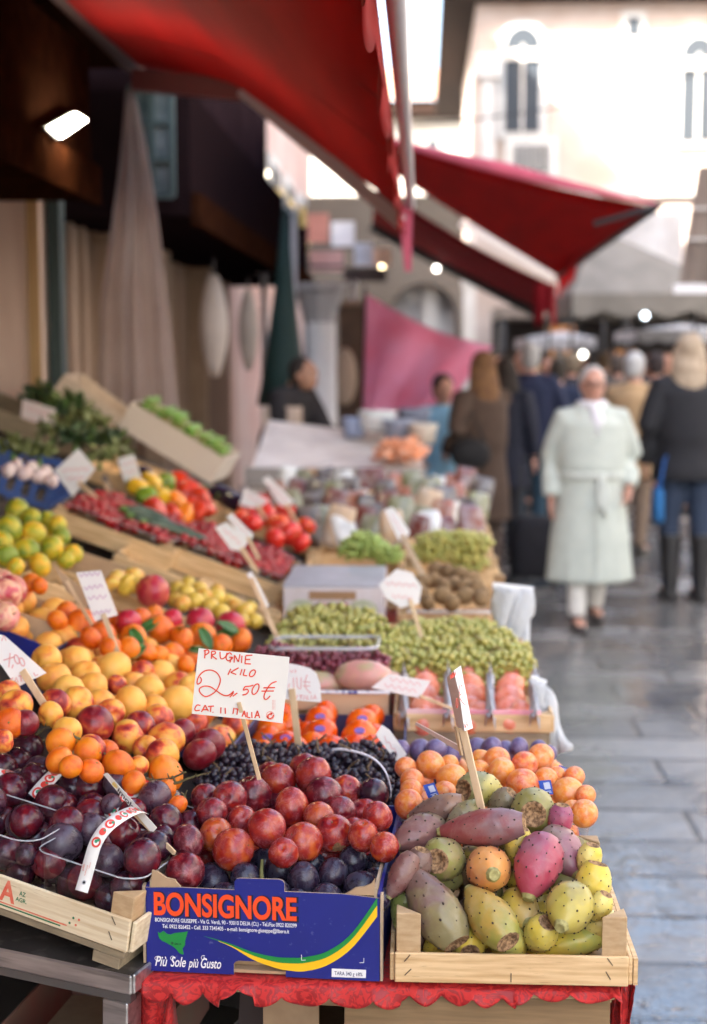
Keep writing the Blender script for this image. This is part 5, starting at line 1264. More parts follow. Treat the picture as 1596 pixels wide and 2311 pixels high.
for nd in prick_m.node_tree.nodes:
    if nd.type == 'BUMP': nd.inputs['Distance'].default_value = .002
    if nd.type == 'BSDF_PRINCIPLED': nd.inputs['Subsurface Scale'].default_value = .004
scar2_m = M('cactus_scar', (.40, .24, .12), .9, (.14, .075, .035), 190, lo=.4, hi=.6, bump=.8, bscale=300, bdist=.002)
cut_m = M('cactus_cut', (.42, .38, .14), .7, (.25, .22, .08), 200); areole_m = M('areole_brown', (.045, .028, .018), .85)
GP = (.17, .095, .075); OL = (.25, .22, .06); YE = (.66, .49, .06); PU = (.24, .05, .05); PG = (.20, .165, .095); OR = (.68, .30, .08); MG = (.40, .055, .095); GR = (.26, .28, .06); PY = (.70, .58, .17)
PRK = [  # u, v, half width, half length (px), flower end direction (right, up, to camera), colours, label
    (1085, 1781, 43, 56, (-.62, -.05, .72), (.50, .42, .09), (.24, .22, .08), 'olive yellow prickly pear on top of the heap at the foot of the sign stick'),
    (1203, 1828, 53, 60, (.03, -.12, .98), PG, OL, 'grey green prickly pear showing its round woody end, top right of the heap'),
    (987, 1828, 35, 64, (.85, .25, .2), GP, (.30, .17, .10), 'mauve grey prickly pear lying sideways before the orange plums with blue label'),
    (1048, 1842, 31, 46, (.6, .4, -.3), PG, OL, 'small grey prickly pear wedged behind the long red purple one'),
    (1089, 1868, 45, 96, (.96, .12, .2), PU, (.20, .10, .11), 'long red purple prickly pear lying across the top of the heap'),
    (946, 1885, 47, 64, (.72, .30, -.5), (.19, .085, .075), (.24, .18, .10), 'purple prickly pear with a pale cut stem pointing at the plums'),
    (1003, 1938, 51, 58, (-.28, -.10, .93), (.33, .21, .14), (.27, .25, .07), 'pale green mauve prickly pear with a round orange tan end facing out'),
    (1104, 1963, 53, 58, (-.18, .16, -.95), OR, (.62, .22, .10), 'orange prickly pear with a green cut stem end facing out'),
    (1213, 1954, 56, 72, (.22, .90, -.30), MG, (.30, .08, .12), 'magenta pink prickly pear with its stem pointing down, centre right'),
    (1271, 1923, 47, 62, (-.5, .70, -.42), (.27, .10, .13), (.26, .17, .14), 'dusty pink prickly pear with a torn pale stem, right of the magenta one'),
    (1264, 1855, 30, 40, (.1, .9, .3), MG, (.28, .05, .12), 'small magenta prickly pear behind the grey green one'),
    (1167, 1908, 32, 42, (.2, .8, .3), OL, YE, 'yellow olive prickly pear peeping out under the long red purple one'),
    (980, 2048, 59, 96, (.50, -.80, .30), GP, (.23, .19, .085), 'big grey purple prickly pear leaning on the left crate post'),
    (1103, 2067, 53, 84, (.50, -.66, .55), (.45, .29, .06), (.28, .26, .05), 'long olive orange prickly pear pointing down at the front plank'),
    (1174, 2056, 47, 56, (-.35, .45, -.8), (.62, .44, .14), YE, 'yellow prickly pear between the long olive one and the grey yellow one'),
    (1285, 2051, 56, 62, (.28, .58, -.75), (.48, .39, .08), (.30, .25, .10), 'grey yellow prickly pear with a dry round scar, right front'),
    (1337, 2003, 42, 56, (.2, .9, .2), PY, YE, 'pale yellow prickly pear at the right side of the crate, upper one'),
    (1352, 2088, 35, 44, (.8, .3, .2), PY, (.62, .55, .22), 'pale yellow prickly pear behind the right crate post'),
    (1275, 2128, 35, 88, (.95, .16, 0), YE, (.45, .45, .10), 'long bright yellow prickly pear lying along the front plank'),
    (1219, 2110, 40, 46, (.3, .5, .6), (.48, .40, .08), YE, 'brown spotted yellow prickly pear low behind the front plank'),
    (1055, 2126, 41, 48, (.1, -.5, .8), (.55, .46, .08), YE, 'yellow prickly pear low at the front with a brown blemish'),
    (1150, 2128, 44, 50, (-.4, .3, .6), YE, (.50, .48, .12), 'yellow prickly pear in the middle behind the front plank'),
    (982, 2136, 27, 34, (.5, .5, .3), (.58, .40, .05), YE, 'small yellow prickly pear beside the left crate post'),
    (906, 1975, 31, 54, (.5, .82, -.1), (.15, .05, .05), (.20, .10, .08), 'dark red brown prickly pear hanging over the left rim, cut end down'),
    (942, 1956, 33, 42, (.2, .7, .3), (.28, .13, .14), GP, 'mauve prickly pear behind the dark red brown one'),
    (911, 2046, 32, 44, (.3, .8, .2), GR, (.22, .25, .07), 'green prickly pear low at the left side of the crate'),
    (1328, 1940, 29, 36, (.2, .8, .3), PY, YE, 'pale yellow prickly pear by the right rear crate post'),
    (1131, 1812, 29, 38, (.4, .4, .3), PG, GP, 'grey prickly pear behind the sign stick'),
    (1354, 2046, 27, 34, (.3, .6, .3), YE, PY, 'small yellow prickly pear at the right rim')]
yp = lerpY([(2136, 1.895), (2060, 1.905), (1960, 1.945), (1880, 2.0), (1781, 2.075)])
st_ = []
for (u, v, wd, ln, dr, c1, c2, lb) in PRK:
    p = P(u, v, yp(v)); dep = (p - CAM).dot(FW); st_.append([p, (wd * .72 + ln * .28) * dep / FP])
r0s = [q[1] for q in st_]; relax(st_, .90)
for i, ((u, v, wd, ln, dr, c1, c2, lb), (p, r)) in enumerate(zip(PRK, st_)):
    dep = (p - CAM).dot(FW); me = prickly_mesh(wd * dep / FP, ln * dep / FP, i, 1.0)
    o = bpy.data.objects.new('prickly_pear', me); col.objects.link(o); o.location = p
    _f = (p - CAM).normalized(); _r = _f.cross(Vector((0, 0, 1))).normalized(); _u = _r.cross(_f)
    o.rotation_euler = ((_r * dr[0] + _u * dr[1] - _f * dr[2]).to_track_quat('Z', 'Y').to_matrix() @ Matrix.Rotation(i * 1.3, 3, 'Z')).to_euler(); o.color = (*c1, 1); o['tint'] = c2
    tag(o, lb, 'prickly pear', 'prickly pears heaped in the crate')
pm = prickly_mesh(.027, .036, 99)
def pfill(x0, x1, y0, y1, z, n, m_):
    for i in range(n):
        for j in range(m_):
            o = bpy.data.objects.new('prickly_pear', pm); col.objects.link(o); o.location = kf @ Vector((x0 + (x1 - x0) * i / (n - 1), y0 + (y1 - y0) * j / (m_ - 1), z)); o.rotation_euler = rrot()
            o.color = (*rnd.choice([YE, OL, GR, PG]), 1); o['tint'] = rnd.choice([YE, GP, OL]); tag(o, 'prickly pear half buried inside the heap', 'prickly pear', 'prickly pears buried in the heap')
pfill(.04, KW - .04, .08, KD - .05, .045, 4, 4); pfill(.06, KW - .06, .14, KD - .05, .095, 4, 3)

# --- orange plums and purple plums behind
APR = [(923, 1816, 34), (916, 1733, 25), (930, 1764, 29), (928, 1785, 27), (972, 1726, 33), (1020, 1758, 35), (1003, 1790, 28), (1122, 1717, 31), (1132, 1741, 31), (1185, 1724, 30), (1221, 1710, 32), (1179, 1769, 36), (1233, 1757, 26), (1283, 1790, 36), (1318, 1836, 33),
       (1297, 1752, 24), (1322, 1794, 23), (1257, 1747, 18), (1014, 1724, 22), (1082, 1738, 24), (1292, 1828, 24), (1085, 1712, 22)]
ya = lerpY([(1836, 2.13), (1790, 2.19), (1757, 2.25), (1710, 2.34)])
AL = {4: 'deep orange plum with two dark dots, highest at the left of the orange plums', 10: 'orange plum highest at the right of the orange plum pile', 14: 'orange plum at the right edge of the clear punnet, nearest the street', 0: 'golden plum at the left front of the orange plums, above the purple prickly pear'}
pile(APR, lambda u, v: P(u, v, ya(v)), 'apri', 'plum', 'orange plum', 'behind the prickly pears', 'orange plums behind the prickly pears', labels=AL)
PUR = [(949, 1694, 28), (1020, 1704, 24), (1077, 1694, 30), (1143, 1698, 28), (1172, 1686, 22), (1215, 1690, 20), (905, 1690, 22), (985, 1690, 24), (1110, 1688, 26), (1240, 1700, 18)]
pile(PUR, lambda u, v: P(u, v, 2.52), 'purp', 'plum', 'dusty purple plum', 'behind the orange plums', 'purple plums behind the orange plums')
bfr2 = frame((-.030, 2.205, BZ)); fill(bfr2, .035, .27, .05, .42, .035, .056, 'apri', .026, 'orange plum half buried under the pile', 'plum', 'plums buried under the orange plum pile'); fill(bfr2, .035, .27, .05, .42, .08, .056, 'apri', .026, 'orange plum half buried under the pile', 'plum', 'plums buried under the orange plum pile')
punnet('clear punnet of orange plums at the street side with a pale rim', frame((.135, 2.19, BZ + .058), 0), .14, .17, .055, .003)
punnet('clear punnet of orange plums at the left beside the small black grapes', frame((-.028, 2.19, BZ + .058), 0), .14, .17, .055, .003)
lbl_blue = M('label_blue', (.03, .09, .48), .4); lbl_pale = M('label_print', (.55, .60, .75), .5)
for (q, lab) in (([(955, 1772), (980, 1766), (992, 1796), (967, 1802)], 'small blue paper label between the orange plums, nearer the sign stick'), ([(1215, 1762), (1243, 1760), (1249, 1792), (1222, 1794)], 'small blue paper label between the orange plums at the right'), ([(1262, 1726), (1290, 1738), (1282, 1750), (1258, 1738)], 'small blue paper label lying at the far right of the orange plums')):
    t = thing('paper_label', lab, 'label', P(*q[2], 2.10), 'blue paper labels on the orange plums')
    c = [P(*a, 2.115 if a[1] > 1758 else 2.3) for a in q]
    MB().sheet([[c[0], c[1]], [c[3], c[2]]], .0006).build('paper', lbl_blue, t)
    n_ = (c[1] - c[0]).cross(c[3] - c[0]).normalized(); n_ = n_ if n_.dot(CAM - c[0]) > 0 else -n_
    def uvp(a, b): return c[0].lerp(c[1], a).lerp(c[3].lerp(c[2], a), b) + n_ * .0012
    m = MB(); m.add([uvp(.35, .15), uvp(.85, .12), uvp(.88, .6), uvp(.38, .62)], [(0, 1, 2, 3)]); m.add([uvp(.3, .75), uvp(.85, .73), uvp(.85, .78), uvp(.3, .80)], [(0, 1, 2, 3)]); m.add([uvp(.4, .84), uvp(.9, .82), uvp(.9, .87), uvp(.4, .89)], [(0, 1, 2, 3)]); m.build('print', lbl_pale, t)

# --- peaches, nectarines and mandarins on the left
PEA = [(213, 1636, 45), (290, 1663, 40), (316, 1640, 37), (358, 1623, 36), (375, 1671, 43), (412, 1655, 32), (472, 1680, 38), (367, 1705, 39), (451, 1703, 39), (19, 1562, 28), (36, 1592, 39), (57, 1632, 32), (8, 1672, 26), (126, 1588, 35), (115, 1613, 30), (152, 1650, 33), (313, 1728, 24), (206, 1690, 34), (250, 1610, 34), (330, 1690, 30)]
PK = lambda i: 'nect' if i in (0, 5, 6, 8, 2, 11) else 'peach'
pile(PEA, lambda u, v: PB(u, v, .035), PK, lambda i: 'nectarine' if PK(i) == 'nect' else 'peach', lambda i: 'dark red nectarine' if PK(i) == 'nect' else 'yellow red peach', 'of the peaches', 'ripe peaches and nectarines on the slope',
     labels={0: 'dark red nectarine with a yellow patch, centre of the peach heap', 8: 'purple red nectarine lowest at the right beside the small black grapes'})
YPE = [(105, 1490, 36), (171, 1490, 33), (255, 1511, 42), (122, 1530, 38), (194, 1524, 34), (173, 1587, 39), (211, 1549, 34), (263, 1545, 24), (337, 1558, 35), (400, 1587, 42), (295, 1587, 40), (227, 1590, 36), (430, 1552, 30), (155, 1558, 34), (345, 1600, 34), (300, 1545, 30)]
pile(YPE, lambda u, v: PB(u, v, .035), lambda i: 'peach' if i in (0, 5, 7) else 'ypeach', 'peach', 'pale yellow peach', 'of pale peaches', 'pale yellow peaches below the clementines')
MAN = [(268, 1728, 38), (374, 1747, 42), (200, 1697, 35), (240, 1699, 29), (134, 1716, 33), (302, 1766, 27), (206, 1740, 29), (401, 1816, 22), (374, 1783, 26), (23, 1632, 34), (137, 1676, 32), (160, 1730, 26)]
pile(MAN, lambda u, v: PB(u, v, .03), 'mand', 'mandarin', 'orange mandarin', 'behind the dark plums', 'mandarins between the peaches and the dark plums')
fr_, w_, d_ = BC[0]; fill(fr_, .03, w_ - .03, .03, d_ - .03, .035, .062, 'peach', .029, 'peach half buried under the heap', 'peach', 'peaches buried under the heap')
fr_, w_, d_ = BC[1]; fill(fr_, .03, w_ - .03, .03, d_ - .03, .035, .066, 'ypeach', .031, 'pale peach half buried under the heap', 'peach', 'peaches buried under the heap')
for (pts, Y, lab) in (([(57, 1665), (67, 1634), (76, 1621)], 2.24, 'short brown stalk sticking up above the highest dark plum'), ([(82, 1659), (100, 1645), (113, 1640)], 2.24, 'short forked twig beside the wooden sign stick'), ([(97, 1671), (130, 1670), (165, 1661), (205, 1684), (245, 1705)], 2.16, 'long thin twig crossing the wooden sign stick'),
                      ([(215, 1746), (222, 1730), (228, 1720)], 2.2, 'green stalk of a mandarin standing up by the narrow card'), ([(318, 1752), (340, 1760), (382, 1757), (420, 1742)], 2.16, 'green brown twig across the mandarins, upper one'), ([(330, 1742), (345, 1725), (362, 1712)], 2.3, 'dark twig between the mandarins and the peaches'),
                      ([(390, 1800), (395, 1765), (388, 1752)], 2.13, 'thick brown twig beside the red plums'), ([(378, 1772), (402, 1766), (440, 1752), (470, 1745)], 2.12, 'thin twig reaching over towards the black grapes'), ([(412, 1815), (418, 1800), (408, 1788)], 2.11, 'small leafy twig end above the red plums')):
    m = MB(); q = [P(u, v, Y) for u, v in pts]; c = [Vector(x) for x in smooth_curve([tuple(x) for x in q], 5)]
    m.tube([p + Vector((rnd.uniform(-.0006, .0006), 0, rnd.uniform(-.0006, .0006))) for p in c], [.0024 - .0010 * i / len(c) for i in range(len(c))], 7)
    for i in range(2, len(c) - 1, 4): m.tube([c[i], c[i] + Vector((rnd.uniform(-.008, .008), rnd.uniform(-.006, .002), rnd.uniform(.004, .011)))], [.0013, .0007], 5)
    o = m.build('twig', M('twig_bark', (.12, .11, .04), .8, (.08, .05, .03), 90), smooth=True); tag(o, lab, 'twig', 'twigs lying on the mandarins')

# --- clementines with leaves, pomegranates, pears, yellow plums
CLE = [(150, 1385, 28), (185, 1407, 34), (130, 1400, 24), (232, 1432, 30), (270, 1408, 28), (300, 1440, 31), (318, 1398, 26), (348, 1388, 24), (362, 1420, 34), (366, 1412, 26), (410, 1440, 30), (455, 1437, 33), (541, 1446, 30), (330, 1472, 24), (390, 1478, 28), (430, 1480, 24), (360, 1478, 22), (290, 1465, 28), (205, 1440, 26), (245, 1388, 22), (500, 1455, 24), (420, 1500, 22), (250, 1462, 26)]
cle = pile(CLE, lambda u, v: PB(u, v, .03), 'mand', 'clementine', 'orange clementine', 'of clementines', 'clementines with leaves in the sloping crate')
leaf_m = M('leaf_green', (.035, .11, .025), .35, (.06, .17, .03), 30)
def leaf(parent_o, d, ln, wd):
    r = parent_o.scale[0]; p = parent_o.location + Vector((0, -.6 * r, .75 * r)); d = Vector(d).normalized(); s = d.cross(Vector((.2, -.6, .8))).normalized(); nn = s.cross(d)
    rows = [[p + d * ln * t + s * wd * w_ * math.sin(math.pi * min(1, .06 + t * .94)) ** .8 + nn * (-.012 * t * t + .004 * abs(w_)) for w_ in (-1, -.5, 0, .5, 1)] for t in [i / 8 for i in range(9)]]
    o = MB().sheet(rows, .0006).build('leaf', leaf_m, None, smooth=True); o.parent = parent_o
    o.matrix_parent_inverse = Matrix.LocRotScale(parent_o.location, parent_o.rotation_euler, parent_o.scale).inverted()
for i, d in ((5, (.5, -.6, -.5)), (8, (-.6, -.5, -.3)), (10, (.3, -.6, .3)), (12, (-.6, -.4, .5)), (11, (.5, -.5, -.6)), (13, (-.4, -.6, -.2)), (12, (-.9, -.3, 0)), (15, (.6, -.6, .1))): leaf(cle[i], d, .06, .014)
pile([(345, 1335, 39), (290, 1402, 28), (452, 1402, 33), (520, 1413, 34), (388, 1400, 26)], lambda u, v: PB(u, v, .05), 'pome', 'pomegranate', 'red pomegranate', 'behind the clementines', 'pomegranates among the yellow fruit', labels={0: 'biggest shiny red pomegranate perched above the clementines'})
pile([(265, 1306, 26), (303, 1300, 25), (310, 1322, 22), (248, 1318, 20), (285, 1320, 22)], lambda u, v: PB(u, v, .045), 'pear', 'pear', 'yellow pear', 'left of the big pomegranate', 'yellow pears beside the pomegranate')
YEL = [(420, 1340, 22), (440, 1358, 22), (412, 1362, 20), (460, 1345, 20), (487, 1350, 22), (475, 1372, 22), (500, 1382, 20), (530, 1372, 22), (552, 1382, 22), (515, 1358, 18), (545, 1402, 18), (400, 1330, 20), (425, 1318, 18), (575, 1402, 18), (490, 1335, 18), (450, 1330, 18), (565, 1370, 16), (395, 1355, 18)]
pile(YEL, lambda u, v: PB(u, v, .03), 'yel', 'plum', 'small yellow plum', 'of yellow plums', 'small yellow plums right of the pomegranate')
pile([(8, 1345, 40), (30, 1330, 34), (12, 1392, 34), (5, 1310, 26)], lambda u, v: PB(u, v, .05), 'pink', 'apple', 'pink red apple', 'at the picture edge', 'pink apples at the left edge')
pile([(70, 1315, 22), (90, 1322, 20)], lambda u, v: PB(u, v, .05), 'mand', 'clementine', 'loose orange clementine', 'beside the pink apples', 'loose clementines beside the pink apples')
GMA = [(40, 1158, 32), (20, 1195, 34), (75, 1205, 32), (108, 1182, 30), (116, 1238, 30), (15, 1255, 28), (90, 1275, 28), (60, 1240, 28), (5, 1225, 26), (35, 1280, 24), (138, 1210, 22), (128, 1190, 26), (70, 1170, 24), (165, 1250, 22), (148, 1265, 20)]
pile(GMA, lambda u, v: PB(u, v, .05), 'gmand', 'mandarin', 'green yellow mandarin', 'under the blue crate', 'green mandarins under the blue plastic crate')

# --- cherry tomatoes in the two long crates, peppers, tomatoes, courgettes, aubergines
for bi, lab in ((0, 'small red cherry tomato in the right hand crate of the joined pair'), (1, 'small red cherry tomato in the left hand crate of the joined pair')):
    fr_, w_, d_ = BF[bi]; nx, ny = 12, 11
    for i in range(nx):
        for j in range(ny):
            x, y = .025 + (w_ - .05) * (i + .5 * (j % 2)) / nx, .03 + (d_ - .06) * j / (ny - 1)
            z = .062 + .028 * math.sin(math.pi * ((x / w_ * 2) % 1)) + rnd.uniform(-.004, .008)
            put('cherry_tomato', ME['cher'], fr_ @ Vector((x, y, z)), .0155 * rnd.uniform(.9, 1.1), lab, 'cherry tomato', 'cherry tomatoes in the sloping crates')
    for k in range(4):
        px, py = .008 + (k % 2) * w_ / 2, .012 + (k // 2) * d_ / 2
        punnet(['clear punnet of cherry tomatoes, %s of the %s joined crate' % (a, 'right' if bi == 0 else 'left') for a in ('front left one', 'front right one', 'back left one', 'back right one')][k], fr_ @ Matrix.Translation((px, py, .02)), w_ / 2 - .016, d_ / 2 - .016, .065)
pile([(560, 1150, 26), (588, 1140, 24), (600, 1165, 26), (628, 1185, 28), (660, 1165, 26), (655, 1205, 28), (690, 1190, 24), (570, 1180, 24), (620, 1215, 24), (545, 1170, 22), (680, 1225, 24), (640, 1150, 20)], lambda u, v: PB(u, v, .06), 'tom', 'tomato', 'big red tomato', 'of big tomatoes', 'big tomatoes behind the cherry tomatoes')
PEP = [(312, 1100, 24), (340, 1088, 24), (375, 1095, 26), (400, 1090, 28), (425, 1110, 28), (330, 1118, 22), (360, 1122, 26), (395, 1130, 26), (428, 1140, 24), (455, 1125, 24), (350, 1150, 26), (385, 1158, 26), (415, 1162, 26), (445, 1155, 24), (470, 1150, 22)]
PC = ['pep_y', 'pep_y', 'pep_g', 'pep_r', 'pep_r', 'pep_g', 'pep_y', 'pep_o', 'pep_r', 'pep_r', 'pep_r', 'pep_r', 'pep_o', 'pep_r', 'pep_r']
PN = {'pep_y': 'yellow pepper', 'pep_g': 'green pepper', 'pep_r': 'red pepper', 'pep_o': 'orange pepper'}
pile(PEP, lambda u, v: PB(u, v, .05), lambda i: PC[i], 'pepper', lambda i: PN[PC[i]], 'of peppers', 'coloured peppers below the asparagus box')
def longveg(name, pts, r, mat, lab, cat, grp):
    q = [PB(u, v, .05) for u, v in pts]; c = [Vector(x) for x in smooth_curve([tuple(x) for x in q], 6)]; n = len(c)
    t = thing(name, lab, cat, c[0], grp)
    MB().tube(c, [r * max(.25, math.sin(math.pi * (.08 + .86 * i / (n - 1))) ** .45) for i in range(n)], 14).build('body', mat, t, smooth=True)
    MB().tube([c[0] - (c[1] - c[0]).normalized() * .02, c[0]], [.008, .011], 8).build('stem', green_stem, t)
for k, (a, b, l) in enumerate((((300, 1165), (420, 1205), 'dark courgette lying along the edge between cherry tomatoes and peppers, upper one'), ((330, 1180), (465, 1222), 'dark courgette lying along the edge of the cherry tomatoes, lower one'), ((285, 1150), (380, 1180), 'dark courgette short one under the yellow peppers'))):
    longveg('courgette', [a, ((a[0] + b[0]) / 2, (a[1] + b[1]) / 2 - 3), b], .022, m_zuc, l, 'courgette', 'courgettes beside the cherry tomatoes')
for a, b, l in (((470, 1105), (535, 1130), 'black purple aubergine beside the red peppers, left one'), ((500, 1120), (560, 1148), 'black purple aubergine in front of the brown cardboard, right one'), ((300, 1065), (345, 1080), 'dark aubergine under the small white sign')):
    longveg('aubergine', [a, ((a[0] + b[0]) / 2, (a[1] + b[1]) / 2), b], .035, m_eggp, l, 'aubergine', 'aubergines beside the peppers')
pile([(20, 1062, 18), (55, 1068, 18), (88, 1075, 18), (118, 1085, 16), (38, 1050, 16), (72, 1056, 16), (104, 1066, 16)], lambda u, v: PB(u, v, .10), 'garlic', 'garlic', 'pinkish garlic bulb', 'in the blue crate', 'garlic bulbs in the blue plastic crate')

# --- leafy greens, asparagus
def greens(lab, u, v, r, colr, seed, n=70, off=.08):
    rs = random.Random(seed); c = PB(u, v, off); R_ = r * (c - CAM).dot(FW) / FP; m = MB()
    for i in range(n):
        d = Vector((rs.gauss(0, 1), rs.gauss(0, 1), abs(rs.gauss(.3, .8)))).normalized(); p = c + d * R_ * rs.uniform(.25, .9); ln = R_ * rs.uniform(.35, .6); wd = ln * rs.uniform(.25, .4)
        ax = (d + Vector((rs.uniform(-.8, .8), rs.uniform(-.8, .8), rs.uniform(-.3, .5)))).normalized(); s = ax.cross(d); s = s.normalized() if s.length > .01 else Vector((1, 0, 0)); nn = s.cross(ax)
        rows = [[p + ax * ln * t + s * wd * w_ * math.sin(math.pi * min(1, .1 + t * .9)) + nn * (wd * .3 * abs(w_) - ln * .25 * t * t) for w_ in (-1, 0, 1)] for t in (0, .25, .5, .75, 1)]
        m.grid(rows, k=rs.choice((0, 0, 1)))
    t = thing('leafy_greens', lab, 'greens', c, 'leafy greens piled at the top of the slope')
    m.build('leaves', colr, t, smooth=True); MB().tube([c - Vector((0, 0, R_ * .6)), c], [R_ * .16, R_ * .1], 8).build('stalk', green_stem, t)
gm = [M('greens_dark', (.03, .07, .02), .5), M('greens_mid', (.07, .13, .03), .5)]; gm2 = [M('greens_olive', (.12, .14, .04), .5), M('greens_pale', (.22, .26, .09), .5)]
for k, (u, v, r, g_, lab) in enumerate(((95, 905, 48, gm, 'dark leafy bunch against the pale pilaster, highest of the greens'), (150, 940, 55, gm, 'dark leafy bunch behind the pink white sign'), (200, 965, 48, gm2, 'olive green bunch in the middle of the greens'), (240, 1000, 45, gm, 'dark green bunch left of the asparagus box'), (170, 1000, 45, gm, 'green bunch above the diamond shaped sign'),
                                       (120, 980, 40, gm2, 'olive leafy bunch under the pink white sign'), (270, 1030, 36, gm2, 'pale green bunch over the small white sign'), (30, 1020, 45, gm2, 'olive artichoke like bunch at the picture edge above the blue crate'), (90, 1030, 40, gm2, 'olive bunch right above the blue plastic crate'), (225, 1040, 34, gm2, 'pale green bunch between the two white signs'))):
    greens(lab, u, v, r, g_, k)
fr_, w_, d_ = BC[4]; asp = M('asparagus_green', (.16, .34, .03), .5, (.20, .36, .06), 12)
for k in range(6):
    t = thing('asparagus_bunch', 'bunch of green asparagus in the tipped white box, %s from the left' % ORD[k], 'asparagus', mat=fr_, world=False, group='asparagus bunches in the white box'); m = MB()
    for i in range(7):
        x = .025 + .066 * k + rnd.uniform(0, .05); z = .112 + rnd.uniform(0, .04); y = .02 + rnd.uniform(0, .03); m.tube([(x, y + .22, z), (x + .004, y + .05, z), (x, y, z + .004)], [.007, .007, .002], 7)
    m.build('spears', asp, t, smooth=True); MB().box(.022 + .066 * k, .078 + .066 * k, .12, .135, .10, .142).build('band', M('band_straw', (.34, .36, .12), .5), t)

# --- persimmons, wrapped persimmons, mango, kiwis
PER = [(604, 1678, 38), (645, 1678, 34), (597, 1700, 36), (612, 1650, 36), (648, 1640, 34), (640, 1618, 32), (723, 1632, 38), (722, 1660, 40), (705, 1690, 36), (745, 1690, 34), (735, 1612, 30), (818, 1636, 38), (812, 1664, 40), (800, 1690, 36), (842, 1690, 34), (838, 1618, 30), (850, 1660, 30), (690, 1655, 28), (672, 1690, 28)]
pe = pile(PER, lambda u, v: P(u, v, lerpY([(1705, 2.66), (1660, 2.76), (1612, 2.88)])(v)), 'pers', 'persimmon', 'shiny orange persimmon', 'in the striped edge box', 'persimmons in the striped edge box')
for i in (0, 6, 7, 12, 11, 1):
    o_ = pe[i]; n_ = (CAM - o_.location).normalized() + Vector((0, 0, .5)); n_.normalize(); c = o_.location + n_ * o_.scale[0] * 1.0
    a_ = n_.cross(Vector((0, 0, 1))).normalized(); b_ = a_.cross(n_)
    m = MB(); vs = [c + (a_ * math.cos(j * .4488) * 1.3 + b_ * math.sin(j * .4488) * .8) * .008 for j in range(14)]; m.add(vs + [v - n_ * .006 for v in vs], [tuple(range(14))] + [(j, (j + 1) % 14, 14 + (j + 1) % 14, 14 + j) for j in range(14)])
    s_ = m.build('sticker', M('sticker_violet', (.18, .12, .45), .4)); s_.parent = o_; s_.matrix_parent_inverse = Matrix.LocRotScale(o_.location, o_.rotation_euler, o_.scale).inverted()
bfr3 = frame((-.36, 2.60, BZ)); fill(bfr3, .05, .29, .05, .27, .04, .075, 'pers', .034, 'persimmon half hidden low in the striped edge box', 'persimmon', 'persimmons buried in the striped edge box')
WRP = [(u, v, 36) for u in (958, 1060, 1150) for v in (1630, 1605, 1580, 1555, 1535)] + [(985, 1600, 28), (1085, 1610, 28), (1178, 1610, 30)]
pile(WRP, lambda u, v: P(u, v, lerpY([(1632, 2.96), (1580, 3.05), (1535, 3.15)])(v)), 'wrap', 'persimmon', 'pale orange wrapped persimmon', 'in the pink edged crate', 'wrapped persimmons in the pink edged crate')
for k, u in enumerate((910, 1010, 1105, 1205)):
    q = [P(u - 10, 1640, 2.86), P(u + 14, 1640, 2.86), P(u + 10, 1530, 3.12), P(u - 8, 1530, 3.12)]
    r = [[p + Vector((0, 0, .03 * math.sin(math.pi * j / 6) + .012 * math.sin(j * 2 + i))) for j, p in enumerate(row)] for i, row in enumerate(patch([q[0], q[1], q[2], q[3]], 8, 6))]
    o = MB().sheet(r, .001).build('paper_liner', cloth('liner_paper%d' % k, (.82, .80, .80), .3), smooth=True); tag(o, 'white paper liner between rows of wrapped persimmons, %s from the left' % ORD[k], 'paper', 'paper liners of the wrapped persimmons')
pile([(760, 1535, 52), (820, 1528, 50), (715, 1545, 40), (865, 1540, 36)], lambda u, v: P(u, v, 3.10), 'mango', 'mango', 'pinkish film wrapped mango', 'in the tan slotted box', 'film wrapped mangoes in the tan box', rots={i: Euler((1.57, 0, 1.2 + .2 * i)) for i in range(4)})
KIW = [(950, 1340, 21), (975, 1310, 20), (1000, 1345, 22), (1025, 1318, 21), (1050, 1345, 21), (1075, 1328, 20), (985, 1285, 19), (1010, 1290, 19), (1040, 1295, 19), (1065, 1305, 18), (965, 1360, 18), (1020, 1362, 20), (1085, 1350, 18), (955, 1312, 18), (1000, 1320, 18), (1050, 1322, 18), (1095, 1340, 14), (940, 1325, 16)]
pile(KIW, lambda u, v: P(u, v, lerpY([(1362, 3.80), (1320, 3.95), (1285, 4.12)])(v)), 'kiwi', 'kiwi', 'brown kiwi', 'in the white edged crate', 'brown kiwis in the white edged crate')

# --- grapes: every bunch a thing of berries on a stalk
ico = bmesh.new(); bmesh.ops.create_icosphere(ico, subdivisions=2, radius=1); IV = [v.co.copy() for v in ico.verts]; IF = [tuple(v.index for v in f.verts) for f in ico.faces]; ico.free()
def bunch_mesh(seed, n, r, size, mat):
    rs = random.Random(seed); m = MB(); ps = []
    tries = 0
    while len(ps) < n and tries < 6000:
        tries += 1; d = Vector((rs.uniform(-1, 1), rs.uniform(-1, 1), rs.uniform(-1, 1)))
        if d.length > 1 or d.length < .35: continue
        p = Vector((d.x * size[0], d.y * size[1], d.z * size[2]))
        if all((p - q).length > r * 1.62 for q in ps): ps.append(p)
    for p in ps:
        k = r * rs.uniform(.85, 1.1); m.add([p + v * k for v in IV], IF)
    return m.mesh('grape_berries', mat, True)
def grape_skin(name, a, b, bl, rough=.3):
    t = NT(name); co = t.coord(); f = t.ramp(t.noise(co, 45, 2), [(.35, 0), (.65, 1)]); c = t.mix(f, a, b); c = t.mix(t.ramp(t.noise(co, 170, 3), [(.5, 0), (.75, .5)]), c, bl)
    t.p(Base_Color=c, Roughness=rough, Subsurface_Weight=.1, Subsurface_Radius=(.006, .006, .003), Subsurface_Scale=.5); return t.m
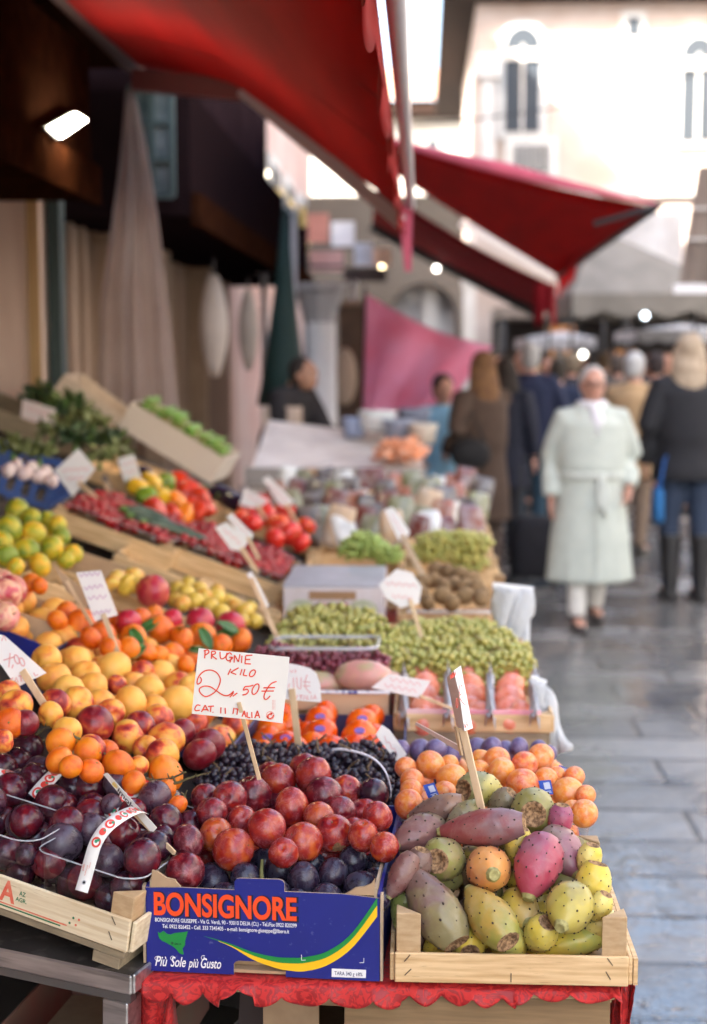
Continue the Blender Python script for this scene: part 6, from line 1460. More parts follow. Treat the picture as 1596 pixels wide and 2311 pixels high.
g_black = grape_skin('black_grape_skin', (.012, .008, .018), (.03, .012, .025), (.10, .10, .14), .35); g_green = grape_skin('green_grape_skin', (.32, .34, .075), (.45, .37, .08), (.58, .56, .30)); g_pale = grape_skin('pale_grape_skin', (.26, .38, .08), (.36, .44, .10), (.55, .60, .3)); g_red = grape_skin('red_grape_skin', (.24, .03, .05), (.14, .02, .04), (.40, .22, .25))
GB = {k: [bunch_mesh(i + 10 * j, n, r, sz, mt) for i in range(3)] for j, (k, n, r, sz, mt) in enumerate((('black', 85, .0068, (.055, .05, .026), g_black), ('green', 95, .0086, (.060, .066, .032), g_green), ('pale', 80, .0088, (.06, .06, .035), g_pale), ('red', 80, .0078, (.055, .05, .03), g_red)))}
stk = MB().tube([(0, 0, 0), (.01, .01, .03), (.03, .0, .045)], [.0025, .002, .0015], 6).mesh('stalk', stem_m)
GC = {}
def bunch(kind, p, lab, grp, yaw=None):
    i = GC.get(kind, 0); GC[kind] = i + 1
    t = thing('grape_bunch', lab, 'grapes', mat=Matrix.Translation(p) @ Matrix.Rotation(rnd.uniform(0, 6.28) if yaw is None else yaw, 4, 'Z') @ Matrix.Rotation(rnd.uniform(-.25, .25), 4, 'X'), world=False, group=grp)
    link('berries', GB[kind][i % 3], t); link('stalk', stk, t)
def bunches(kind, its, Yf, desc, where, grp):
    lab = row_labels([(u, v, 16) for u, v in its], desc, where)
    for (u, v), l in zip(its, lab): bunch(kind, P(u, v, Yf(v)), l, grp)
bunches('black', [(510, 1770), (575, 1765), (640, 1760), (700, 1765), (770, 1770), (835, 1775), (865, 1800), (520, 1735), (590, 1730), (660, 1728), (735, 1728), (800, 1728), (855, 1735), (550, 1712), (625, 1710), (700, 1708), (775, 1710), (840, 1712), (500, 1800)], lerpY([(1800, 2.33), (1765, 2.38), (1730, 2.46), (1710, 2.53)]), 'bunch of small black grapes', 'of black grapes', 'small black grapes behind the red plums')
bunches('green', [(925, 1500), (985, 1500), (1045, 1502), (1105, 1504), (1150, 1500), (915, 1472), (975, 1470), (1035, 1470), (1095, 1472), (1140, 1475), (930, 1445), (990, 1440), (1050, 1442), (1105, 1448), (950, 1425), (1010, 1422), (1075, 1425), (940, 1530), (1010, 1532), (1080, 1532), (1140, 1530)], lerpY([(1532, 3.24), (1500, 3.26), (1470, 3.36), (1425, 3.55)]), 'bunch of yellow green grapes', 'in the pink edged crate', 'green grapes in the pink edged crate')
bunches('green', [(660, 1455), (720, 1440), (780, 1445), (850, 1470), (880, 1490), (680, 1425), (740, 1410), (800, 1420), (850, 1440), (700, 1398), (755, 1390), (810, 1405)], lerpY([(1490, 3.28), (1440, 3.38), (1390, 3.55)]), 'bunch of yellow green grapes', 'behind the oval punnet', 'green grapes behind the oval punnet')
bunches('red', [(640, 1500), (690, 1498), (740, 1500), (790, 1498), (830, 1492), (620, 1480)], lambda v: 3.13, 'bunch of red grapes', 'in the oval punnet', 'red grapes in the oval punnet')
q = P(612, 1510, 3.10); punnet('oval clear punnet of red grapes with a thick pale rim', frame((q.x, 3.08, q.z - .005)), .235, .14, .055, .005)
bunches('pale', [(800, 1240), (840, 1235), (870, 1250), (820, 1222)], lambda v: 4.5, 'bunch of bright green grapes', 'above the white box', 'bright green grapes above the white box')
bunches('green', [(965, 1245), (1010, 1240), (1055, 1245), (985, 1220), (1035, 1218), (1070, 1225), (1060, 1270)], lambda v: 4.6, 'bunch of pale grapes in film', 'beyond the kiwis', 'pale grapes beyond the kiwis')

hd = MB(); hp = [P(740, 1702, 2.50), P(760, 1694, 2.48), P(800, 1699, 2.44), P(842, 1715, 2.38), P(868, 1742, 2.33), P(880, 1775, 2.31), P(882, 1800, 2.30)]; hp = [Vector(x) for x in smooth_curve([tuple(x) for x in hp], 6)]
o = hd.sheet([[p + Vector((0, -.006, .002)), p + Vector((0, .006, .002))] for p in hp], .0012).build('punnet_handle', M('handle_white', (.78, .74, .78), .4), smooth=True); tag(o, 'pale arched plastic handle over the small black grapes', 'handle')

# --- packets and bags at the far end of the flat stall
pk_cols = [((.62, .56, .46), 'cream'), ((.16, .035, .025), 'dark red'), ((.48, .25, .10), 'tan'), ((.05, .025, .018), 'dark brown'), ((.72, .73, .72), 'white'), ((.36, .11, .06), 'rust'), ((.22, .22, .12), 'olive'), ((.52, .36, .22), 'beige')]
def film(c): return M('packet_%d' % int(c[0] * 1000), c, .25, tuple(.55 * x + .16 for x in c), 18, lo=.4, hi=.6)
pk_me = {}
for c, nm in pk_cols:
    m = MB(); rows = []
    for i in range(9):
        s = i / 8; t_ = math.sin(math.pi * (.04 + .9 * s)) ** .55
        rows.append((s * .16, 0, 0, .052 * (.82 + .18 * t_) * (1 if i < 8 else .95), max(.003, .026 * t_)))
    m.loft(rows, 18, pw=.8); pk_me[nm] = m.mesh('packet', film(c), True)
k = 0; pkr = random.Random(3)
for (v0, v1, Y, ua, ub, n) in ((1215, 1195, 5.15, 700, 1070, 9), (1195, 1165, 5.5, 640, 1075, 11), (1170, 1135, 5.9, 630, 1078, 12), (1140, 1105, 6.3, 625, 1070, 12), (1112, 1080, 6.8, 640, 1045, 12)):
    for i in range(n):
        u = ua + (ub - ua) * i / (n - 1) + pkr.uniform(-6, 6); nm = pkr.choice([c[1] for c in pk_cols] + ['dark brown', 'dark red', 'white', 'rust', 'olive', 'dark brown']); p = P(u, v0 + pkr.uniform(-3, 3), Y)
        t = put('food_packet', pk_me[nm], p + Vector((0, 0, -.04)), 1, f"{nm} filled packet, {ORD[i]} from left, {ORD[[5.15, 5.5, 5.9, 6.3, 6.8].index(Y)]} row of packets beyond the grapes", 'packet', 'food packets beyond the grapes', Euler((pkr.uniform(-.5, -.1), pkr.uniform(-.25, .25), pkr.uniform(-.5, .5))), (pkr.uniform(.75, 1.1),) * 3)
for (x, y, w_, d_, h, lab) in ((-.40, 5.02, .66, .35, .14, 'wooden crate under the nearest row of food packets'), (-.55, 5.42, .82, .42, .17, 'wooden crate under the second and third rows of food packets'), (-.62, 5.88, .88, .9, .20, 'long wooden crate under the farthest rows of food packets')):
    crate(lab, frame((x, y, TZ)), w_, d_, h - .012, h + .02, pale_wood, staples=False)

# ============================================================ PRICE CARDS
card_m = M('card_cream', (.80, .77, .70), .6, (.77, .74, .67), 8); card_w = M('card_white', (.84, .83, .82), .6); card_b = M('card_kraft', (.48, .33, .20), .8)
stick_m = M('stick_wood', (.72, .54, .34), .6, (.60, .42, .24), 30, stretch=(2, 2, .4), bump=.2, bscale=80)
ink_pen = M('pen_red', (.78, .06, .02), .5); ink_faint = M('pen_pale_red', (.78, .36, .36), .6)
def ribbon(m, pts, w, Y):
    q = [P(u, v, Y) for u, v in pts]; L, Rr = [], []
    for i in range(len(q)):
        t = q[min(i + 1, len(q) - 1)] - q[max(i - 1, 0)]; t.y = 0; t = t.normalized() if t.length else Vector((1, 0, 0)); n = Vector((-t.z, 0, t.x)) * w / 2
        L.append(q[i] + n); Rr.append(q[i] - n)
    n = len(q); m.add(L + Rr, [(i, i + 1, n + i + 1, n + i) for i in range(n - 1)])
def oval(cx, cy, rx, ry, tilt=0, n=22): return [(cx + rx * math.cos(6.2832 * i / n) - tilt * ry * math.sin(6.2832 * i / n), cy + ry * math.sin(6.2832 * i / n)) for i in range(n + 1)]
def price_card(label, Y, poly, stick=None, strokes=(), pen=None, w=.0011, card=None, smooth=True, sw=.0075, behind=False, st=.003):
    t = thing('price_card', label, 'price card', P(*(stick[1] if stick else poly[0]), Y), 'price cards on wooden sticks')
    m = MB(); m.prism([(P(u, v, Y).x, P(u, v, Y).z) for u, v in poly], .0008, front(Y)); c = m.build('card', card or card_w, t, fix=True)
    if strokes:
        m = MB()
        for s in strokes: ribbon(m, smooth_curve(s, 5) if smooth and len(s) > 3 else s, w, Y - .0009)
        m.build('writing', pen or ink_pen, c)
    if stick:
        a, b = stick[0], stick[1]; y2 = stick[2] if len(stick) > 2 else Y; dy = .004 if behind else -.0035
        MB().bar(P(*a, Y) + Vector((0, dy, 0)), P(*b, y2) + Vector((0, dy, 0)), sw, st, (0, 1, 0)).build('stick', stick_m, t, bevel=.0006)
    return t
z3 = lambda pts: [(420 + x / 3.99 * .84, 1428 + y / 3.99 * .84) for x, y in pts]
S = [[(205, 190), (200, 275)], [(190, 195), (235, 185), (243, 215), (200, 242)], [(275, 200), (272, 280)], [(272, 200), (310, 200), (312, 225), (278, 242), (330, 285)], [(365, 205), (368, 265), (390, 280), (425, 255), (440, 215)],
     [(490, 235), (470, 215), (440, 235), (430, 275), (450, 300), (480, 290), (500, 265), (462, 262)], [(490, 262), (470, 320)], [(515, 320), (520, 240)], [(520, 240), (562, 312)], [(562, 312), (578, 230)], [(600, 245), (595, 325)],
     [(640, 250), (632, 330)], [(640, 246), (712, 240)], [(640, 287), (690, 285)], [(628, 332), (695, 335)], [(480, 385), (450, 452)], [(565, 375), (478, 425)], [(478, 425), (540, 448)], [(600, 390), (580, 455)], [(632, 390), (612, 455)], [(612, 455), (655, 462)],
     oval(712, 435, 28, 36, .4),
     [(150, 475), (165, 500), (155, 535), (122, 550), (122, 505), (150, 450), (205, 408), (275, 402), (335, 435), (368, 500), (350, 575), (310, 635), (240, 678), (195, 680), (150, 640), (145, 600), (190, 574), (260, 580), (330, 625), (390, 665), (440, 675), (480, 655), (512, 625)],
     [(470, 692), (512, 640)], [(500, 682), (550, 645)], [(632, 578), (615, 615), (655, 605), (668, 630), (645, 658), (605, 668)], [(630, 578), (690, 572), (722, 562)], oval(745, 605, 32, 56, .35),
     [(972, 522), (915, 545), (870, 600), (838, 670), (842, 710), (870, 710), (902, 676)], [(830, 590), (955, 588)], [(808, 626), (942, 624)],
     [(155, 780), (120, 775), (95, 810), (105, 835), (148, 830)], [(165, 850), (205, 775)], [(205, 775), (240, 842)], [(180, 825), (228, 825)], [(235, 790), (300, 786)], [(268, 790), (262, 850)], [(285, 850), (293, 856)],
     [(375, 800), (372, 865)], [(420, 805), (422, 870)], [(515, 805), (503, 870)], [(525, 815), (590, 822)], [(555, 820), (545, 880)], [(600, 900), (625, 835)], [(625, 835), (642, 905)], [(610, 872), (640, 872)], [(655, 850), (655, 905)], [(655, 905), (690, 912)], [(705, 850), (707, 914)],
     [(738, 915), (765, 835)], [(765, 835), (790, 915)], [(748, 886), (785, 886)]]
pc_ = price_card('cream price card reading PRUGNIE KILO 2,50 on a stick in the red plums', 2.0, z3([(135, 165), (330, 190), (640, 215), (1110, 262), (1080, 560), (1035, 970), (740, 935), (420, 905), (62, 868), (95, 520)]), ((540, 1584), (586, 1758), 2.04), [z3(s) for s in S], w=.0018, card=card_m, sw=.0062)
cpart = [o for o in pc_.children if o.name.startswith('card')][0]
m = MB(); ribbon(m, z3(oval(903, 887, 42, 42)), .0006, 1.9989); ribbon(m, z3([(868, 895), (880, 915), (905, 920), (930, 905), (938, 880)]), .0016, 1.9989); ribbon(m, z3([(880, 912), (878, 885), (900, 870), (918, 880)]), .0022, 1.9989)
m.add([P(*q, 1.9989) for q in z3([(905, 850), (932, 862), (908, 890)])], [(0, 1, 2)])
for x in (925, 938, 952):
    for k in range(7): ribbon(m, z3([(x + 2, 722 + k * 15), (x + 1, 732 + k * 15)]), .0004, 1.9989)
m.build('recycling_mark', ink_pen, cpart)
S2 = [[(1150, 480), (1155, 590)], [(1185, 475), (1190, 540), (1200, 585), (1230, 595), (1235, 480)], [(1300, 450), (1275, 530), (1290, 600), (1340, 650)], [(1255, 525), (1330, 530)], [(1255, 572), (1330, 570)], [(1110, 545), (1098, 585)],
      [(1125, 660), (1120, 720)], [(1150, 660), (1148, 720)], [(1195, 665), (1180, 715)], [(1210, 672), (1255, 672)], [(1235, 672), (1228, 715)], [(1255, 715), (1278, 668), (1290, 715)], [(1305, 670), (1300, 712), (1325, 715)], [(1345, 670), (1342, 715)], [(1365, 715), (1382, 660), (1398, 715)], [(1370, 695), (1395, 695)],
      [(1120, 400), (1130, 430), (1150, 400)], [(1165, 395), (1180, 410), (1165, 430)]]
price_card('white rounded price card half hidden behind the cream PRUGNIE card', 2.55, z3([(930, 320), (1105, 330), (1200, 345), (1330, 380), (1400, 440), (1440, 560), (1450, 745), (1250, 730), (930, 700)]), ((659, 1553), (677, 1705), 2.56), [z3(s) for s in S2], w=.0016, pen=ink_faint, sw=.0125)
# card seen almost edge-on above the prickly pears
z6 = lambda x, y: (907.2 + x * .1818, 1470 + y * .1818)
t = thing('price_card', 'price card seen almost edge on, standing on a broad stick in the prickly pears', 'price card', P(1090, 1830, 2.05), 'price cards on wooden sticks')
colsP = [[(566, 325), (575, 400), (600, 520), (640, 720), (690, 935)], [(590, 290), (615, 400), (650, 520), (675, 720), (715, 950)], [(640, 240), (670, 370), (705, 510), (735, 720), (775, 990)], [(727, 178), (765, 390), (795, 540), (832, 730), (876, 955)]]
YC_ = [2.085, 2.06, 2.03, 2.09]
sh = [[P(*z6(*colsP[j][i]), YC_[j]) for j in range(4)] for i in range(5)]
c_ = MB().sheet(sh, .0008).build('card', card_w, t, smooth=False)
def onc(x, y):
    def col_at(j, yy):
        c = colsP[j]
        i = max([k for k in range(4) if c[k][1] <= yy] or [0]); f = (yy - c[i][1]) / (c[i + 1][1] - c[i][1])
        return c[i][0] + (c[i + 1][0] - c[i][0]) * f, sh[i][j].lerp(sh[i + 1][j], f)
    xl, pl = col_at(2, y); xr, pr = col_at(3, y); q = pl.lerp(pr, (x - xl) / (xr - xl)); d = (sh[4][3] - sh[0][3]).cross(sh[2][3] - sh[2][2]).normalized()
    return q + (d if d.dot(CAM - q) > 0 else -d) * .0012
m = MB()
def rib3(pts, w):
    q = [onc(*p) for p in pts]; L, Rr = [], []
    for i in range(len(q)):
        d = (q[min(i + 1, len(q) - 1)] - q[max(i - 1, 0)]).normalized(); s = d.cross((CAM - q[i]).normalized()).normalized() * w / 2; L.append(q[i] + s); Rr.append(q[i] - s)
    n = len(q); m.add(L + Rr, [(i, i + 1, n + i + 1, n + i) for i in range(n - 1)])
for s in ([(598, 350), (600, 290), (612, 340), (613, 275)], [(622, 332), (618, 270), (634, 285), (632, 318), (622, 334)], [(643, 318), (637, 256)], [(650, 308), (650, 238), (665, 296)], [(652, 280), (662, 276)], oval(676, 645, 11, 58), [(738, 450), (728, 418), (708, 428), (702, 500), (716, 540)], [(742, 518), (698, 562)], [(750, 560), (702, 606)], [(716, 590), (745, 640), (775, 660), (797, 632)], [(768, 905), (776, 950)], [(780, 945), (790, 862), (808, 935)], [(782, 912), (804, 906)]): rib3(smooth_curve(s, 5) if len(s) > 3 else s, .0008)
m.build('writing', ink_pen, c_)
a_, b_ = P(*z6(752, 945), 2.045), P(*z6(990, 1965), 2.035)
MB().bar(a_, b_, .0115, .004, (.35, 1, 0)).build('stick', stick_m, t, bevel=.0008)
MB().bar(P(*z6(665, 930), 2.06), P(*z6(740, 1290), 2.055), .0065, .003, (.9, .5, 0)).build('splint', stick_m, t)
MB().bar(P(*z6(175, 897), 2.12), P(*z6(730, 1215), 2.06), .0042, .003, (0, 1, 0), taper=1.9).build('splint', M('stick_mauve', (.48, .33, .27), .6), t)
# narrow printed card among the dark plums
t = thing('price_card', 'narrow cream card with a sun print, seen edge on among the dark plums', 'price card', P(345, 1880, 1.95), 'price cards on wooden sticks')
cA = [P(234, 1748, 2.07), P(243, 1744, 2.065), P(355, 1868, 1.955), P(343, 1880, 1.955)]
cM = MB().sheet([[cA[0], cA[1]], [cA[3], cA[2]]], .001).build('card', card_m, t)
ax_ = (cA[3] - cA[0]); wd_ = (cA[1] - cA[0]); nn_ = ax_.cross(wd_).normalized(); nn_ = nn_ if nn_.dot(CAM - cA[0]) > 0 else -nn_
def cq(s, x): return cA[0].lerp(cA[3], s) + (cA[1].lerp(cA[2], s) - cA[0].lerp(cA[3], s)) * x + nn_ * .0016
m = MB()
for k in range(9): m.add([cq(.17, .5), cq(.17 + .10 * math.cos(k * .35 - 1.4) , .5 + .38 * math.sin(k * .35 - 1.4)), cq(.17 + .10 * math.cos(k * .35 - 1.2), .5 + .38 * math.sin(k * .35 - 1.2))], [(0, 1, 2)])
m.build('sun_print', M('sun_yellow', (.85, .55, .02), .5), cM)
xa_ = ax_.normalized(); za_ = wd_ - xa_ * wd_.dot(xa_); za_.normalize(); ya_ = -nn_ if xa_.cross(za_).dot(nn_) else nn_
o_ = cq(.30, .12); ff = Matrix(((xa_.x, -nn_.x, za_.x, o_.x), (xa_.y, -nn_.y, za_.y, o_.y), (xa_.z, -nn_.z, za_.z, o_.z), (0, 0, 0, 1)))
text('imola', M('print_brown', (.06, .03, .03), .6), cM, ff, wd_.length * .62, ax_.length * .34, bold=.02)
MB().bar(P(300, 1832, 2.0), P(394, 1925, 1.93), .006, .004, (0, 1, 0)).build('stick', stick_m, t)
# the other cards, out of focus
sq = lambda x0, y0, x1, y1, n: [[(x0 + (x1 - x0) * i / n, y0 + (y1 - y0) * i / n + (4 if i % 2 else -4)) for i in range(n + 1)]]
price_card('white price card cut by the picture edge, its broad stick standing in the mandarins', 2.30, [(-40, 1420), (12, 1436), (105, 1519), (38, 1551), (2, 1500), (-40, 1470)], ((52, 1512), (196, 1738), 2.24),
           [[(23, 1474), (20, 1506)], [(8, 1490), (34, 1482)], [(30, 1500), (27, 1508)], oval(38, 1488, 5, 10, -.3), oval(50, 1494, 5, 9, -.3), [(30, 1530), (24, 1534), (26, 1542), (31, 1540)], [(33, 1541), (37, 1528), (41, 1540)], [(42, 1526), (52, 1524)], [(47, 1526), (48, 1538)], [(76, 1518), (80, 1526), (86, 1522)], [(4, 1446), (9, 1434), (14, 1446)]], pen=ink_faint, w=.0018, sw=.0125)
price_card('tall white price card leaning over the clementines', 2.80, [(172, 1292), (228, 1287), (266, 1388), (214, 1402)], ((234, 1385), (302, 1568), 2.72), sq(178, 1298, 226, 1294, 8) + sq(190, 1328, 232, 1322, 7) + sq(198, 1350, 240, 1346, 6) + sq(208, 1385, 250, 1378, 8), pen=M('pen_mauve', (.60, .42, .56), .6), w=.0022, sw=.0105)
price_card('brown kraft card edge leaning behind the tall white price card', 2.86, [(120, 1272), (150, 1300), (205, 1345), (196, 1372), (150, 1335)], ((150, 1310), (215, 1420), 2.86), card=card_b)
price_card('white card lying tilted over the wrapped persimmons', 2.80, [(878, 1521), (972, 1537), (948, 1576), (838, 1552)], ((948, 1570), (1035, 1604), 2.84), sq(880, 1532, 950, 1545, 9) + sq(868, 1546, 940, 1560, 9), pen=ink_faint, w=.0012, sw=.006)
price_card('narrow white card slip leaning at the edge of the persimmon box', 2.46, [(862, 1636), (880, 1648), (918, 1702), (905, 1722), (893, 1716), (848, 1658)], None, sq(868, 1665, 896, 1700, 5), pen=ink_faint, w=.001)
price_card('crumpled white price card beside the kiwis with its stick in the green grapes', 3.42, [(895, 1284), (930, 1292), (952, 1325), (946, 1362), (905, 1372), (872, 1350), (855, 1320)], ((926, 1352), (958, 1458), 3.40), sq(870, 1316, 940, 1322, 9) + sq(885, 1345, 930, 1350, 6), pen=ink_faint, w=.0018, sw=.010)
price_card('white price card on a long stick above the kiwis', 4.20, [(868, 1150), (886, 1144), (926, 1200), (914, 1222), (900, 1220)], ((908, 1208), (956, 1302), 4.0), sq(885, 1165, 910, 1205, 5), pen=ink_faint, w=.0018, sw=.017)
price_card('front one of two white price cards over the right crate of cherry tomatoes', 3.70, [(485, 1190), (512, 1178), (560, 1222), (545, 1246), (520, 1238)], ((545, 1236), (582, 1292), 3.70), sq(505, 1195, 545, 1228, 6), pen=ink_faint, w=.0018, sw=.012)
price_card('rear one of two white price cards over the right crate of cherry tomatoes', 3.80, [(512, 1166), (524, 1158), (572, 1206), (566, 1222), (545, 1214)], ((560, 1212), (585, 1262), 3.78), sq(525, 1172, 560, 1206, 5), pen=ink_faint, w=.0018, sw=.010)
price_card('narrow white price card on a long stick before the small yellow plums', 3.25, [(557, 1296), (568, 1289), (590, 1330), (607, 1366), (598, 1378), (576, 1332)], ((562, 1296), (642, 1478), 3.2), sw=.011, behind=True)
price_card('diamond shaped white price card below the leafy greens', 4.30, [(122, 1062), (178, 1012), (216, 1058), (164, 1122)], ((178, 1088), (272, 1172), 4.25), sq(140, 1062, 200, 1058, 8) + sq(150, 1080, 190, 1078, 6), pen=ink_faint, w=.0025, sw=.015)
price_card('dark stick card holder standing left of the peppers', 4.5, [(228, 1075), (240, 1070), (262, 1120), (250, 1126)], ((238, 1090), (270, 1170), 4.4), card=M('card_dark', (.22, .17, .15), .7), sw=.014)
price_card('small white price card above the yellow peppers', 4.75, [(265, 1036), (302, 1025), (319, 1078), (282, 1092)], ((296, 1080), (318, 1152), 4.75), sq(275, 1050, 306, 1042, 5) + sq(280, 1068, 310, 1060, 5), pen=ink_faint, w=.002, sw=.014)
price_card('pinkish white price card on the dark leafy greens', 5.5, [(52, 900), (126, 924), (120, 982), (46, 958)], ((86, 965), (98, 1020), 5.5), sq(60, 920, 116, 938, 7) + sq(58, 945, 110, 962, 7), pen=ink_faint, w=.003, card=M('card_pinkish', (.80, .70, .68), .6), sw=.016)
price_card('white price card standing behind the big tomatoes, left one', 5.0, [(553, 1100), (606, 1130), (582, 1148), (540, 1140)], ((580, 1140), (600, 1172), 5.0), sq(560, 1118, 590, 1136, 5), pen=ink_faint, w=.002, sw=.012)
price_card('long white price card slanting before the food packets', 5.0, [(592, 1082), (606, 1074), (662, 1130), (650, 1148), (632, 1140)], ((645, 1136), (672, 1182), 5.0), sq(605, 1092, 645, 1130, 6), pen=ink_faint, w=.002, sw=.012)

# ============================================================ PEOPLE AND THE VENDOR'S COUNTER
skin_m = M('skin', (.54, .28, .20), .5, sss=.1); skin_t = M('skin_tan', (.42, .22, .14), .5, sss=.1)
def hand(m, w_, d, n, side, curl=.5, s=1.0):
    d = Vector(d).normalized(); n = Vector(n); n = (n - d * n.dot(d)).normalized(); sd = d.cross(n) * side; w_ = Vector(w_)
    mt = Matrix((sd, d, n)).transposed().to_4x4(); m.ell(w_ + d * .048 * s, (.040 * s, .052 * s, .017 * s), 12, 8, mat=mt)
    for i, L in enumerate((.064, .074, .069, .054)):
        L *= s; p0 = w_ + d * .085 * s + sd * (.0285 - .019 * i) * s; p1 = p0 + (d + n * .25 * curl).normalized() * L * .45; p2 = p1 + (d + n * 1.1 * curl).normalized() * L * .32; p3 = p2 + (d * .8 + n * 1.8 * curl).normalized() * L * .25
        m.tube([p0 - d * .01, p0, p1, p2, p3], [.0095 * s, .0092 * s, .0088 * s, .008 * s, .0065 * s], 8)
    p0 = w_ + d * .028 * s + sd * .032 * s; p1 = p0 + (sd * .9 + d * .7 + n * .3).normalized() * .034 * s; p2 = p1 + (d + sd * .15 + n * .5).normalized() * .028 * s
    m.tube([p0 - sd * .012, p0, p1, p2], [.013 * s, .0115 * s, .0098 * s, .0075 * s], 8)
def remesh(m, vox, mat, name, parent, sm=6):
    me = m.mesh(name, mat)
    me = evaluated(me, [('REMESH', dict(mode='VOXEL', voxel_size=vox)), ('SMOOTH', dict(iterations=sm, factor=.5))])
    me.materials.clear(); me.materials.append(mat)
    for p in me.polygons: p.use_smooth = True
    return link(name, me, parent)
def person(label, x, y, h, yaw, arms, coat=None, legs=None, trousers=None, shoes=(.03, .025, .02), hair=None, skin=None, vox=.011, lean=0, scarf=None, extra=None, coat_vox=.014, group=None, head_turn=0, head_drop=0):
    """Local frame: facing -y, 1.70 m tall before scaling."""
    k = h / 1.70
    mt = Matrix.Translation((x, y, 0)) @ Matrix.Rotation(R(yaw), 4, 'Z') @ Matrix.Scale(k, 4)
    t = thing('person', label, 'person', mat=mt, world=False, group=group)
    skin = skin or skin_m
    legs = legs or [((.09, 0, .90), (.095, -.03, .49), (.095, .02, .09)), ((-.09, 0, .90), (-.095, .02, .49), (-.095, .06, .09))]
    LZ = lambda p: Vector((p[0], p[1] - lean * max(0, p[2] - .95), p[2] - .12 * lean * max(0, p[2] - .95)))
    hc = LZ((0, -.015, 1.585)) + Vector((0, -head_drop * .5, -head_drop))
    hm = Matrix.Rotation(R(head_turn), 4, 'Z') @ Matrix.Rotation(-head_drop * 2.5, 4, 'X')
    H = lambda a, b, c: hc + (hm @ Vector((a, b, c)))
    m = MB()
    tor = [(.84, .12, .09), (.92, .155, .105), (1.02, .14, .095), (1.15, .15, .10), (1.28, .165, .105), (1.37, .155, .09), (1.42, .09, .07), (1.46, .055, .055), (1.50, .052, .055)]
    m.loft([(LZ((0, 0, z)).z, 0, LZ((0, 0, z)).y, rx, ry) for z, rx, ry in tor], 20)
    m.tube([LZ((0, 0, 1.42)), LZ((0, -.005, 1.48)), hc + Vector((0, .015, -.07))], [.062, .054, .052], 12)
    m.ell(hc, (.074, .094, .112), 20, 14, mat=hm); m.ell(H(0, -.022, -.062), (.052, .064, .054), 14, 10, mat=hm)
    m.tube([H(0, -.088, .014), H(0, -.106, -.014), H(0, -.102, -.030)], [.008, .013, .011], 8)
    for s in (1, -1): m.ell(H(.076 * s, .012, -.006), (.010, .020, .030), 10, 8, mat=hm)
    m.ell(H(0, -.084, -.058), (.022, .012, .010), 10, 6, mat=hm); m.ell(H(0, -.082, .028), (.052, .012, .010), 10, 6, mat=hm)
    for s, (el, wr, hd_, cu) in zip((1, -1), arms):
        sh_ = LZ((.175 * s, 0, 1.385)); el, wr = Vector(el), Vector(wr)
        m.tube([LZ((.10 * s, 0, 1.40)), sh_, sh_.lerp(el, .5), el, el.lerp(wr, .4), wr], [.05, .054, .047, .039, .037, .026], 12)
        hand(m, wr, wr - el, hd_, s, cu)
    for (hp_, kn, an) in legs:
        hp_, kn, an = map(Vector, (hp_, kn, an)); m.tube([hp_, hp_.lerp(kn, .5), kn, kn.lerp(an, .35), an], [.085, .075, .055, .055, .038], 14)
        m.ell(an + Vector((0, -.06, -.045)), (.042, .125, .042), 14, 8)
    remesh(m, vox, skin, 'body', t, 3)
    if trousers:
        m = MB(); m.loft([(.80, 0, 0, .13, .10), (.90, 0, 0, .17, .12), (1.02, 0, 0, .155, .11)], 18)
        for (hp_, kn, an) in legs: hp_, kn, an = map(Vector, (hp_, kn, an)); m.tube([hp_, hp_.lerp(kn, .5), kn, kn.lerp(an, .5), an + Vector((0, 0, .0))], [.10, .09, .072, .066, .058], 14)
        remesh(m, .016, trousers, 'trousers', t)
    if coat:
        hem, hr, wst, chest, cm, cuff = coat['hem'], coat['hr'], coat['waist'], coat.get('chest', (.20, .135)), coat['mat'], coat.get('cuff', .9)
        m = MB(); rg = []
        for z, rx, ry in ((hem, *hr), (hem + (.92 - hem) * .5, (hr[0] + wst[0]) / 2 + .01, (hr[1] + wst[1]) / 2 + .01), (.93, *wst), (.99, wst[0] - .004, wst[1] - .004), (1.06, wst[0] + .012, wst[1] + .008), (1.22, *chest), (1.34, chest[0] - .005, chest[1] - .012), (1.40, .145, .10), (1.455, .085, .078)):
            q = LZ((0, 0, z)); rg.append((q.z, 0, q.y, rx, ry))
        m.loft(rg, 28)
        for s, (el, wr, hd_, cu) in zip((1, -1), arms):
            sh_ = LZ((.178 * s, 0, 1.375)); el, wr = Vector(el), Vector(wr); c = el.lerp(wr, cuff)
            m.tube([LZ((.08 * s, 0, 1.39)), sh_, sh_.lerp(el, .5), el, el.lerp(c, .5), c], [.065, .078, .076, .068, .062, .055], 14)
        if coat.get('collar'):
            for s in (1, -1): m.tube([LZ((.055 * s, .05, 1.47)), LZ((.08 * s, -.02, 1.465)), LZ((.075 * s, -.085, 1.38)), LZ((.03 * s, -.135, 1.27))], [.022, .026, .028, .012], 8)
        if coat.get('pleats'):
            for i in range(9): a = -2.6 + i * .65; m.tube([(hr[0] * .97 * math.sin(a), -hr[1] * .97 * math.cos(a), hem + .01), (wst[0] * .97 * math.sin(a), -wst[1] * .97 * math.cos(a), .88)], [.022, .006], 6)
        cobj = remesh(m, coat_vox, cm, coat.get('name', 'coat'), t, 5)
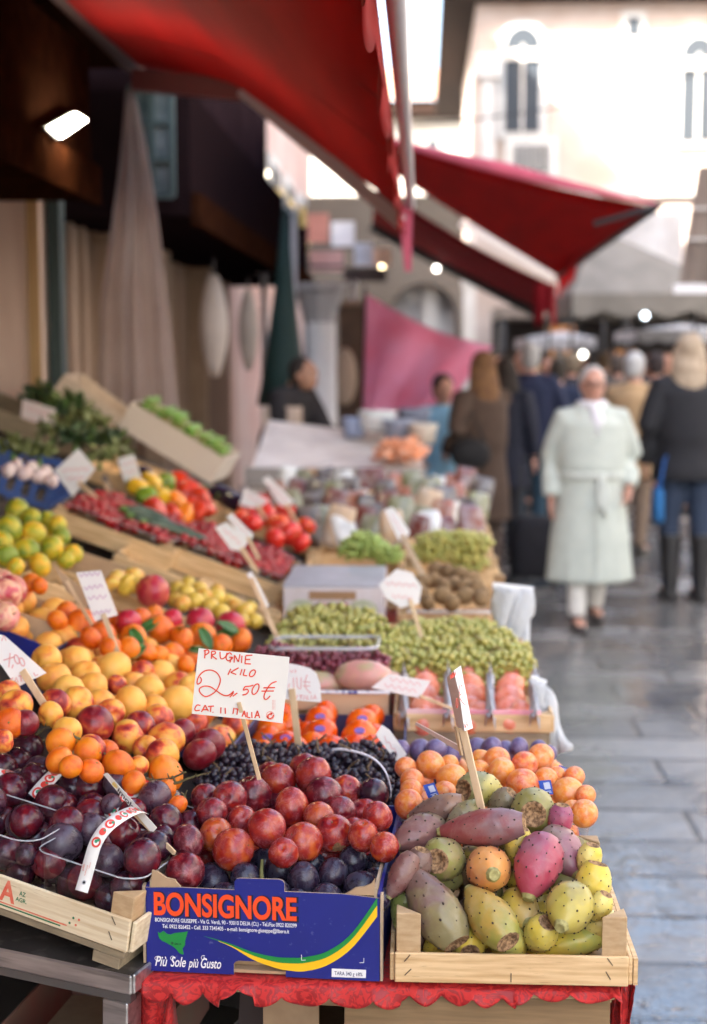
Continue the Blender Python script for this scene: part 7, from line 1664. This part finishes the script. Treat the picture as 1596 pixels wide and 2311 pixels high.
        if coat.get('belt'):
            b = MB(); b.loft([(.985, 0, 0, wst[0] + .014, wst[1] + .014), (1.03, 0, 0, wst[0] + .012, wst[1] + .012)], 28); b.ell((.03, -wst[1] - .018, 1.005), (.034, .018, .030), 10, 8)
            b.tube([(.03, -wst[1] - .02, 1.0), (.055, -wst[1] - .03, .88), (.05, -wst[1] - .035, .76)], [.02, .026, .024], 8); b.tube([(.02, -wst[1] - .02, 1.0), (.01, -wst[1] - .03, .90), (.02, -wst[1] - .035, .80)], [.018, .022, .02], 8)
            remesh(b, .010, coat['belt'], 'belt', cobj, 3)
            b = MB(); b.box(-.002, .002, -hr[1] - .006, -hr[1] + .01, hem + .02, .9); 
            for z in (1.14, 1.24, .80, .68): b.ell((-.03, -chest[1] - .002 if z > 1 else -(hr[1] + wst[1]) / 2 - .02, z), (.012, .006, .012), 10, 6)
            b.build('button', coat['belt'], cobj, smooth=True)
    if scarf:
        m = MB(); n = 20
        m.tube([LZ((.075 * math.cos(i * 6.2832 / n), .01 + .075 * math.sin(i * 6.2832 / n), 1.455)) for i in range(n + 1)], .032, 10, cap=False); m.tube([LZ((0, -.075, 1.45)), LZ((.01, -.105, 1.36)), LZ((.0, -.12, 1.26))], [.04, .05, .035], 10)
        m.build('scarf', scarf, t, smooth=True)
    if hair:
        hmat, ln, vol = hair; m = MB()
        m.ell(H(0, .026, .036), (.083 * vol, .088 * vol, .092 * vol), 20, 14, mat=hm); m.ell(H(0, .04, -.02), (.080 * vol, .07 * vol, .085), 16, 12, mat=hm)
        for s in (1, -1): m.ell(H(.068 * s, .030, .012), (.017 * vol, .042, .042), 12, 8, mat=hm)
        if ln > .05:
            for i in range(9): a = -1.45 + i * .3625; m.tube([H(.075 * math.sin(a), .05 * math.cos(a) + .01, .03), H(.088 * math.sin(a), .085 * math.cos(a) + .02, -.10), H(.105 * math.sin(a), .10 * math.cos(a) + .01, -.10 - ln * .6), H(.09 * math.sin(a * 1.1), .10 * math.cos(a), -.10 - ln)], [.03, .036, .032, .012], 8)
        remesh(m, .010, hmat, 'hair', t, 3)
    for s in (1, -1): MB().ell(H(.030 * s, -.084, .010), (.011, .008, .008), 10, 8, mat=hm).build('eye', M('eye_dark', (.04, .03, .025), .3), t, smooth=True)
    MB().ell(H(0, -.092, -.058), (.022, .006, .006), 10, 6, mat=hm).build('mouth', M('lip', (.42, .13, .11), .5), t, smooth=True)
    for (hp_, kn, an) in legs:
        an = Vector(an); m = MB(); m.ell(an + Vector((0, -.062, -.052)), (.048, .135, .038), 14, 8); m.tube([an + Vector((0, .005, -.06)), an + Vector((0, .0, .03 if not (extra and extra.get('boots')) else .34))], [.048, .05 if not (extra and extra.get('boots')) else .075], 12)
        m.box(an.x - .040, an.x + .040, an.y - .17, an.y + .05, an.z - .09, an.z - .072)
        remesh(m, .011, M('shoe%d' % int(shoes[0] * 1000), shoes, .4), 'shoe', t, 2)
    if extra and extra.get('glasses'):
        m = MB()
        for s in (1, -1): m.tube([H(.032 * s + .026 * math.cos(i * .4488), -.102, .010 + .02 * math.sin(i * .4488)) for i in range(15)], .003, 6, cap=False); m.tube([H(.058 * s, -.10, .014), H(.078 * s, .01, .012)], .0025, 6)
        m.tube([H(-.008, -.104, .014), H(.008, -.104, .014)], .003, 6); m.build('glasses', M('glasses_dark', (.07, .03, .03), .3), t, smooth=True)
    return t, mt, H
def fab(n, c, c2=None): return M('fabric_' + n, c, .85, c2 or tuple(x * .8 for x in c), 14, bump=.3, bscale=60)
HANG = lambda s, o=0: ((.235 * s, .03, 1.12), (.25 * s, -.03 + o, .88), (-s, 0, 0), .45)
xw = lambda u, Y: P(u, 900, Y).x
mint = fab('mint', (.50, .535, .48), (.44, .475, .43))
person('white haired woman in a long pale mint belted coat and glasses walking towards us', xw(1337, 8.6), 8.6, 1.575, 6, [((.285, .05, 1.12), (.225, -.10, .93), (-.6, -.6, -.3), .6), ((-.255, .06, 1.12), (-.265, -.02, .86), (1, 0, 0), .4)],
       dict(hem=.31, hr=(.285, .21), waist=(.215, .165), chest=(.235, .155), mat=mint, cuff=.97, collar=True, pleats=True, belt=fab('mint_belt', (.56, .59, .54))), legs=[((.09, 0, .90), (.085, .05, .49), (.075, .16, .11)), ((-.085, 0, .90), (-.09, -.06, .49), (-.10, -.10, .09))],
       trousers=fab('stocking', (.70, .68, .64)), shoes=(.06, .05, .05), hair=(fab('white_hair', (.50, .48, .46), (.38, .36, .35)), .02, 1.0), vox=.008, scarf=fab('scarf_white', (.78, .76, .80)), extra=dict(glasses=True))
t_, mt_, H_ = person('blonde woman seen from behind in a black jacket, jeans and tall black boots', xw(1553, 9.6), 9.6, 1.78, 186, [((.27, .04, 1.12), (.25, -.06, .88), (-1, 0, 0), .5), HANG(-1)],
       dict(hem=.78, hr=(.23, .17), waist=(.195, .15), chest=(.22, .15), mat=fab('black_jacket', (.013, .013, .017)), cuff=.95, name='jacket'), trousers=fab('jeans_dark', (.025, .04, .075)), shoes=(.018, .017, .018), hair=(fab('blonde', (.46, .36, .26), (.30, .22, .15)), .44, 1.06), vox=.011, extra=dict(boots=True))
bg_ = thing('shoulder_bag', 'bright blue bag hanging at the side of the blonde woman', 'bag', (xw(1490, 9.5), 9.5, .6))
bx_ = xw(1490, 9.5); MB().loft([(.54, bx_, 9.5, .03, .07), (.57, bx_, 9.5, .038, .09), (.74, bx_, 9.5, .034, .08), (.77, bx_, 9.5, .02, .06)], 16, pw=.6).build('bag', fab('bag_blue', (.02, .14, .36)), bg_, smooth=True)
MB().tube([(bx_, 9.44, .75), (bx_ + .03, 9.46, .95), (bx_ + .06, 9.5, 1.0), (bx_ + .03, 9.54, .95), (bx_, 9.56, .75)], .008, 6).build('strap', fab('strap_blue', (.02, .12, .40)), bg_)
person('woman with long auburn hair in a brown coat reaching over the counter', xw(1088, 10), 10.0, 1.66, 215, [((.30, .10, 1.15), (.22, -.12, 1.0), (-1, 0, 0), .5), ((-.26, -.22, 1.28), (-.34, -.48, 1.25), (0, 0, -1), .4)],
       dict(hem=.50, hr=(.235, .18), waist=(.19, .15), chest=(.21, .15), mat=fab('brown_coat', (.070, .040, .026)), cuff=.9), trousers=fab('brown_trousers', (.07, .045, .035)), hair=(fab('auburn', (.13, .060, .030), (.22, .11, .04)), .28, 1.08))
hb_ = thing('hand_bag', 'round black handbag hanging on the brown coat', 'bag', (xw(1060, 9.75), 9.75, 1.0))
q = P(1062, 1025, 9.72); MB().ell(q, (.14, .07, .11), 18, 12).build('bag', fab('bag_black', (.012, .011, .012)), hb_, smooth=True); MB().tube([q + Vector((-.1, 0, .08)), q + Vector((0, .05, .30)), q + Vector((.1, 0, .08))], .008, 6).build('strap', fab('strap_black', (.01, .01, .01)), hb_)
person('person in a pale blue jacket and dark cap across the counter from the brown coat', xw(1000, 10.55), 10.55, 1.50, 20, [HANG(1), ((-.30, -.06, 1.2), (-.28, -.22, 1.05), (1, 0, 0), .5)], dict(hem=.72, hr=(.20, .15), waist=(.18, .14), mat=fab('pale_blue', (.28, .55, .78)), cuff=.9, name='jacket'), trousers=fab('dark_trousers', (.02, .02, .026)), hair=(fab('cap_black', (.015, .015, .018)), .02, 1.08))
person('white haired man in a navy jacket and teal jeans with his back turned', xw(1196, 12.6), 12.6, 1.74, 170, [((.33, .0, 1.15), (.40, -.16, 1.0), (-1, 0, 0), .5), ((-.30, .02, 1.14), (-.30, -.18, 1.0), (1, 0, 0), .5)], dict(hem=.80, hr=(.22, .17), waist=(.21, .16), chest=(.235, .16), mat=fab('navy', (.018, .025, .065)), name='jacket'), trousers=fab('teal_jeans', (.035, .08, .12)), hair=(fab('grey_hair', (.50, .49, .48)), .02, 1.04))
person('dark haired person in a black coat behind the brown coat', xw(1140, 11.4), 11.4, 1.62, 160, [HANG(1), HANG(-1)], dict(hem=.62, hr=(.22, .17), waist=(.19, .15), mat=fab('ink', (.016, .018, .034))), trousers=fab('dark_trousers', (.02, .02, .026)), hair=(fab('dark_hair', (.025, .017, .013)), .10, 1.05))
person('grey haired man in a tan coat facing away beyond the mint coat', xw(1432, 11.8), 11.8, 1.66, 150, [HANG(1), HANG(-1)], dict(hem=.66, hr=(.23, .18), waist=(.21, .16), chest=(.23, .16), mat=fab('tan_coat', (.48, .31, .16))), trousers=fab('beige_trousers', (.24, .17, .12)), hair=(fab('grey_hair', (.50, .49, .48)), .02, 1.04))
person('stooping vendor in a black shirt and beige apron working at the white counter', xw(628, 9.9), 9.9, 1.70, 62, [((.20, -.26, 1.12), (.16, -.50, 1.02), (0, 0, -1), .6), ((-.24, -.20, 1.10), (-.14, -.44, 1.03), (0, 0, -1), .6)], dict(hem=.80, hr=(.21, .16), waist=(.19, .15), mat=fab('black_shirt', (.020, .016, .018)), cuff=.45, name='shirt'), trousers=fab('dark_trousers', (.02, .02, .026)), hair=(fab('dark_hair', (.025, .017, .013)), .02, 1.03), skin=skin_t, lean=.28, head_drop=.05)
vx = xw(668, 9.55); o = MB().sheet([[(vx + (j - 3) * .045 - .10, 9.62 + .03 * math.sin(j), 1.30 - i * .11) for j in range(7)] for i in range(5)], .006).build('apron', fab('apron_beige', (.55, .42, .33)), smooth=True); tag(o, 'beige apron worn by the stooping vendor', 'apron')
CROWD = [(1172, 15.5, 1.70, (.03, .035, .06), (.06, .04, .03), 'far person in a slate jacket behind the navy jacket'), (1232, 16.5, 1.62, (.08, .30, .32), (.05, .03, .02), 'far person in a teal jacket under the amber lamp'), (1290, 15.0, 1.66, (.02, .02, .03), (.20, .15, .1), 'far person in black at the left of the white haired woman'),
         (1395, 16.0, 1.64, (.10, .08, .07), (.08, .06, .05), 'far person in a brown jacket between the mint and tan coats'), (1478, 14.0, 1.66, (.03, .03, .04), (.03, .02, .02), 'far person in charcoal just left of the blonde woman'), (1258, 13.6, 1.60, (.02, .03, .07), (.04, .03, .02), 'dark haired person in dark blue beside the navy jacket'), (1120, 16.0, 1.65, (.30, .10, .10), (.05, .04, .03), 'far person in a dull red jacket beyond the pink cloth')]
CROWD += [(1150, 18.5, 1.72, (.02, .02, .026), (.04, .03, .02), 'far person in black farthest left of the distant crowd'), (1200, 19.5, 1.68, (.12, .05, .04), (.03, .02, .02), 'far person in a rust jacket in the distant crowd'), (1262, 19, 1.7, (.03, .03, .05), (.25, .22, .2), 'far grey haired person in dark blue in the distant crowd'),
          (1310, 20, 1.75, (.05, .04, .035), (.03, .02, .02), 'far person in dark brown behind the white haired woman'), (1362, 18, 1.66, (.02, .03, .03), (.10, .06, .03), 'far person in dark green under the warm round lamp'), (1420, 21, 1.7, (.05, .05, .06), (.03, .02, .02), 'far person in slate grey under the beige tent'),
          (1500, 17.5, 1.68, (.10, .06, .04), (.05, .03, .02), 'far person in brown just behind the charcoal one'), (1590, 15, 1.74, (.015, .015, .02), (.04, .03, .02), 'tall person in black at the picture edge beyond the blonde woman')]
for (u, Y, h, c, hc_, lab) in CROWD:
    person(lab, xw(u, Y), Y, h, rnd.uniform(140, 220) if u % 4 else rnd.uniform(-20, 20), [HANG(1), HANG(-1, -.06)], dict(hem=.66, hr=(.22, .17), waist=(.20, .15), mat=fab('far%d' % u, c), name='jacket'), trousers=fab('far_trousers', (.03, .03, .04)), hair=(fab('farhair%d' % u, hc_), .04, 1.05), vox=.016, coat_vox=.02)
# shopping trolley
tr = thing('shopping_trolley', 'black two wheeled shopping trolley standing beside the mint coat', 'trolley', (xw(1213, 10.2), 10.2, 0)); tx = xw(1213, 10.2)
MB().loft([(.06, tx, 10.2, .16, .12), (.10, tx, 10.2, .18, .14), (.42, tx, 10.2, .175, .13), (.48, tx, 10.2, .14, .10), (.50, tx, 10.2, .06, .05)], 20, pw=.6).build('bag', fab('trolley_black', (.012, .012, .018)), tr, smooth=True)
for s in (1, -1): MB().tube([(tx + s * .15, 10.30, .07), (tx + s * .175, 10.30, .07)], .07, 16).build('wheel', M('rubber', (.02, .02, .02), .6), tr)
MB().tube([(tx - .1, 10.33, .08), (tx - .1, 10.36, .85), (tx - .08, 10.37, .9), (tx + .08, 10.37, .9), (tx + .1, 10.36, .85), (tx + .1, 10.33, .08)], .011, 8).build('handle', dark_metal, tr)
# white counter of the vendor
vc = thing('vendor_counter', 'white covered counter of the stooping vendor with a sloping front', 'counter', (P(760, 1080, 8.4).x, 8.4, 0))
a, b = P(562, 1075, 8.2), P(955, 1070, 8.2); zt_ = P(700, 955, 8.9).z
m = MB(); m.add([(a.x, 8.2, 0), (b.x, 8.2, 0), (b.x, 9.4, 0), (a.x, 9.4, 0), (a.x, 8.2, .95), (b.x, 8.2, .95), (b.x, 9.3, zt_ - .12), (a.x, 9.3, zt_)], [(0, 3, 2, 1), (4, 5, 6, 7), (0, 1, 5, 4), (1, 2, 6, 5), (2, 3, 7, 6), (3, 0, 4, 7)]); m.build('body', M('counter_white', (.84, .75, .69), .6, (.66, .57, .52), 5), vc, fix=True)
MB().box(a.x - .02, b.x + .02, 8.16, 8.196, .90, 1.0).build('front_edge', M('counter_grey', (.35, .31, .28), .5), vc)
def heap(lab, u, v, Y, wd, hh, mt, cat, n=40, r=.03):
    c = P(u, v, Y); rs = random.Random(u); m = MB()
    for _ in range(n): p = c + Vector((rs.gauss(0, wd * .4), rs.gauss(0, .12), rs.uniform(-hh, hh))); q = Vector((rs.gauss(0, 1), rs.gauss(0, 1), rs.gauss(0, .4))).normalized(); m.tube([p - q * r * 1.6, p, p + q * r * 1.6 + Vector((0, 0, r * .4))], [r * .35, r * .6, r * .25], 6)
    o = m.build('prawn_heap', mt, None, smooth=True); tag(o, lab, cat, kind='stuff')
heap('orange pink heap of prawns on the white counter', 905, 1015, 8.5, .15, .05, M('prawn', (.74, .22, .07), .4, (.8, .45, .3), 20), 'prawns', 90)
for (u, v, Y, r, c, lab) in ((852, 945, 9.0, .12, (.78, .80, .80), 'white plastic tub standing on the vendor counter'), (900, 965, 8.9, .10, (.30, .33, .42), 'slate blue tub next to the white tub'), (955, 975, 8.8, .09, (.70, .62, .52), 'cream tub at the right end of the counter'), (935, 940, 9.2, .11, (.22, .24, .32), 'dark blue tub behind the cream tub'), (800, 960, 9.1, .08, (.35, .42, .60), 'small blue tub near the vendor hands')):
    q = P(u, v, Y); t = thing('tub', lab, 'tub', q, 'tubs on the vendor counter')
    MB().loft([(q.z - .07, q.x, Y, r * .8, r * .8), (q.z + .04, q.x, Y, r, r), (q.z + .05, q.x, Y, r * 1.05, r * 1.05), (q.z + .052, q.x, Y, r * .9, r * .9), (q.z - .03, q.x, Y, r * .75, r * .75)], 20).build('bowl', M('tub%d' % u, c, .4), t, smooth=True)
    MB().loft([(q.z + .034, q.x, Y, r * .88, r * .88), (q.z + .046, q.x, Y, r * .5, r * .5)], 16).build('contents', M('tub_fill%d' % u, tuple(min(1, x * 1.15) for x in c), .5), t, smooth=True)
